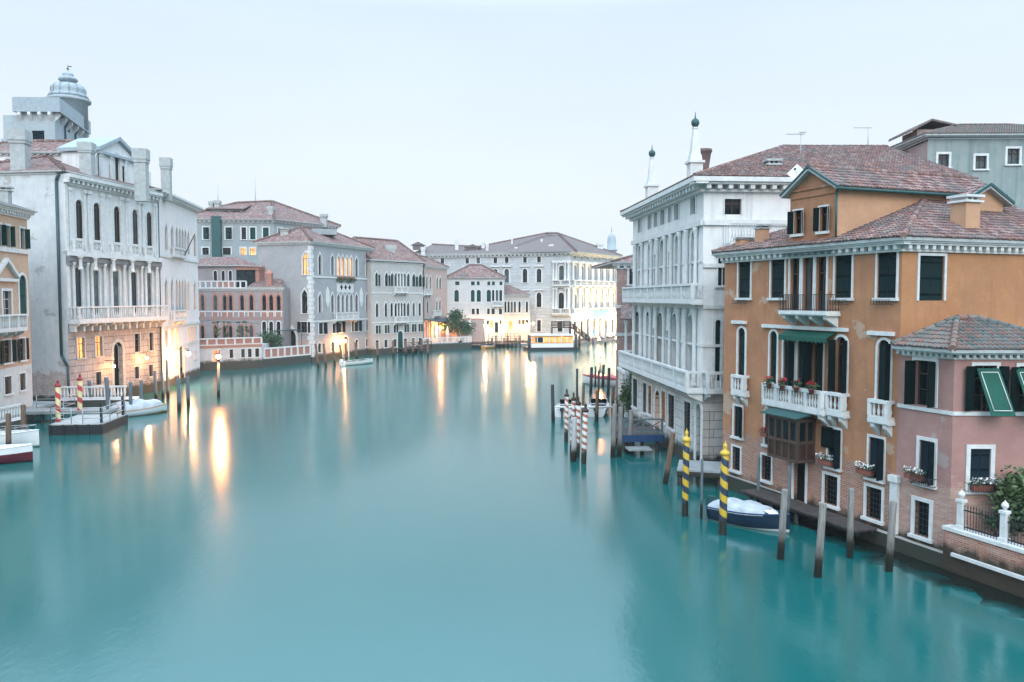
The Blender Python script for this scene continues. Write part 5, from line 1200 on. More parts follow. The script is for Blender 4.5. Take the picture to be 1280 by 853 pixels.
# garden wall with brick panels, creeper tree and pergola between the two houses
w0_, w1_ = V((-35.6, 114.2, 0)), V((-30.9, 122.6, 0)); fGw = Face(w0_, w1_)
gw2 = House('panelled_garden_wall', 'garden wall with white pillars and red brick panels between loggia house and gothic house', 'wall', w1_); H = gw2
H.wall('waterwall', (fGw, -.6, 1.2), name='base_wall'); mb = MB(); mb.fbox(fGw, 0, fGw.L, 2.55, 2.75, -.3, .1); mb.fbox(fGw, 0, fGw.L, 1.2, 1.4, -.3, .08)
for i in range(8): u = .15 + (fGw.L - .3) * i / 7; mb.fbox(fGw, u - .16, u + .16, 1.4, 2.55, -.28, .08)
pw = H.part('balustrade', mb, 'stone_plain')
for i in range(7): mb = MB(); a = .15 + (fGw.L - .3) * i / 7; mb.fbox(fGw, a + .16, a + (fGw.L - .3) / 7 - .16, 1.4, 2.55, -.2, 0); mb.build('panel', MT['rose_panel'], pw)
tree('garden_tree', 'dark green clipped tree behind the panelled garden wall', 'tree', (-36.3, 118.5, 1.2), [((0, 0, 2.6), (1.5, 1.3, 1.7)), ((1.2, .6, 2.2), (1.1, 1, 1.2)), ((-.9, .4, 2.0), (.9, .9, 1.2))], 1.6, .14, 'leaf', .2, 700, seed=8)
t = thing('pergola', 'slender iron pergola over the garden next to the gothic doorway', 'pergola', (-33.5, 121.5, 1.2)); mb = MB()
pz = [V((-36, 119.5, 0)), V((-32, 121.5, 0)), V((-32.6, 124.5, 0)), V((-36.8, 122.5, 0))]
for p in pz: mb.tube(p + V((0, 0, 1)), p + V((0, 0, 5)), .06, n=6)
mb.build('post', MT['pipe'], t); mb = MB(); mb.path([p + V((0, 0, 5)) for p in pz + pz[:1]], .07, 6)
for k in range(5): a = pz[0].lerp(pz[1], k / 4); b_ = pz[3].lerp(pz[2], k / 4); mb.tube(a + V((0, 0, 5.1)), b_ + V((0, 0, 5.1)), .05, n=5)
mb.build('beam', MT['pipe'], t)

# ---------------------------------------------------------------- cream palace and its brick neighbour
MT['cream'] = wallmat('cream_plaster', (.43, .42, .405), (.35, .35, .345), .45, brick=(3.6, 3.2), brickcol=((.42, .3, .26), (.52, .46, .42)), damp=1.0, streakcol=(.36, .35, .34))
MT['rosebrick'] = wallmat('rose_brick', (.44, .34, .32), (.38, .29, .28), .3, brick=(30, .1), brickcol=((.36, .25, .23), (.46, .36, .34)), damp=1.0)
f7 = Face((-24.4, 139), (-16.6, 149.3)); z7 = 16.2
cr = House('cream_palace', 'cream gothic palace with two small balconies and a dark green arched water door', 'palazzo', (-16.6, 149.3)); H = cr
X7 = [(469, 472.6), (481, 485.4), (489, 491.4), (493.6, 496.2), (497.4, 499.8), (500.8, 503.4), (504.6, 507), (509.2, 511.8), (515, 519.6), (523, 527.8)]
row(f7, H, [q + (('halfshut', dict(open_a=80)) if i in (0, 1, 8, 9) else ()) for i, q in enumerate(X7)], 341, 358, 498, arch='o', fw=.16, wmin=.75, muntin=False, sill=False, shut='sh_teal')
row(f7, H, [(470, 472.8), (481, 484), (488.3, 491), (493.6, 496), (497.3, 499.6), (500.6, 503), (504.5, 506.8), (509, 511.5), (516, 518.2), (523.4, 526)], 378, 395.5, 498, arch='o', fw=.16, wmin=.7, muntin=False, sill=False)
row(f7, H, [(470, 472.8), (481, 484), (492, 495.3), (505.6, 508.5), (515, 517.7), (523.3, 525.8)], 406, 416, 498, fw=.14, wmin=.75, shut='sh_teal', kind='halfshut', open_a=88)
row(f7, H, [(470, 473), (481, 484), (492.3, 495.2), (505.5, 508.5), (515, 518), (523.8, 526.5)], 424, 433.5, 498, fw=.12, wmin=.8)
win1(f7, H, 497.2, 414, 503.6, 440, 'shut', 'r', fw=.25, shut='sh_teal', sill=False)
H.wall('cream', (f7, -.6, z7), (Face(f7.P(0, 0, -9), f7.P(0, 0)), -.6, z7), depth=.28); cornice(f7, H, z7 + .4, .4, .5, .8, dent=False); 
for y in (366, 402): band(f7, H, f7.z_at(498, y), .18, .07)
for y in (365.5, 402.5): g = f7.off(.7); balcony(f7, H, g.u_at(494.5, 10), g.u_at(510.5, 10), f7.z_at(502, y), .7, 1.0, br=4, panels=2, pitch=.3)
pl, rg_ = hip(f7, 11, z7 + .42, 4.0, .4, 'u', inset=1.5); ro = roof(H, pl, False, 'tile_far', rg_, rr=.22)
for px, yt, yb, Y, w in ((488, 307, 322, 146, 2.0), (478, 303, 312, 150, 2.4)): p = at(px, yb, Y); t_ = at(px, yt, Y); chimney(ro, (p.x, p.y, p.z - 1), w, 1.2, t_.z - p.z + 1, .4, 'stone_grey', 'block')
f8 = Face((-16.55, 151), (-13.2, 162.5)); z8 = 15.7
rb = House('rose_brick_house', 'narrow rose brick house with paired gothic windows over a lamplit arcade', 'house', (-16.55, 151)); H = rb
row(f8, H, [(532.3, 534.8), (536.8, 539.2), (545.3, 547.8), (549, 551.6)], 345, 361, 541, arch='o', fw=.16, wmin=.8, muntin=False, sill=False); row(f8, H, [(533, 535.7), (545, 547.3), (548.8, 551)], 374, 391, 541, arch='o', fw=.16, wmin=.75, muntin=False, sill=False)
row(f8, H, [(530.5, 534), (535.3, 539.3), (541, 545), (546.5, 550.5)], 401, 424, 541, 'lit', arch='r', fw=.16, sill=False, lit='lit_red', muntin=False, depth=.8)
H.wall('rosebrick', (f8, -.6, z8), (Face(f8.P(f8.L, 0), f8.P(f8.L, 0, -8)), -.6, z8), depth=.28); cornice(f8, H, z8 + .3, .35, .45, .7)
g = f8.off(.6); balcony(f8, H, g.u_at(531, 10), g.u_at(540.5, 10), f8.z_at(536, 368), .6, 1.0, br=3, pitch=.3); balcony(f8, H, g.u_at(544, 6), g.u_at(552, 6), f8.z_at(548, 394), .6, 1.0, br=2, pitch=.3)
mb = MB(); z = f8.z_at(541, 399); mb.hexa([f8.P(0, z - .5, 2.4), f8.P(f8.L, z - .5, 2.4), f8.P(f8.L, z, .01), f8.P(0, z, .01)], [f8.P(0, z - .4, 2.4), f8.P(f8.L, z - .4, 2.4), f8.P(f8.L, z + .1, .01), f8.P(0, z + .1, .01)]); H.part('awning', mb, 'pipe')
pl, rg_ = hip(f8, 9, z8 + .31, 2.2, .4, 'u', inset=1.5); roof(H, pl, False, 'tile_far', rg_, rr=.22)
# garden terrace in front of it
T = [V((-16.7, 149.6, 0)), V((-7.9, 156.2, 0))]; fTt = Face(*T)
tw = House('terrace_wall', 'low white balustraded terrace wall with lamplit tables behind it', 'wall', T[0]); H = tw
H.wall('waterwall', (fTt, -.6, 1.3), (Face(T[1], V((-10.5, 160, 0))), -.6, 1.3)); mb = MB(); mb.fbox(fTt, 0, fTt.L, 2.2, 2.4, -.25, .08); mb.fbox(fTt, 0, fTt.L, 1.3, 1.45, -.2, .06)
for i in range(9): u = .15 + (fTt.L - .3) * i / 8; mb.fbox(fTt, u - .15, u + .15, 1.45, 2.2, -.22, .06)
bw_ = H.part('balustrade', mb, 'stone_plain'); mb = MB()
for i in range(32): c = fTt.P(.3 + (fTt.L - .6) * i / 31, 0, -.08); mb.lathe((c.x, c.y, 0), [(.06, 1.45), (.09, 1.7), (.05, 2.2)], 6)
mb.build('baluster_rail', MT['stone_plain'], bw_)
for x, lab in ((543.5, 'closed white parasol standing by the lamplit arcade'), (549, 'closed white parasol, middle one of the terrace three'), (559.5, 'closed white parasol standing next to the bushy terrace tree')):
    p = at(x, 424, 154); p.z = 1.2; t = thing('closed_parasol', lab, 'parasol', p, 'closed parasols on the terrace'); mb = MB(); mb.lathe(p, [(.12, 1.0), (.32, 1.15), (.3, 1.9), (.14, 2.9), (.03, 3.3)], 10); mb.build('canopy', MT['umbrella'], t); mb = MB(); mb.lathe(p, [(.3, 0), (.3, .1), (.03, .12), (.03, 1.2)], 8); mb.build('pole', MT['wood'], t)
tree('terrace_tree', 'bushy green tree on the terrace before the white low house', 'tree', (at(572, 420, 157).x, 157, 1.2), [((0, 0, 4.0), (2.2, 1.8, 2.0)), ((-1.6, 0, 3.0), (1.6, 1.4, 1.5)), ((1.7, 0, 2.6), (1.7, 1.5, 1.5)), ((-.3, 0, 5.3), (1.2, 1, 1.0))], 2.4, .16, 'leaf', .3, 520, seed=11)

# ---------------------------------------------------------------- low white house and its small neighbour
MT['lowwhite'] = wallmat('white_plaster', (.54, .54, .54), (.46, .47, .475), .35, damp=.9)
f9 = Face((-13.2, 163), (-1.6, 163.5)); z9 = at(600, 349, 163.3).z
lw = House('white_canal_house', 'low white canal house with green shutters and reddish hipped roof', 'house', (-1.6, 163.5)); H = lw
row(f9, H, [(569, 574.4), (588.7, 593.4), (596, 599.6), (609.2, 612.8), (614.8, 618.6), (624.4, 628)], 352, 356.7, 600, 'shut', fw=.12, sill=False, shut='sh_teal')
row(f9, H, [(568, 573.5, 'shut'), (588.6, 593.3, 'shut'), (596, 601, 'shut'), (608.4, 613.6, 'shut'), (615, 618, 'glass'), (619.6, 622.8, 'glass'), (624.2, 627.6, 'glass')], 362.5, 377.3, 600, arch='r', fw=.14, shut='sh_teal', sill=False, muntin=False)
row(f9, H, [(589.8, 593.4), (595.5, 598.8), (609, 612.2), (614.5, 618.4), (623.7, 627.5)], 386, 393, 600, fw=.1, muntin=False); row(f9, H, [(594, 597.5), (598.7, 602.3), (608.5, 611.5), (624.5, 627)], 400.5, 406, 600, fw=.1, muntin=False)
win1(f9, H, 612.6, 401, 616.6, 410, 'lit', fw=.1, sill=False, muntin=False); win1(f9, H, 618.5, 403, 622.8, 416, 'shut', fw=.1, shut='sh_green', sill=False)
H.wall('lowwhite', (f9, -.6, z9), (Face(f9.P(f9.L, 0), f9.P(f9.L, 0, -9)), -.6, z9)); cornice(f9, H, z9 + .3, .4, .4, .8, dent=False); band(f9, H, f9.z_at(600, 378.5), .15, .06)
g = f9.off(.6); balcony(f9, H, g.u_at(615, 8), g.u_at(629, 8), f9.z_at(622, 382.5), .6, 1.0, br=3, pitch=.3)
pl, rg_ = hip(f9, 10, z9 + .31, 2.7, .4, 'u', inset=5.0); ro = roof(H, pl, False, 'tile_far', rg_, rr=.2); p = at(580, 351, 164); chimney(ro, (p.x, p.y, p.z - .5), 1.0, .8, 2.0, 0, 'stone_grey', 'box')
mb = MB(); fw_ = Face((-13.2, 161), (-5.4, 161)); mb.fbox(fw_, 0, 7.6, 0, 5.6, -.4, 0); H2 = House('brick_garden_wall', 'reddish brick garden wall behind the terrace tree', 'wall', (-9, 161)); H2.part('wall', mb, 'rosebrick'); mb = MB(); mb.fbox(fw_, -.05, 7.65, 5.6, 5.75, -.45, .05); H2.part('coping', mb, 'brickarch')
f10 = Face((-1.58, 165.5), (3.7, 165.8)); z10 = at(645, 370, 165.6).z
lo = House('arched_low_house', 'small pinkish house with six slim arched windows and a lean-to tiled roof', 'house', (3.7, 165.8)); H = lo
row(f10, H, [(630.6, 633), (634.4, 637), (638.3, 641), (642.2, 645), (648, 650.8), (657.3, 660)], 377, 390.5, 645, arch='r', fw=.14, muntin=False, sill=False); row(f10, H, [(647.6, 651), (652.4, 656), (657, 660.4)], 400, 405.5, 645, fw=.1, muntin=False)
win1(f10, H, 635, 401, 641, 412, 'lit', fw=.12, sill=False, muntin=False)
H.wall('cream', (f10, -.6, z10)); cornice(f10, H, z10 + .2, .3, .4, .5); band(f10, H, f10.z_at(645, 391.5), .15, .2)
q = lambda u, o, z: f10.P(u, z, o); roof(H, [[q(-.1, .4, z10 + .22), q(f10.L + .4, .4, z10 + .22), q(1.5, -6, z10 + 2.3), q(-.1, -6, z10 + 2.3)], [q(f10.L + .4, .4, z10 + .22), q(f10.L + .4, -6.5, z10 + .22), q(1.5, -6, z10 + 2.3)]], False, 'tile_far')

# ---------------------------------------------------------------- the great baroque palace closing the canal
MT['baroque'] = wallmat('baroque_stone', (.52, .55, .57), (.44, .47, .49), .45, blocks=(2.2, .7, (.55, .56, .56)), damp=.9, streakcol=(.44, .46, .47))
f11 = Face((-22, 182), (8.7, 172.3)); fbay = Face((8.7, 172.3), (12.6, 171)); f12 = Face((12.6, 171), (24.6, 188.5)); z11 = 19.0
bq = House('baroque_palace', 'great white baroque palace with floodlit columned front and broad hipped roof', 'palazzo', (12.6, 171)); H = bq
SX = [(551, 555), (582, 586), (595.6, 600), (617, 621.4), (631.2, 635.6), (654, 658.4), (671.5, 676)]
row(f11, H, SX, 322, 329, 630, fw=.2, wmin=.8); row(f11, H, [(a - .6, b_ + .6) for a, b_ in SX], 336.5, 353.5, 630, arch='r', fw=.3, wmin=1.0); row(f11, H, [(a - .6, b_ + .6) for a, b_ in SX], 366, 384, 630, arch='r', fw=.3); row(f11, H, SX, 400, 414, 630, fw=.3)
for x0, x1 in SX:
    for y in (334, 363.5): z = f11.z_at(630, y); u = f11.u_at((x0 + x1) / 2, z); mb = MB(); mb.fbox(f11, u - 1.1, u + 1.1, z, z + .25, .001, .35); H.part('hood_mould', mb, 'stone_plain')
win1(fbay, H, 699, 332, 704.8, 351.7, 'glass', 'r', fw=.3); win1(fbay, H, 698.3, 366, 704.8, 386.6, 'glass', 'r', fw=.3); win1(fbay, H, 697, 402, 703, 415, 'shut', fw=.3, shut='sh_blue')
PX = [(716.8, 720.8), (725.4, 729.4), (733.2, 737), (741, 744.6), (748.2, 751.8), (755.8, 759.4), (764, 767.6)]
row(f12, H, PX, 333, 351.5, 741, arch='r', fw=.3, depth=.5, sill=False); row(f12, H, PX, 367, 385.5, 741, arch='r', fw=.3, depth=.5, sill=False); row(f12, H, PX[0:2] + PX[5:], 401, 418, 741, fw=.25, depth=.4)
row(f12, H, PX[2:5], 398, 421, 741, 'void', 'r', fw=.3, depth=.8, sill=False); row(f12, H, [(a + .9, b_ - .9) for a, b_ in PX], 321.5, 324.5, 741, fw=.12, sill=False, muntin=False)
H.wall('baroque', (f11, -.6, z11), depth=.3, name='flank_wall'); H.wall('baroque', (fbay, -.6, z11), (f12, -.6, z11), (Face(f12.P(f12.L, 0), f12.P(f12.L, 0, -25)), -.6, z11), depth=.5)
cornice(f11, H, z11 + .7, .7, .9, .9, e1=False); cornice(fbay, H, z11 + .702, .75, .8, .9, e0=False); cornice(f12, H, z11 + .704, .85, .8, .9)
for y in (328, 357.5, 391.5):
    for f in (fbay, f12): band(f, H, f12.z_at(741, y) + (.002 if f is f12 else 0), .5, .45 if y != 328 else .3, name='entablature')
for y in (358, 392):
    z = f12.z_at(741, y)
    for f, n_ in ((fbay, 2), (f12, 8)): balcony(f, H, .1, f.L - .1, z + .1, .9, 1.1, br=0, panels=n_, pitch=.4)
    for f in (fbay, f12):
        for x in ([692, 696, 707, 711] if f is fbay else [714.8, 722.4, 724, 730.8, 732, 738.6, 739.8, 746, 747, 753.3, 754.5, 761, 762.5, 769]):
            u = f.u_at(x, z + 3); z0 = z + 1.15; z1 = f12.z_at(741, 329.5 if y == 358 else 360.5); column(f, H, min(max(u, .3), f.L - .3), z0, z1, .28, .35, n=8)
mb = MB()
for i in range(14): z = .9 + i * .42; mb.fbox(f12, 0.02, f12.L - .02, z, z + .34, .001, .06)
H.part('rustication', mb, 'stone_plain') if False else None
for x in [714.8, 722.6, 731, 739, 746.4, 753.8, 761.5, 769]: u = min(max(f12.u_at(x, 3), .35), f12.L - .35); pilaster(f12, H, u, .8, f12.z_at(741, 394), .7, .25)
mb = MB(); z0, z1 = f12.z_at(746, 398), f12.z_at(746, 388.5); mb.fbox(f12, f12.u_at(736.5, 6), f12.u_at(755.5, 6), z0, z1, .95, 1.0); t = mb.build('banner', MT['banner'], None, f12.P(f12.L * .55, z0, .97)); tag(t, 'plain sea green banner hung across the floodlit palace balcony', 'banner')
ev = z11 + .72; a = f11.P(-1, ev, .8); b_ = f11.P(f11.L, ev, .8); c = f12.P(0, ev, .9) + V((.2, -.9, 0)); d_ = f12.P(f12.L + .9, ev, .9); e2 = f12.P(f12.L, ev, -26); r0 = at(683, 292, 196); r1 = at(697, 292, 200); r2 = at(598, 309, 190); r3 = at(540, 306, 192); w_ = f11.P(-1, ev, -24)
roof(H, [[a, f11.P(f11.L * .62, ev, .8), r2, r3], [f11.P(f11.L * .62, ev, .8), b_, c, r1, r0, r2], [c, d_, r1], [d_, e2, r0, r1], [w_, a, r3], [e2, w_, r3, r2, r0]], False, 'tile_far_grey', [(c, r1), (r0, r1), (r2, r0), (r3, r2), (d_, r1)], rr=.28); ro = [k for k in H.root.children if k.name.startswith('roof')][-1]
for px, yt, yb, Y, w, st in ((571, 299, 316, 186, .95, 'block'), (604, 302, 310, 187, .9, 'block'), (609, 305, 316, 181, .7, 'block'), (640, 297, 306, 186, .4, 'block'), (645, 309, 316, 180, .7, 'block'), (677, 299, 306, 187, .5, 'block'), (689, 306, 314, 180, 1.1, 'block'), (750, 304, 312, 192, 1.7, 'block'), (529, 309, 321, 178, 1.0, 'block')):
    p = at(px, yb, Y); t_ = at(px, yt, Y); chimney(ro, (p.x, p.y, p.z - 1.2), w, w, t_.z - p.z + 1.2, 0, 'stone_plain', st)
for px, y, w in ((523, 307, 2.4), (591, 310, 2.8)): p = at(px, y, 184); mb = MB(); mb.box((p.x, p.y, p.z - 1), (w, 1.5, 1), 0); mb.prism([V((p.x - w * .7, p.y - 1, p.z)), V((p.x + w * .7, p.y - 1, p.z)), V((p.x, p.y - 1, p.z + .8))], V((0, 3, 0))); mb.build('dormer', MT['tile_far_grey'], ro)
# distant onion-domed bell tower and roofs behind
d = at(764.5, 312, 320); t = House('bell_tower', 'distant pale bell tower with a small round dome', 'tower', (d.x, d.y)); mb = MB(); mb.lathe((d.x, d.y, 0), [(1.9, 0), (1.9, d.z)], 12); t.part('shaft', mb, 'lead'); mb = MB(); mb.lathe((d.x, d.y, d.z), [(2.3, -.6), (2.3, 0), (1.8, .2), (1.75, 3.4), (1.5, 5), (.9, 6), (.3, 6.4), (.15, 7)], 14); t.part('dome', mb, 'lead'); mb = MB(); mb.tube((d.x, d.y, d.z + 6.8), (d.x, d.y, d.z + 9), .14, .05); t.part('finial', mb, 'iron')
for a, b_, z, dep, lab in (((-40, 176), (-22.5, 182.5), 17.5, 14, 'far plain house with a tiled roof behind the cream palace'), ((25, 192), (50, 214), 16.5, 14, 'far house with a low tiled roof beyond the floodlit palace front')):
    f = Face(a, b_); hh = House('far_house', lab, 'house', a); 
    for i in range(5): window(f, hh, (1.5 + i * f.L / 5.3, 2.6 + i * f.L / 5.3, z - 4, z - 2.2, None), 'glass', fw=.15, muntin=False)
    hh.wall('lowwhite', (f, -.6, z)); cornice(f, hh, z + .3, .4, .4, .8, dent=False); pl, rg_ = hip(f, dep, z + .31, 2.6, .4, 'u'); roof(hh, pl, False, 'tile_far_grey')
# ground of the far bank
mb = land([(-37.2, 46), (-40.2, 66), (-40.6, 72), (-38.4, 86), (-40.9, 103), (-43.9, 108.5), (-36, 114), (-31.3, 123), (-25.2, 141), (-17, 150), (-8.4, 156.6), (-8, 158.5), (8.6, 164), (12.4, 170.2), (25.2, 188.7), (60, 215), (60, 420), (-160, 420), (-160, 40)], .6); struct('quay', mb, MT['paving'])
# ================================================================ things in the water
def pole(label, xt, yt, xb, yb, r, mat, group, cap=None, name='mooring_pole', taper=.9, n=10):
    b_ = gp(xb, yb); t_ = at(xt, yt, b_.y + .0); v = t_ - b_
    tl = V((random.uniform(-.012, .012), random.uniform(-.012, .012), 0)) * v.z
    v = v + V((0, tl.y, 0)); u = v.normalized()
    mb = MB(); k = [(r * 1.02, -1.2), (r, 0), (r * (1 + taper) / 2, v.length * .5), (r * taper, v.length - .03), (r * taper * .9, v.length)]
    if cap is None: mb.lathe(b_, k, n, 0, u); o = mb.build(name, MT[mat], None, b_); return tag(o, label, 'pole', group)
    t = thing(name, label, 'pole', b_, group); mb.lathe(b_, k, n, 0, u); mb.build('shaft', MT[mat], t)
    mb = MB(); rr = r * taper; mb.lathe(b_ + u * v.length, [(rr * 1.25, -.1), (rr * 1.3, .0), (rr * 1.1, .05), (rr * .5, .12), (rr * .45, .2), (rr * .62, .27), (rr * .45, .35), (rr * .12, .42), (.01, .5)], 10, 0, u); mb.build('finial', MT[cap], t); return t

GS = 'spiral striped mooring poles'
pole('blue and yellow spiral pole beside the small white jetty', 858, 549, 856, 645, .15, 'stripe_by', GS, 'gold', 'striped_pole', 1.0, 14)
pole('blue and yellow spiral pole standing against the stern of the blue boat', 906.5, 566, 903, 668, .165, 'stripe_by', GS, 'gold', 'striped_pole', 1.0, 14)
pole('red and white spiral pole standing alone at the outer side of its cluster', 708.5, 494, 707.5, 553, .135, 'stripe_rw', GS, 'wood', 'striped_pole', 1.0, 12)
pole('red and white spiral pole tucked just behind the plain grey white post', 717, 499, 714.5, 570, .13, 'stripe_rw', GS, 'wood', 'striped_pole', 1.0, 12)
pole('red and white spiral pole between the plain grey white post and the thicker striped one', 722.8, 504, 722, 572, .14, 'stripe_rw', GS, 'wood', 'striped_pole', 1.0, 12)
pole('thickest red and white spiral pole of the cluster, its base dark with weed', 731.8, 513, 729.5, 580, .16, 'stripe_rw', GS, 'wood', 'striped_pole', 1.0, 12)
pole('red and cream spiral pole rising through the black landing pontoon', 72.3, 482, 72.8, 541, .17, 'stripe_ry', GS, 'red', 'striped_pole', 1.0, 12)
pole('red and cream spiral pole at the back of the pontoon, before the drain pipe', 100.3, 474, 99.6, 528, .18, 'stripe_ry', GS, 'red', 'striped_pole', 1.0, 12)
MT['pole_pale'] = polemat('pale_post', (.42, .43, .44), (.30, .31, .32), .9)
GP = 'plain wooden mooring posts'
for a in (
 ('plain pale grey post among the red and white striped poles', 718, 522, 717, 577, .17, 'pole_pale'),
 ('thick weathered post in front of the bow of the blue boat', 981, 612, 975.5, 699, .14, 'pole'),
 ('leaning weathered post with flat top standing clear of the plank walkway', 1029, 629, 1022, 721, .14, 'pole'),
 ('weathered post close to the walkway under the flowered ochre window', 1064.5, 611, 1062, 697, .125, 'pole'),
 ('weathered post before the white corner pilaster of the ochre house', 1117, 627, 1111, 714, .135, 'pole'),
 ('slim blue grey post by the small white jetty', 878, 574, 876.5, 648, .065, 'pole_grey'),
 ('slim blue grey post behind the covered blue boat', 949, 571, 947, 632, .075, 'pole_grey'),
 ('slim blue grey post just behind the thick post at the bow of the blue boat', 986.5, 583, 985, 657, .07, 'pole_grey'),
 ('leaning pale brown post before the barred windows of the white palazzo', 841.5, 541, 831.5, 605, .15, 'pole_brown'),
 ('grey post at the outer corner of the blue dock', 768.5, 505, 766, 572, .16, 'pole'),
 ('grey post beside the outer corner post of the blue dock', 776, 509, 774, 571, .16, 'pole'),
 ('grey post in front of the railing of the blue dock', 789, 513, 786, 566, .16, 'pole'),
 ('short dark post carrying the outer end of the white mooring beam', 690.5, 481, 691.5, 527, .15, 'pole_dark'),
 ('tall thin dark pole between the mooring beam and the channel', 721.5, 461, 721, 517, .11, 'pole_dark'),
 ('dark pole at the bow of the red boat', 739.5, 459, 738.5, 492, .17, 'pole_dark'),
 ('dark pole rising behind the middle of the red boat', 754.5, 456, 753.5, 484, .17, 'pole_dark'),
 ('dark pole at the stern of the red boat', 761.5, 460, 760, 495, .16, 'pole_dark'),
 ('dark thin pole standing before the red boat', 748.6, 463, 747.5, 510, .10, 'pole_dark'),
 ('mossy brown post between the two white motor boats', 729.5, 481, 728.5, 522, .13, 'pole_brown'),
 ('mossy brown post at the inner white motor boat', 746.5, 488, 746, 527, .14, 'pole_brown'),
 ('yellowish brown post beside the creeper', 766.5, 483, 766, 512, .16, 'pole_brown'),
 ('tall pole just behind the red boat lamp post', 744.5, 458, 744, 483, .10, 'pole_dark'),
 ('pale post standing over the white cabin boat', 10.3, 517, 10.8, 566, .17, 'pole_brown'),
 ('pale post between the white jetty and the moored cabin boat', 29, 506, 29.5, 551, .17, 'pole_brown'),
 ('tall leaning grey pole behind the pontoon beneath the lit palace door', 111.5, 476, 116, 512, .17, 'pole_grey'),
 ('leaning grey pole at the stern of the tarpaulin covered boat', 133, 472, 136.5, 527, .17, 'pole_grey'),
 ('grey pole at the bow of the tarpaulin covered boat', 163, 478, 163.5, 521, .15, 'pole_grey'),
 ('grey pole out beyond the tarpaulin covered boat', 176.5, 476, 176, 516, .15, 'pole_grey'),
 ('grey pole by the seam between white palace and pink gothic palace', 193.5, 464, 195, 501, .16, 'pole_grey'),
 ('shorter grey pole close under the drain pipe of the white palace', 202.5, 466, 204, 499, .14, 'pole_grey'),
 ('tall grey pole against the pink gothic palace wall', 208.5, 450, 210, 498, .16, 'pole_grey'),
 ('grey pole in front of the glowing doorway of the pink palace', 223, 473, 224, 514, .17, 'pole_grey'),
 ('grey pole past the glowing doorway, next to the canal lamp', 234.5, 470, 235.5, 508, .17, 'pole_grey'),
 ('leaning brown pole at the quoined corner of the gothic house', 394.5, 430, 398, 460, .18, 'pole_brown'),
 ('leaning brown pole second along the gothic house from its quoined corner', 404.5, 430, 407.5, 459, .18, 'pole_brown'),
 ('brown pole midway between quoined corner and lit door of the gothic house', 416, 430, 418.5, 457, .18, 'pole_brown'),
 ('brown pole just before the lit door of the gothic house', 425, 431, 428, 455, .18, 'pole_brown'),
 ('brown pole in front of the glowing gothic doorway', 432, 430, 433, 452, .17, 'pole_brown'),
 ('brown pole behind the pale green rowing boat', 444, 428, 446, 450, .18, 'pole_brown'),
 ('brown pole at the joint of gothic house and cream palace', 471.5, 428, 472.5, 449, .2, 'pole_brown'),
 ('brown pole under the first ground window of the cream palace', 491, 426, 492, 446, .2, 'pole_brown'),
 ('brown pole beside the railed landing of the cream palace', 507, 426, 507.5, 445, .2, 'pole_brown'),
 ('brown pole on the railed landing of the cream palace', 516, 424, 516.5, 444, .2, 'pole_brown'),
 ('brown pole at the end of the railed landing', 527, 424, 527, 443, .2, 'pole_brown'),
 ('brown pole out before the white terrace wall', 534.5, 424, 535, 446, .2, 'pole_brown'),
 ('blue painted pole before the floodlit palace', 742, 413, 741.5, 430, .24, 'blue'),
 ('grey pole near the far corner of the floodlit palace', 757, 411, 756.5, 432, .22, 'pole_pale'),
): pole(a[0], a[1], a[2], a[3], a[4], a[5], a[6], GP)
p0, p1 = gp(691, 527), gp(770, 527); a, b_ = at(692, 509, p0.y), at(768, 509, p0.y + .3); mb = MB(); mb.tube(a, b_, .09, n=8); t = mb.build('mooring_beam', MT['hullwhite'], None, (a + b_) / 2); tag(t, 'long white beam floating level between posts before the motor boats', 'beam')

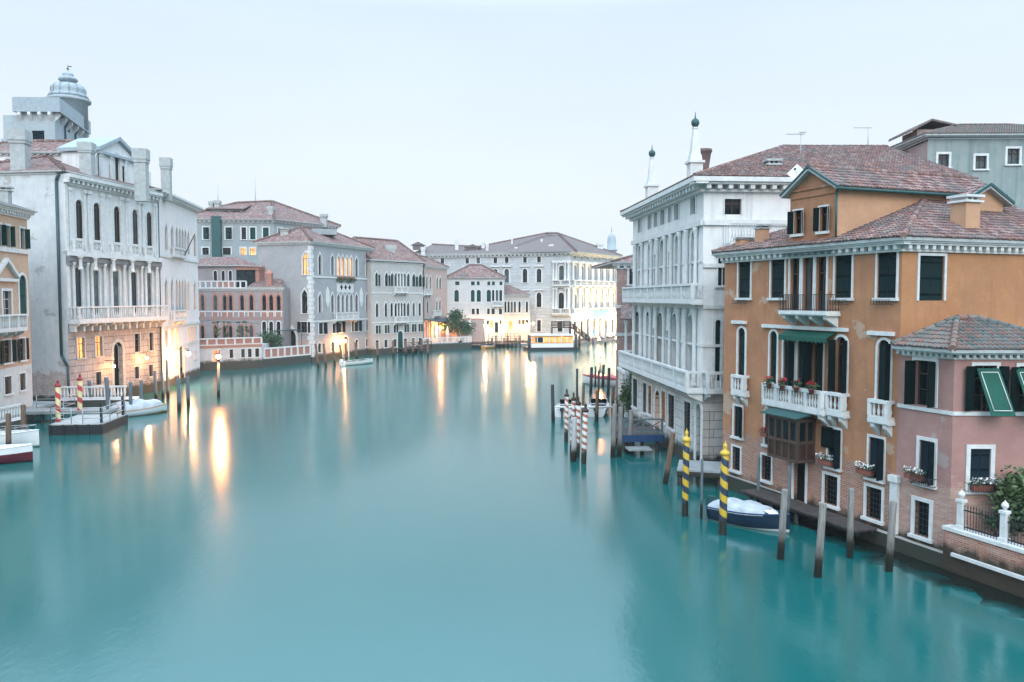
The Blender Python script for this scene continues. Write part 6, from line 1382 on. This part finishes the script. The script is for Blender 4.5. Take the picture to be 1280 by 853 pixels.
# ---------------------------------------------------------------- boats
class Boat:
    def __init__(s, name, label, stern, bow, beam, h, mats, bottom=None, group=None, flare=.8, sheer=.35, low=(2, 3)):
        a, b = V((stern[0], stern[1], 0)), V((bow[0], bow[1], 0)); s.L = (b - a).length; s.x = (b - a).normalized(); s.y = V((-s.x.y, s.x.x, 0)); s.a = a; s.B, s.h, s.sh = beam, h, sheer
        s.t = thing(name, label, 'boat', a, group); N = 14; rows = []
        for i in range(N + 1):
            t = i / N; bb = s.hb(t); z = s.z(t); k = -.25 + .5 * max(0, t - .75) * 2; zc = .05 + .25 * max(0, t - .5)
            rows.append([s.p(t, bb, z), s.p(t, bb * (.97 if t < .9 else .8), z * .55 + .05), s.p(t, bb * flare * (1 if t < .8 else max(.1, 1 - (t - .8) * 3)), zc), s.p(t, 0, k), s.p(t, -bb * flare * (1 if t < .8 else max(.1, 1 - (t - .8) * 3)), zc), s.p(t, -bb * (.97 if t < .9 else .8), z * .55 + .05), s.p(t, -bb, z)])
        mb = MB()
        for A, B in zip(rows, rows[1:]):
            for j in range(6): mb.face([A[j], B[j], B[j + 1], A[j + 1]], 1 if (bottom and j in low) else 0, True)
        mb.face([rows[0][j] for j in range(7)], 0)
        mb.build('hull', [MT[mats[0]], MT[bottom or mats[0]]], s.t)
        mb = MB()
        for i in range(N): t0, t1 = i / N, (i + 1) / N; mb.face([s.p(t0, s.hb(t0) * .96, s.z(t0) - .06), s.p(t1, s.hb(t1) * .96, s.z(t1) - .06), s.p(t1, -s.hb(t1) * .96, s.z(t1) - .06), s.p(t0, -s.hb(t0) * .96, s.z(t0) - .06)])
        mb.build('deck', MT[mats[1]], s.t)
        mb = MB()
        for sg in (-1, 1): mb.path([s.p(i / N, sg * s.hb(i / N), s.z(i / N)) for i in range(N + 1)], .035, 6)
        mb.build('gunwale', MT[mats[2] if len(mats) > 2 else mats[1]], s.t)
    def hb(s, t): return max(.02, s.B / 2 * (.86 + .14 * math.sin(min(1, t * 1.6) * math.pi / 2)) * (1 - max(0, (t - .38) / .62) ** 2.3))
    def z(s, t): return s.h * (1 + s.sh * t * t)
    def p(s, t, y, z): return s.a + s.x * (s.L * t) + s.y * y + V((0, 0, z))
    def cover(s, t0, t1, h, mat='tarp', seed=1, name='cover'):
        rnd = random.Random(seed); mb = MB(); N, K = 16, 8; g = []
        for i in range(N + 1):
            t = t0 + (t1 - t0) * i / N; e = math.sin(math.pi * min(1, max(0.02, i / N * 1.0)) ** .8) ** .4; hh = h * e * (.88 + .12 * math.sin(i * 1.1 + seed))
            g.append([s.p(t, s.hb(t) * 1.03 * math.cos(math.pi * k / K), s.z(t) - (.08 if k in (0, K) else 0) + max(.0, hh * (math.sin(math.pi * k / K) ** .8) + rnd.uniform(-.03, .03) * h) + .02) for k in range(K + 1)])
        for A, B in zip(g, g[1:]):
            for k in range(K): mb.face([A[k], B[k], B[k + 1], A[k + 1]], 0, True)
        return mb.build(name, MT[mat], s.t)
    def motor(s, col='iron'):
        mb = MB(); c = s.p(-.03, 0, s.h * .6); rz = math.atan2(s.x.y, s.x.x); mb.box((c.x, c.y, s.h * .9), (.45, .32, .42), rz, 0, .8); mb.box((c.x, c.y, -.3), (.16, .12, s.h * .9 + .3), rz); mb.build('outboard_motor', MT[col], s.t)
    def screen(s, t, hgt=.45, mat='glass'):
        mb = MB(); w = s.hb(t) * .8; z = s.z(t); A = [s.p(t, -w, z), s.p(t + .06, 0, z), s.p(t, w, z)]; B = [p - s.x * .3 + V((0, 0, hgt)) for p in A]
        for i in (0, 1): mb.prism([A[i], A[i + 1], B[i + 1], B[i]], s.x * .02)
        mb.build('windscreen', MT[mat], s.t)
    def rail(s, t0, t1, h=.35):
        mb = MB(); N = 8
        pts = [s.p(t0 + (t1 - t0) * i / N, s.hb(t0 + (t1 - t0) * i / N) * .85, s.z(t0 + (t1 - t0) * i / N) + h) for i in range(N + 1)]; pts += [s.p(t1 - (t1 - t0) * i / N, -s.hb(t1 - (t1 - t0) * i / N) * .85, s.z(t1 - (t1 - t0) * i / N) + h) for i in range(N + 1)]
        mb.path(pts, .02, 5)
        for q in pts[::2]: mb.tube(q - V((0, 0, h)), q, .015, n=5)
        mb.build('bow_rail', MT['rail'], s.t)
    def cockpit(s, t0, t1, mat='void'):
        mb = MB(); N = 8; mb.face([s.p(t0 + (t1 - t0) * i / N, s.hb(t0 + (t1 - t0) * i / N) * .72, s.z(t0 + (t1 - t0) * i / N) - .045) for i in range(N + 1)] + [s.p(t1 - (t1 - t0) * i / N, -s.hb(t1 - (t1 - t0) * i / N) * .72, s.z(t1 - (t1 - t0) * i / N) - .045) for i in range(N + 1)]); mb.build('cockpit', MT[mat], s.t)
        mb = MB(); rz = math.atan2(s.x.y, s.x.x)
        for t in (t0 + .06, (t0 + t1) / 2): c = s.p(t, 0, 0); mb.box((c.x, c.y, s.z(t) - .06), (.3, s.hb(t) * 1.35, .07), rz)
        mb.build('seat', MT['hullwhite'], s.t)
b = Boat('covered_boat', 'navy blue boat under a white tarpaulin, moored between spiral pole and thick post', (9.15, 35.9), (11.75, 33.4), 1.45, .62, ('navy', 'blue', 'blue'), 'hullwhite'); b.cover(0.02, .74, .42, seed=3); b.motor('copper'); b.screen(.80, .12, 'hullwhite')
b = Boat('covered_boat', 'white boat heaped with a pale tarpaulin below the palace water door', (-33.3, 66.2), (-30.2, 69.6), 1.9, .55, ('hullwhite', 'hullwhite', 'orange'), 'orange'); b.cover(.0, .92, .8, seed=5); b.motor('hullwhite')
b = Boat('speed_boat', 'white speedboat with dark red lower hull, cut by the picture edge', (-35, 47.2), (-29.2, 48.3), 2.0, .8, ('hullwhite', 'hullwhite', 'hullwhite'), 'maroon', low=(1, 2, 3, 4)); b.cockpit(.1, .55); b.screen(.5)
b = Boat('cabin_boat', 'white motorboat with bow rail moored behind the red bottomed speedboat', (-38.5, 52.0), (-31.7, 53.2), 2.2, .85, ('hullwhite', 'hullwhite', 'hullwhite')); b.cockpit(.1, .5); b.screen(.5); b.rail(.55, .97)
mb = MB(); c = b.p(.3, 0, 1.3); mb.box((c.x, c.y, .9), (1.2, .9, .5), .1); mb.build('orange_cover', MT['orange'], b.t)
b = Boat('red_boat', 'red boat with white sides moored among dark poles', (12.4, 89.5), (8.2, 92.5), 1.9, .8, ('hullwhite', 'red', 'red')); b.cover(.05, .85, .45, 'red', 8); b.motor()
b = Boat('motor_boat', 'white motorboat with a dark outboard at the mooring beam by the red and white poles', (4.2, 66.4), (5.3, 71.5), 1.8, .6, ('hullwhite', 'hullwhite', 'hullwhite')); b.cockpit(.1, .6); b.motor(); b.screen(.6)
b = Boat('motor_boat', 'white motorboat at the mooring beam closest to the creeper', (7.0, 66.6), (8.0, 71.5), 1.9, .65, ('hullwhite', 'hullwhite', 'hullwhite')); b.cockpit(.1, .6); b.motor(); b.screen(.6); b.rail(.6, .97)
b = Boat('rowing_boat', 'long pale green and white boat moored before the gothic house', (-24.9, 117), (-21.2, 121.5), 1.7, .6, ('hullwhite', 'hullwhite', 'copper'), 'banner'); b.cockpit(.2, .75); b.motor('hullwhite')
b = Boat('work_boat', 'low dark workboat before the low white canal house', (-8.3, 157.6), (-4.0, 157.9), 1.6, .6, ('black', 'wood', 'wood')); b.cockpit(.15, .7)
b = Boat('work_boat', 'small boat with an amber stern at the end of the white terrace', (-5.6, 155.5), (-3.2, 158.5), 1.4, .5, ('orange', 'hullwhite', 'hullwhite')); b.cockpit(.15, .7)

def rope(lab, a, b_, sag=.25, r=.018):
    a, b_ = V(a), V(b_); mb = MB(); N = 10; mb.path([a.lerp(b_, i / N) - V((0, 0, sag * math.sin(math.pi * i / N))) for i in range(N + 1)], r, 5); t = mb.build('mooring_rope', MT['sash_white'], None, a); tag(t, lab, 'rope', 'mooring ropes')
q0 = gp(903, 668); rope('slack mooring rope from the blue boat stern to the spiral pole', (9.3, 35.7, .62), (q0.x, q0.y, 1.3)); q0 = gp(975.5, 699); rope('slack mooring rope from the blue boat bow to the thick post', (11.6, 33.5, .8), (q0.x, q0.y, 1.2))
# ---------------------------------------------------------------- landings
def rails(t, pts, h=1.0, mids=2, r=.03, mat='rail', name='railing', step=1.2):
    mb = MB()
    for k in range(mids + 1): mb.path([p + V((0, 0, h * (1 - k / (mids + 1)))) for p in pts], r, 6)
    for A, B in zip(pts, pts[1:]):
        n = max(1, int((B - A).length / step))
        for i in range(n + 1): q = A.lerp(B, i / n); mb.tube(q, q + V((0, 0, h)), r * 1.2, n=6)
    return mb.build(name, MT[mat], t)
t = thing('landing_pontoon', 'black floating landing pontoon with white deck and pipe railings', 'pontoon', (-31.5, 60)); f = Face((-33.6, 57.6), (-29.9, 58.0))
mb = MB(); mb.fbox(f, 0, f.L, -.4, .72, -5, 0); mb.build('hull', MT['black'], t); mb = MB(); mb.fbox(f, .03, f.L - .03, .72, .8, -4.95, -.03); mb.build('deck', MT['stone_grey'], t)
for i in range(5): u = .1 + (f.L - .2) * i / 4; mb = MB(); mb.fbox(f, u - .08, u + .08, -.3, .76, .001, .1); mb.build('fender', MT['black'], t)
rails(t, [f.P(.1, .8, -2.2), f.P(.1, .8, -.15), f.P(1.5, .8, -.15)], 1.15); rails(t, [f.P(2.3, .8, -.15), f.P(f.L - .1, .8, -.15), f.P(f.L - .1, .8, -4.7), f.P(2.5, .8, -4.7)], 1.15)
mb = MB(); mb.fbox(f, f.L - .35, f.L - .2, .8, 2.3, -.6, -.45); mb.fbox(f, f.L - .2, f.L - .05, .8, 2.3, -4.4, -4.25); mb.build('post', MT['black'], t)
t = thing('white_jetty', 'pale stone jetty with white balustrade along the flaking palace flank', 'jetty', (-36.5, 67)); f = Face((-41.0, 62.6), (-32.2, 63.4))
mb = MB(); mb.fbox(f, 0, f.L, .75, .98, -2.2, 0); mb.fbox(f, 0, 2.2, .74, .97, -6.5, -2.21); mb.build('deck', MT['deck_white'], t); mb = MB()
for i in range(6): c = f.P(.4 + (f.L - .8) * i / 5, 0, -.4); mb.tube((c.x, c.y, -1), (c.x, c.y, .75), .12)
mb.build('pile', MT['black'], t)
fb_ = Face((-40.2, 70.6), (-34.6, 71.4)); mb = MB(); mb.fbox(fb_, 0, fb_.L + 1, -.5, .95, -1.5, .8); mb.build('quay_block', MT['waterwall'], t); mb = MB(); mb.fbox(fb_, 0, fb_.L, 1.95, 2.1, -.2, .05); mb.fbox(fb_, 0, fb_.L, .96, 1.1, -.2, .05)
for i in range(20): c = fb_.P(.15 + (fb_.L - .3) * i / 19, 0, -.07); mb.lathe((c.x, c.y, 0), [(.07, 1.1), (.1, 1.35), (.05, 1.95)], 6)
mb.build('balustrade', MT['stone_plain'], t); rails(t, [f.P(2.4, .98, -2.1), f.P(5.4, .98, -2.1), f.P(5.4, .98, -.1)], 1.1)
t = thing('quay_balustrade', 'white stone balustrade on the quay before the peach house', 'balustrade', (-38, 57)); fb_ = Face((-37.4, 54), (-37.0, 60)); mb = MB(); mb.fbox(fb_, 0, fb_.L, -.5, .9, -1.5, .4); mb.build('quay_block', MT['waterwall'], t); mb = MB(); mb.fbox(fb_, 0, fb_.L, 1.85, 2.0, -.2, .05); mb.fbox(fb_, 0, fb_.L, .91, 1.05, -.2, .05)
for i in range(20): c = fb_.P(.15 + (fb_.L - .3) * i / 19, 0, -.07); mb.lathe((c.x, c.y, 0), [(.07, 1.05), (.1, 1.3), (.05, 1.85)], 6)
mb.build('rail', MT['stone_plain'], t)
# the blue dock of the white palazzo
t = thing('blue_dock', 'wooden dock with blue edge boards and crossed railings at the palazzo door', 'dock', (8.6, 52)); f = Face((7.15, 51.0), (9.75, 51.2))
mb = MB(); mb.fbox(f, 0, f.L, 1.05, 1.15, -3.4, 0); mb.build('deck_planks', MT['plank'], t); mb = MB(); mb.fbox(f, -.05, f.L + .05, .72, 1.16, .001, .07); mb.fbox(f, -.12, -.051, .72, 1.16, -3.4, .07); mb.build('edge_board', MT['blue'], t)
mb = MB(); mb.fbox(f, .1, 1.6, .35, .45, .1, 1.2); mb.build('step', MT['deck_white'], t)
mb = MB()
for u in (.05, f.L / 2, f.L - .05): mb.fbox(f, u - .06, u + .06, 1.15, 2.2, -.12, 0)
for zz in (2.1, 1.3): mb.fbox(f, 0, f.L, zz, zz + .1, -.1, -.02)
for a, b_ in ((.1, f.L / 2 - .06), (f.L / 2 + .06, f.L - .1)):
    for A, B in (((a, 1.42), (b_, 2.06)), ((a, 2.06), (b_, 1.42))): mb.tube(f.P(A[0], A[1], -.06), f.P(B[0], B[1], -.06), .035, n=6)
for oo in (-3.3, -1.7): mb.fbox(f, 0, .1, 1.15, 2.2, oo, oo + .1)
mb.fbox(f, .01, .09, 2.1, 2.2, -3.3, -.1); mb.build('railing', MT['pole_grey'], t)
for i, (u, o) in enumerate(((.2, -.3), (1.3, -.3), (2.3, -.3), (.2, -3), (1.3, -3))): c = f.P(u, 0, o); mb = MB(); mb.tube((c.x, c.y, -1), (c.x, c.y, 1.05), .13); mb.build('pile', MT['black'], t)
t = thing('small_jetty', 'small pale planked jetty on dark piles at the corner of the white palazzo', 'jetty', (10, 43)); f = Face((8.75, 42.0), (11.1, 41.4))
mb = MB(); mb.fbox(f, 0, f.L, .8, .9, -2.6, 0); mb.build('deck_planks', MT['deck_white'], t); mb = MB(); mb.fbox(f, 0, f.L, .55, .79, -.14, -.02); mb.build('beam', MT['pole_dark'], t)
for u, o in ((.15, -.3), (1.2, -.3), (2.2, -.3), (.15, -2.2), (2.2, -2.2)): c = f.P(u, 0, o); mb = MB(); mb.tube((c.x, c.y, -1), (c.x, c.y, .8), .14); mb.build('pile', MT['black'], t)
# railed landing at the cream palace
t = thing('railed_landing', 'timber landing with crossed railings at the cream palace water door', 'landing', (-20.5, 143.2)); f = Face(f7.P(f7.u_at(495, 1), 0, 2.4), f7.P(f7.L - .3, 0, 2.4))
mb = MB(); mb.fbox(f, 0, f.L, .7, .85, -2.3, 0); mb.build('deck', MT['plank'], t); mb = MB(); n = 4
for i in range(n + 1): u = f.L * i / n; mb.fbox(f, u - .06, u + .06, .85, 1.95, -.1, 0)
for zz in (1.0, 1.85): mb.fbox(f, 0, f.L, zz, zz + .09, -.09, -.01)
for i in range(n):
    a, b_ = f.L * i / n + .06, f.L * (i + 1) / n - .06
    for A, B in (((a, 1.1), (b_, 1.85)), ((a, 1.85), (b_, 1.1))): mb.tube(f.P(A[0], A[1], -.05), f.P(B[0], B[1], -.05), .04, n=5)
mb.build('railing', MT['wood'], t)
for i in range(5): c = f.P(f.L * i / 4, 0, -.2); mb = MB(); mb.tube((c.x, c.y, -1), (c.x, c.y, .7), .16); mb.build('pile', MT['black'], t)
# piles and rail in front of the low white house
t = thing('timber_dock', 'timber dock with dark piles and railings before the low white canal house', 'dock', (-3, 158.5)); f = Face((-4.8, 157.6), (1.6, 158.4)); mb = MB(); mb.fbox(f, 0, f.L, .75, .9, -2.5, 0); mb.build('deck', MT['plank'], t)
for i in range(9): c = f.P(f.L * i / 8, 0, .05); mb = MB(); mb.tube((c.x, c.y, -1), (c.x, c.y, 1.5 + .5 * (i % 3)), .13); mb.build('pile', MT['pole_dark'], t)
rails(t, [f.P(.2, .9, -.3), f.P(f.L - .2, .9, -.3)], 1.9, 3, .045, 'wood', step=.8)
t = thing('mooring_dolphin', 'cluster of dark green piles lashed together at the terrace corner', 'piles', gp(573.5, 436.5)); b0 = gp(573.5, 436.5)
for dx, dy, hh in ((-.7, 0, 1.9), (0, -.2, 2.9), (.6, .1, 2.0), (.2, .6, 2.4)): mb = MB(); mb.tube(b0 + V((dx, dy, -1)), b0 + V((dx * .6, dy * .6, hh)), .26, .22); mb.build('pile', MT['copper'], t)
mb = MB(); mb.lathe(b0 + V((0, .1, 1.3)), [(.75, 0), (.78, .1), (.75, .3)], 12); mb.build('rope_band', MT['black'], t)
t = thing('gate_pillar', 'slim white carved gate pillar at the end of the terrace', 'pillar', at(587, 431, 158.6)); p = at(587, 431, 158.6); mb = MB(); mb.box((p.x, p.y, .6), (.7, .7, 2.6), 0); mb.box((p.x, p.y, 3.2), (.9, .9, .2), 0); mb.build('shaft', MT['stone_plain'], t); mb = MB(); mb.lathe((p.x, p.y, 3.4), [(.3, 0), (.2, .3), (.34, .9), (.4, 1.5), (.25, 2.2), (.22, 2.5), (.26, 2.8), (.1, 3.1)], 10); mb.build('statue', MT['stone_plain'], t)
# floating water-bus stop
t = thing('waterbus_stop', 'lit white floating waterbus stop with amber bands and glazed cabin', 'waterbus stop', (7, 150)); a, b_ = gp(664, 438.5), gp(716, 437.5); f = Face((a.x, 150.2), (b_.x, 151.4))
mb = MB(); mb.fbox(f, -.8, f.L + .9, -.4, .55, -4.4, .6); mb.build('hull', MT['black'], t); mb = MB(); mb.fbox(f, 0, f.L, .56, 1.35, -3.6, 0); mb.build('lower_panel', MT['hullwhite'], t); mb = MB(); mb.fbox(f, 0, f.L, 2.75, 3.0, -3.7, .15); mb.build('roof', MT['hullwhite'], t)
mb = MB(); mb.fbox(f, .02, f.L - .02, 1.351, 1.5, -3.59, .02); mb.fbox(f, .02, f.L - .02, 2.5, 2.749, -3.59, .03); mb.build('amber_band', MT['orange'], t)
mb = MB(); mb.fbox(f, .1, f.L - .1, 1.5, 2.5, -.08, -.04); mb.build('window', [MT['lit']], t); mb = MB()
for i in range(8): u = f.L * i / 7; mb.fbox(f, max(0, u - .07), min(f.L, u + .07), 1.36, 2.75, -.12, .01)
mb.build('mullion', MT['hullwhite'], t); mb = MB(); mb.fbox(f, .8, 2.3, 1.52, 2.48, -.03, -.01); mb.build('dark_pane', MT['glass'], t)
for u in (-.4, f.L + .5): mb = MB(); c = f.P(u, 0, 0); mb.tube((c.x, c.y, -1), (c.x, c.y, 3.0), .28); mb.build('pile', MT['pole_dark'], t)
mb = MB(); c = f.P(f.L * .72, 2.62, .06); mb.lathe(c, [(.12, 0), (.12, .06)], 10, axis=f.n); mb.build('signal_lamp', glow('red_signal', (1, .05, .03), 9), t)
# stepped footbridge to the floodlit palace
t = thing('stepped_footbridge', 'dark stepped timber footbridge with railings running down to the waterbus stop', 'footbridge', (12, 160)); A, B = at(713, 409, 163), at(737, 428, 158); mb = MB(); n = 11; d_ = (B - A) / n; w_ = V((0, 1.9, 0))
for i in range(n): p = A + d_ * i; mb.hexa([p - V((0, 0, .2)), p + V((d_.x, d_.y, -.2)), p + V((d_.x, d_.y, -.2)) + w_, p + w_ - V((0, 0, .2))], [p, p + V((d_.x, d_.y, 0)), p + V((d_.x, d_.y, 0)) + w_, p + w_])
mb.build('step', MT['wood'], t); mb = MB(); A2 = at(690, 409, 163); mb.hexa([A2 - V((0, 0, .2)), A - V((0, 0, .2)), A + w_ - V((0, 0, .2)), A2 + w_ - V((0, 0, .2))], [A2, A, A + w_, A2 + w_]); mb.build('deck', MT['wood'], t)
for o in (V((0, 0, 0)), w_): rails(t, [A2 + o, A + o, B + o], 1.1, 3, .06, 'wood', step=1.0)
for p in (A2, A, (A + B) / 2): mb = MB(); mb.tube((p.x, p.y, -1), (p.x, p.y, p.z - .2), .16); mb.tube((p.x, p.y + 1.9, -1), (p.x, p.y + 1.9, p.z - .2), .16); mb.build('pile', MT['pole_dark'], t)

# ---------------------------------------------------------------- lamps (all lit in the photograph)
def globe(t, p, r, mat, name='globe'): mb = MB(); mb.lathe(p, [(.01, -r)] + [(r * math.sin(math.pi * k / 8), -r * math.cos(math.pi * k / 8)) for k in range(1, 8)] + [(.01, r)], 12); return mb.build(name, MT[mat], t)
def canal_lamp(label, px, yb, yl, r, mat):
    b_ = gp(px, yb); p = at(px, yl, b_.y); t = thing('canal_lamp', label, 'lamp', b_, 'lamps standing in the canal'); mb = MB(); mb.tube(b_ - V((0, 0, 1)), p - V((0, 0, r + .25)), .17, .13); mb.build('pole', MT['pole_grey'], t); globe(t, p, r, mat)
    mb = MB(); mb.lathe(p, [(r * .5, -r - .25), (r * .9, -r - .1), (r * .6, -r * .9)], 10); mb.lathe(p, [(r * 1.15, r * .8), (r * .9, r * 1.1), (.02, r * 1.7)], 10); mb.build('lantern_frame', MT['iron'], t)
canal_lamp('glowing canal lamp on a grey pole beside the pink gothic palace', 273, 497, 446, .19, 'lamp_o')
canal_lamp('glowing canal lamp on a pole out in the channel past the red boat', 750.5, 478, 443, .16, 'lamp_o')
def wall_lamp(label, f, px, py, r, mat, o=.6):
    z = f.off(o).z_at(px, py); u = f.off(o).u_at(px, z); p = f.P(u, z, o); t = thing('wall_lamp', label, 'lamp', f.P(u, z, .0), 'wall lanterns on the palaces'); mb = MB(); mb.path([f.P(u, z + .5, .0), f.P(u, z + .55, o), f.P(u, z + r, o)], .03, 6); mb.build('bracket', MT['iron'], t); globe(t, p, r, mat)
    mb = MB(); mb.lathe(p, [(r * 1.25, r * .75), (.03, r * 1.7)], 8); mb.build('cap', MT['iron'], t)
MT['lamp_s'] = glow('small_warm_lamp', (1, .44, .15), 480); MT['lamp_q'] = glow('quay_lamp_globe', (1, .58, .24), 750)
wall_lamp('lit lantern beside the arched water door of the white palace', f2, 142.5, 457.6, .10, 'lamp_s', .9)
wall_lamp('lit lantern between the last two barred windows of the white palace', f2, 183.6, 447.7, .11, 'lamp_s', .9)
wall_lamp('bright lantern by the lit doorway of the pink gothic palace', f3, 235.2, 442.3, .24, 'lamp', 2.2)
wall_lamp('bright lantern at the arched door of the gothic house', f6, 431.5, 426, .15, 'lamp', 1.5)
def street_lamp(label, p, h, r, mat): 
    t = thing('street_lamp', label, 'lamp', p, 'quay street lamps'); mb = MB(); mb.lathe(p, [(.16, 0), (.14, .5), (.06, .7), (.05, h - r - .1)], 8); mb.build('post', MT['iron'], t); globe(t, p + V((0, 0, h)), r, mat); mb = MB(); mb.lathe(p + V((0, 0, h)), [(r * 1.2, r * .8), (.03, r * 1.6)], 8); mb.build('cap', MT['iron'], t)
for px, y, Y, r, lab in ((605.5, 407, 161.5, .18, 'blazing street lamp before the shutters of the low white house'), (634.2, 409.5, 162.5, .18, 'blazing street lamp between low white house and small arched house'), (660, 405.5, 163.5, .15, 'street lamp before the small arched house, paired with another'), (666.5, 404.5, 165.5, .16, 'street lamp of the pair standing nearer the great baroque palace')):
    p = at(px, y, Y); street_lamp(lab, V((p.x, p.y, .6)), p.z - .6, r, 'lamp_q')
def floodlight(label, p, aim, watts, size=60, color=(1, .72, .40)):
    t = thing('floodlight', label, 'floodlight', p, 'floodlights before the baroque palace'); mb = MB(); d = (aim - p).normalized(); mb.box((p.x, p.y, p.z), (.5, .4, .3), 0); mb.build('housing', MT['iron'], t); mb = MB(); mb.lathe(p + V((0, 0, .42)), [(.2, -.1), (.24, .08)], 10, axis=d); mb.build('lens', MT['lamp_s'], t)
    l = bpy.data.lights.new('flood', 'SPOT'); l.energy = watts; l.spot_size = R(size * 2); l.spot_blend = .8; l.color = color; l.shadow_soft_size = .25; o = bpy.data.objects.new('beam', l); col.objects.link(o); o.parent = t; o.location = V((0, 0, .75)); o.rotation_euler = (-d).to_track_quat('Z', 'Y').to_euler()
for i, (u, lab) in enumerate(((2.5, 'floodlight aimed at the palace front close to its bay corner'), (10.5, 'floodlight aimed at the middle portals of the palace front'), (18.5, 'floodlight aimed at the far end of the palace front'))): floodlight(lab, f12.P(u, .62, 5.5), f12.P(u, 7, 0), 8500)
tl = thing('arcade_lamp', 'warm lamp hanging under the arcade of the rose brick house', 'lamp', f8.P(5.5, 4.2, 1.0)); globe(tl, f8.P(5.5, 3.9, 1.0), .16, 'lamp_o'); mb = MB(); mb.tube(f8.P(5.5, 4.05, 1.0), f8.P(5.5, 5.2, 1.0), .03); mb.build('rod', MT['iron'], tl)
# ---------------------------------------------------------------- morning haze over the canal
if HAZE:
    hm = bpy.data.materials.new('haze_air'); hm.use_nodes = True; hn = hm.node_tree; hn.nodes.clear()
    ho = hn.nodes.new('ShaderNodeOutputMaterial'); hv = hn.nodes.new('ShaderNodeVolumePrincipled'); hv.inputs['Color'].default_value = (.86, .94, .98, 1); hv.inputs['Density'].default_value = HAZE; hv.inputs['Anisotropy'].default_value = 0
    hn.links.new(hv.outputs[0], ho.inputs['Volume'])
    mb = MB(); mb.hexa([V((-1600, -70, -2.2)), V((1600, -70, -2.2)), V((1600, 2600, -2.2)), V((-1600, 2600, -2.2))], [V((-1600, -70, 37)), V((1600, -70, 37)), V((1600, 2600, 37)), V((-1600, 2600, 37))])
    tag(mb.build('haze', hm), None, None, kind='stuff')
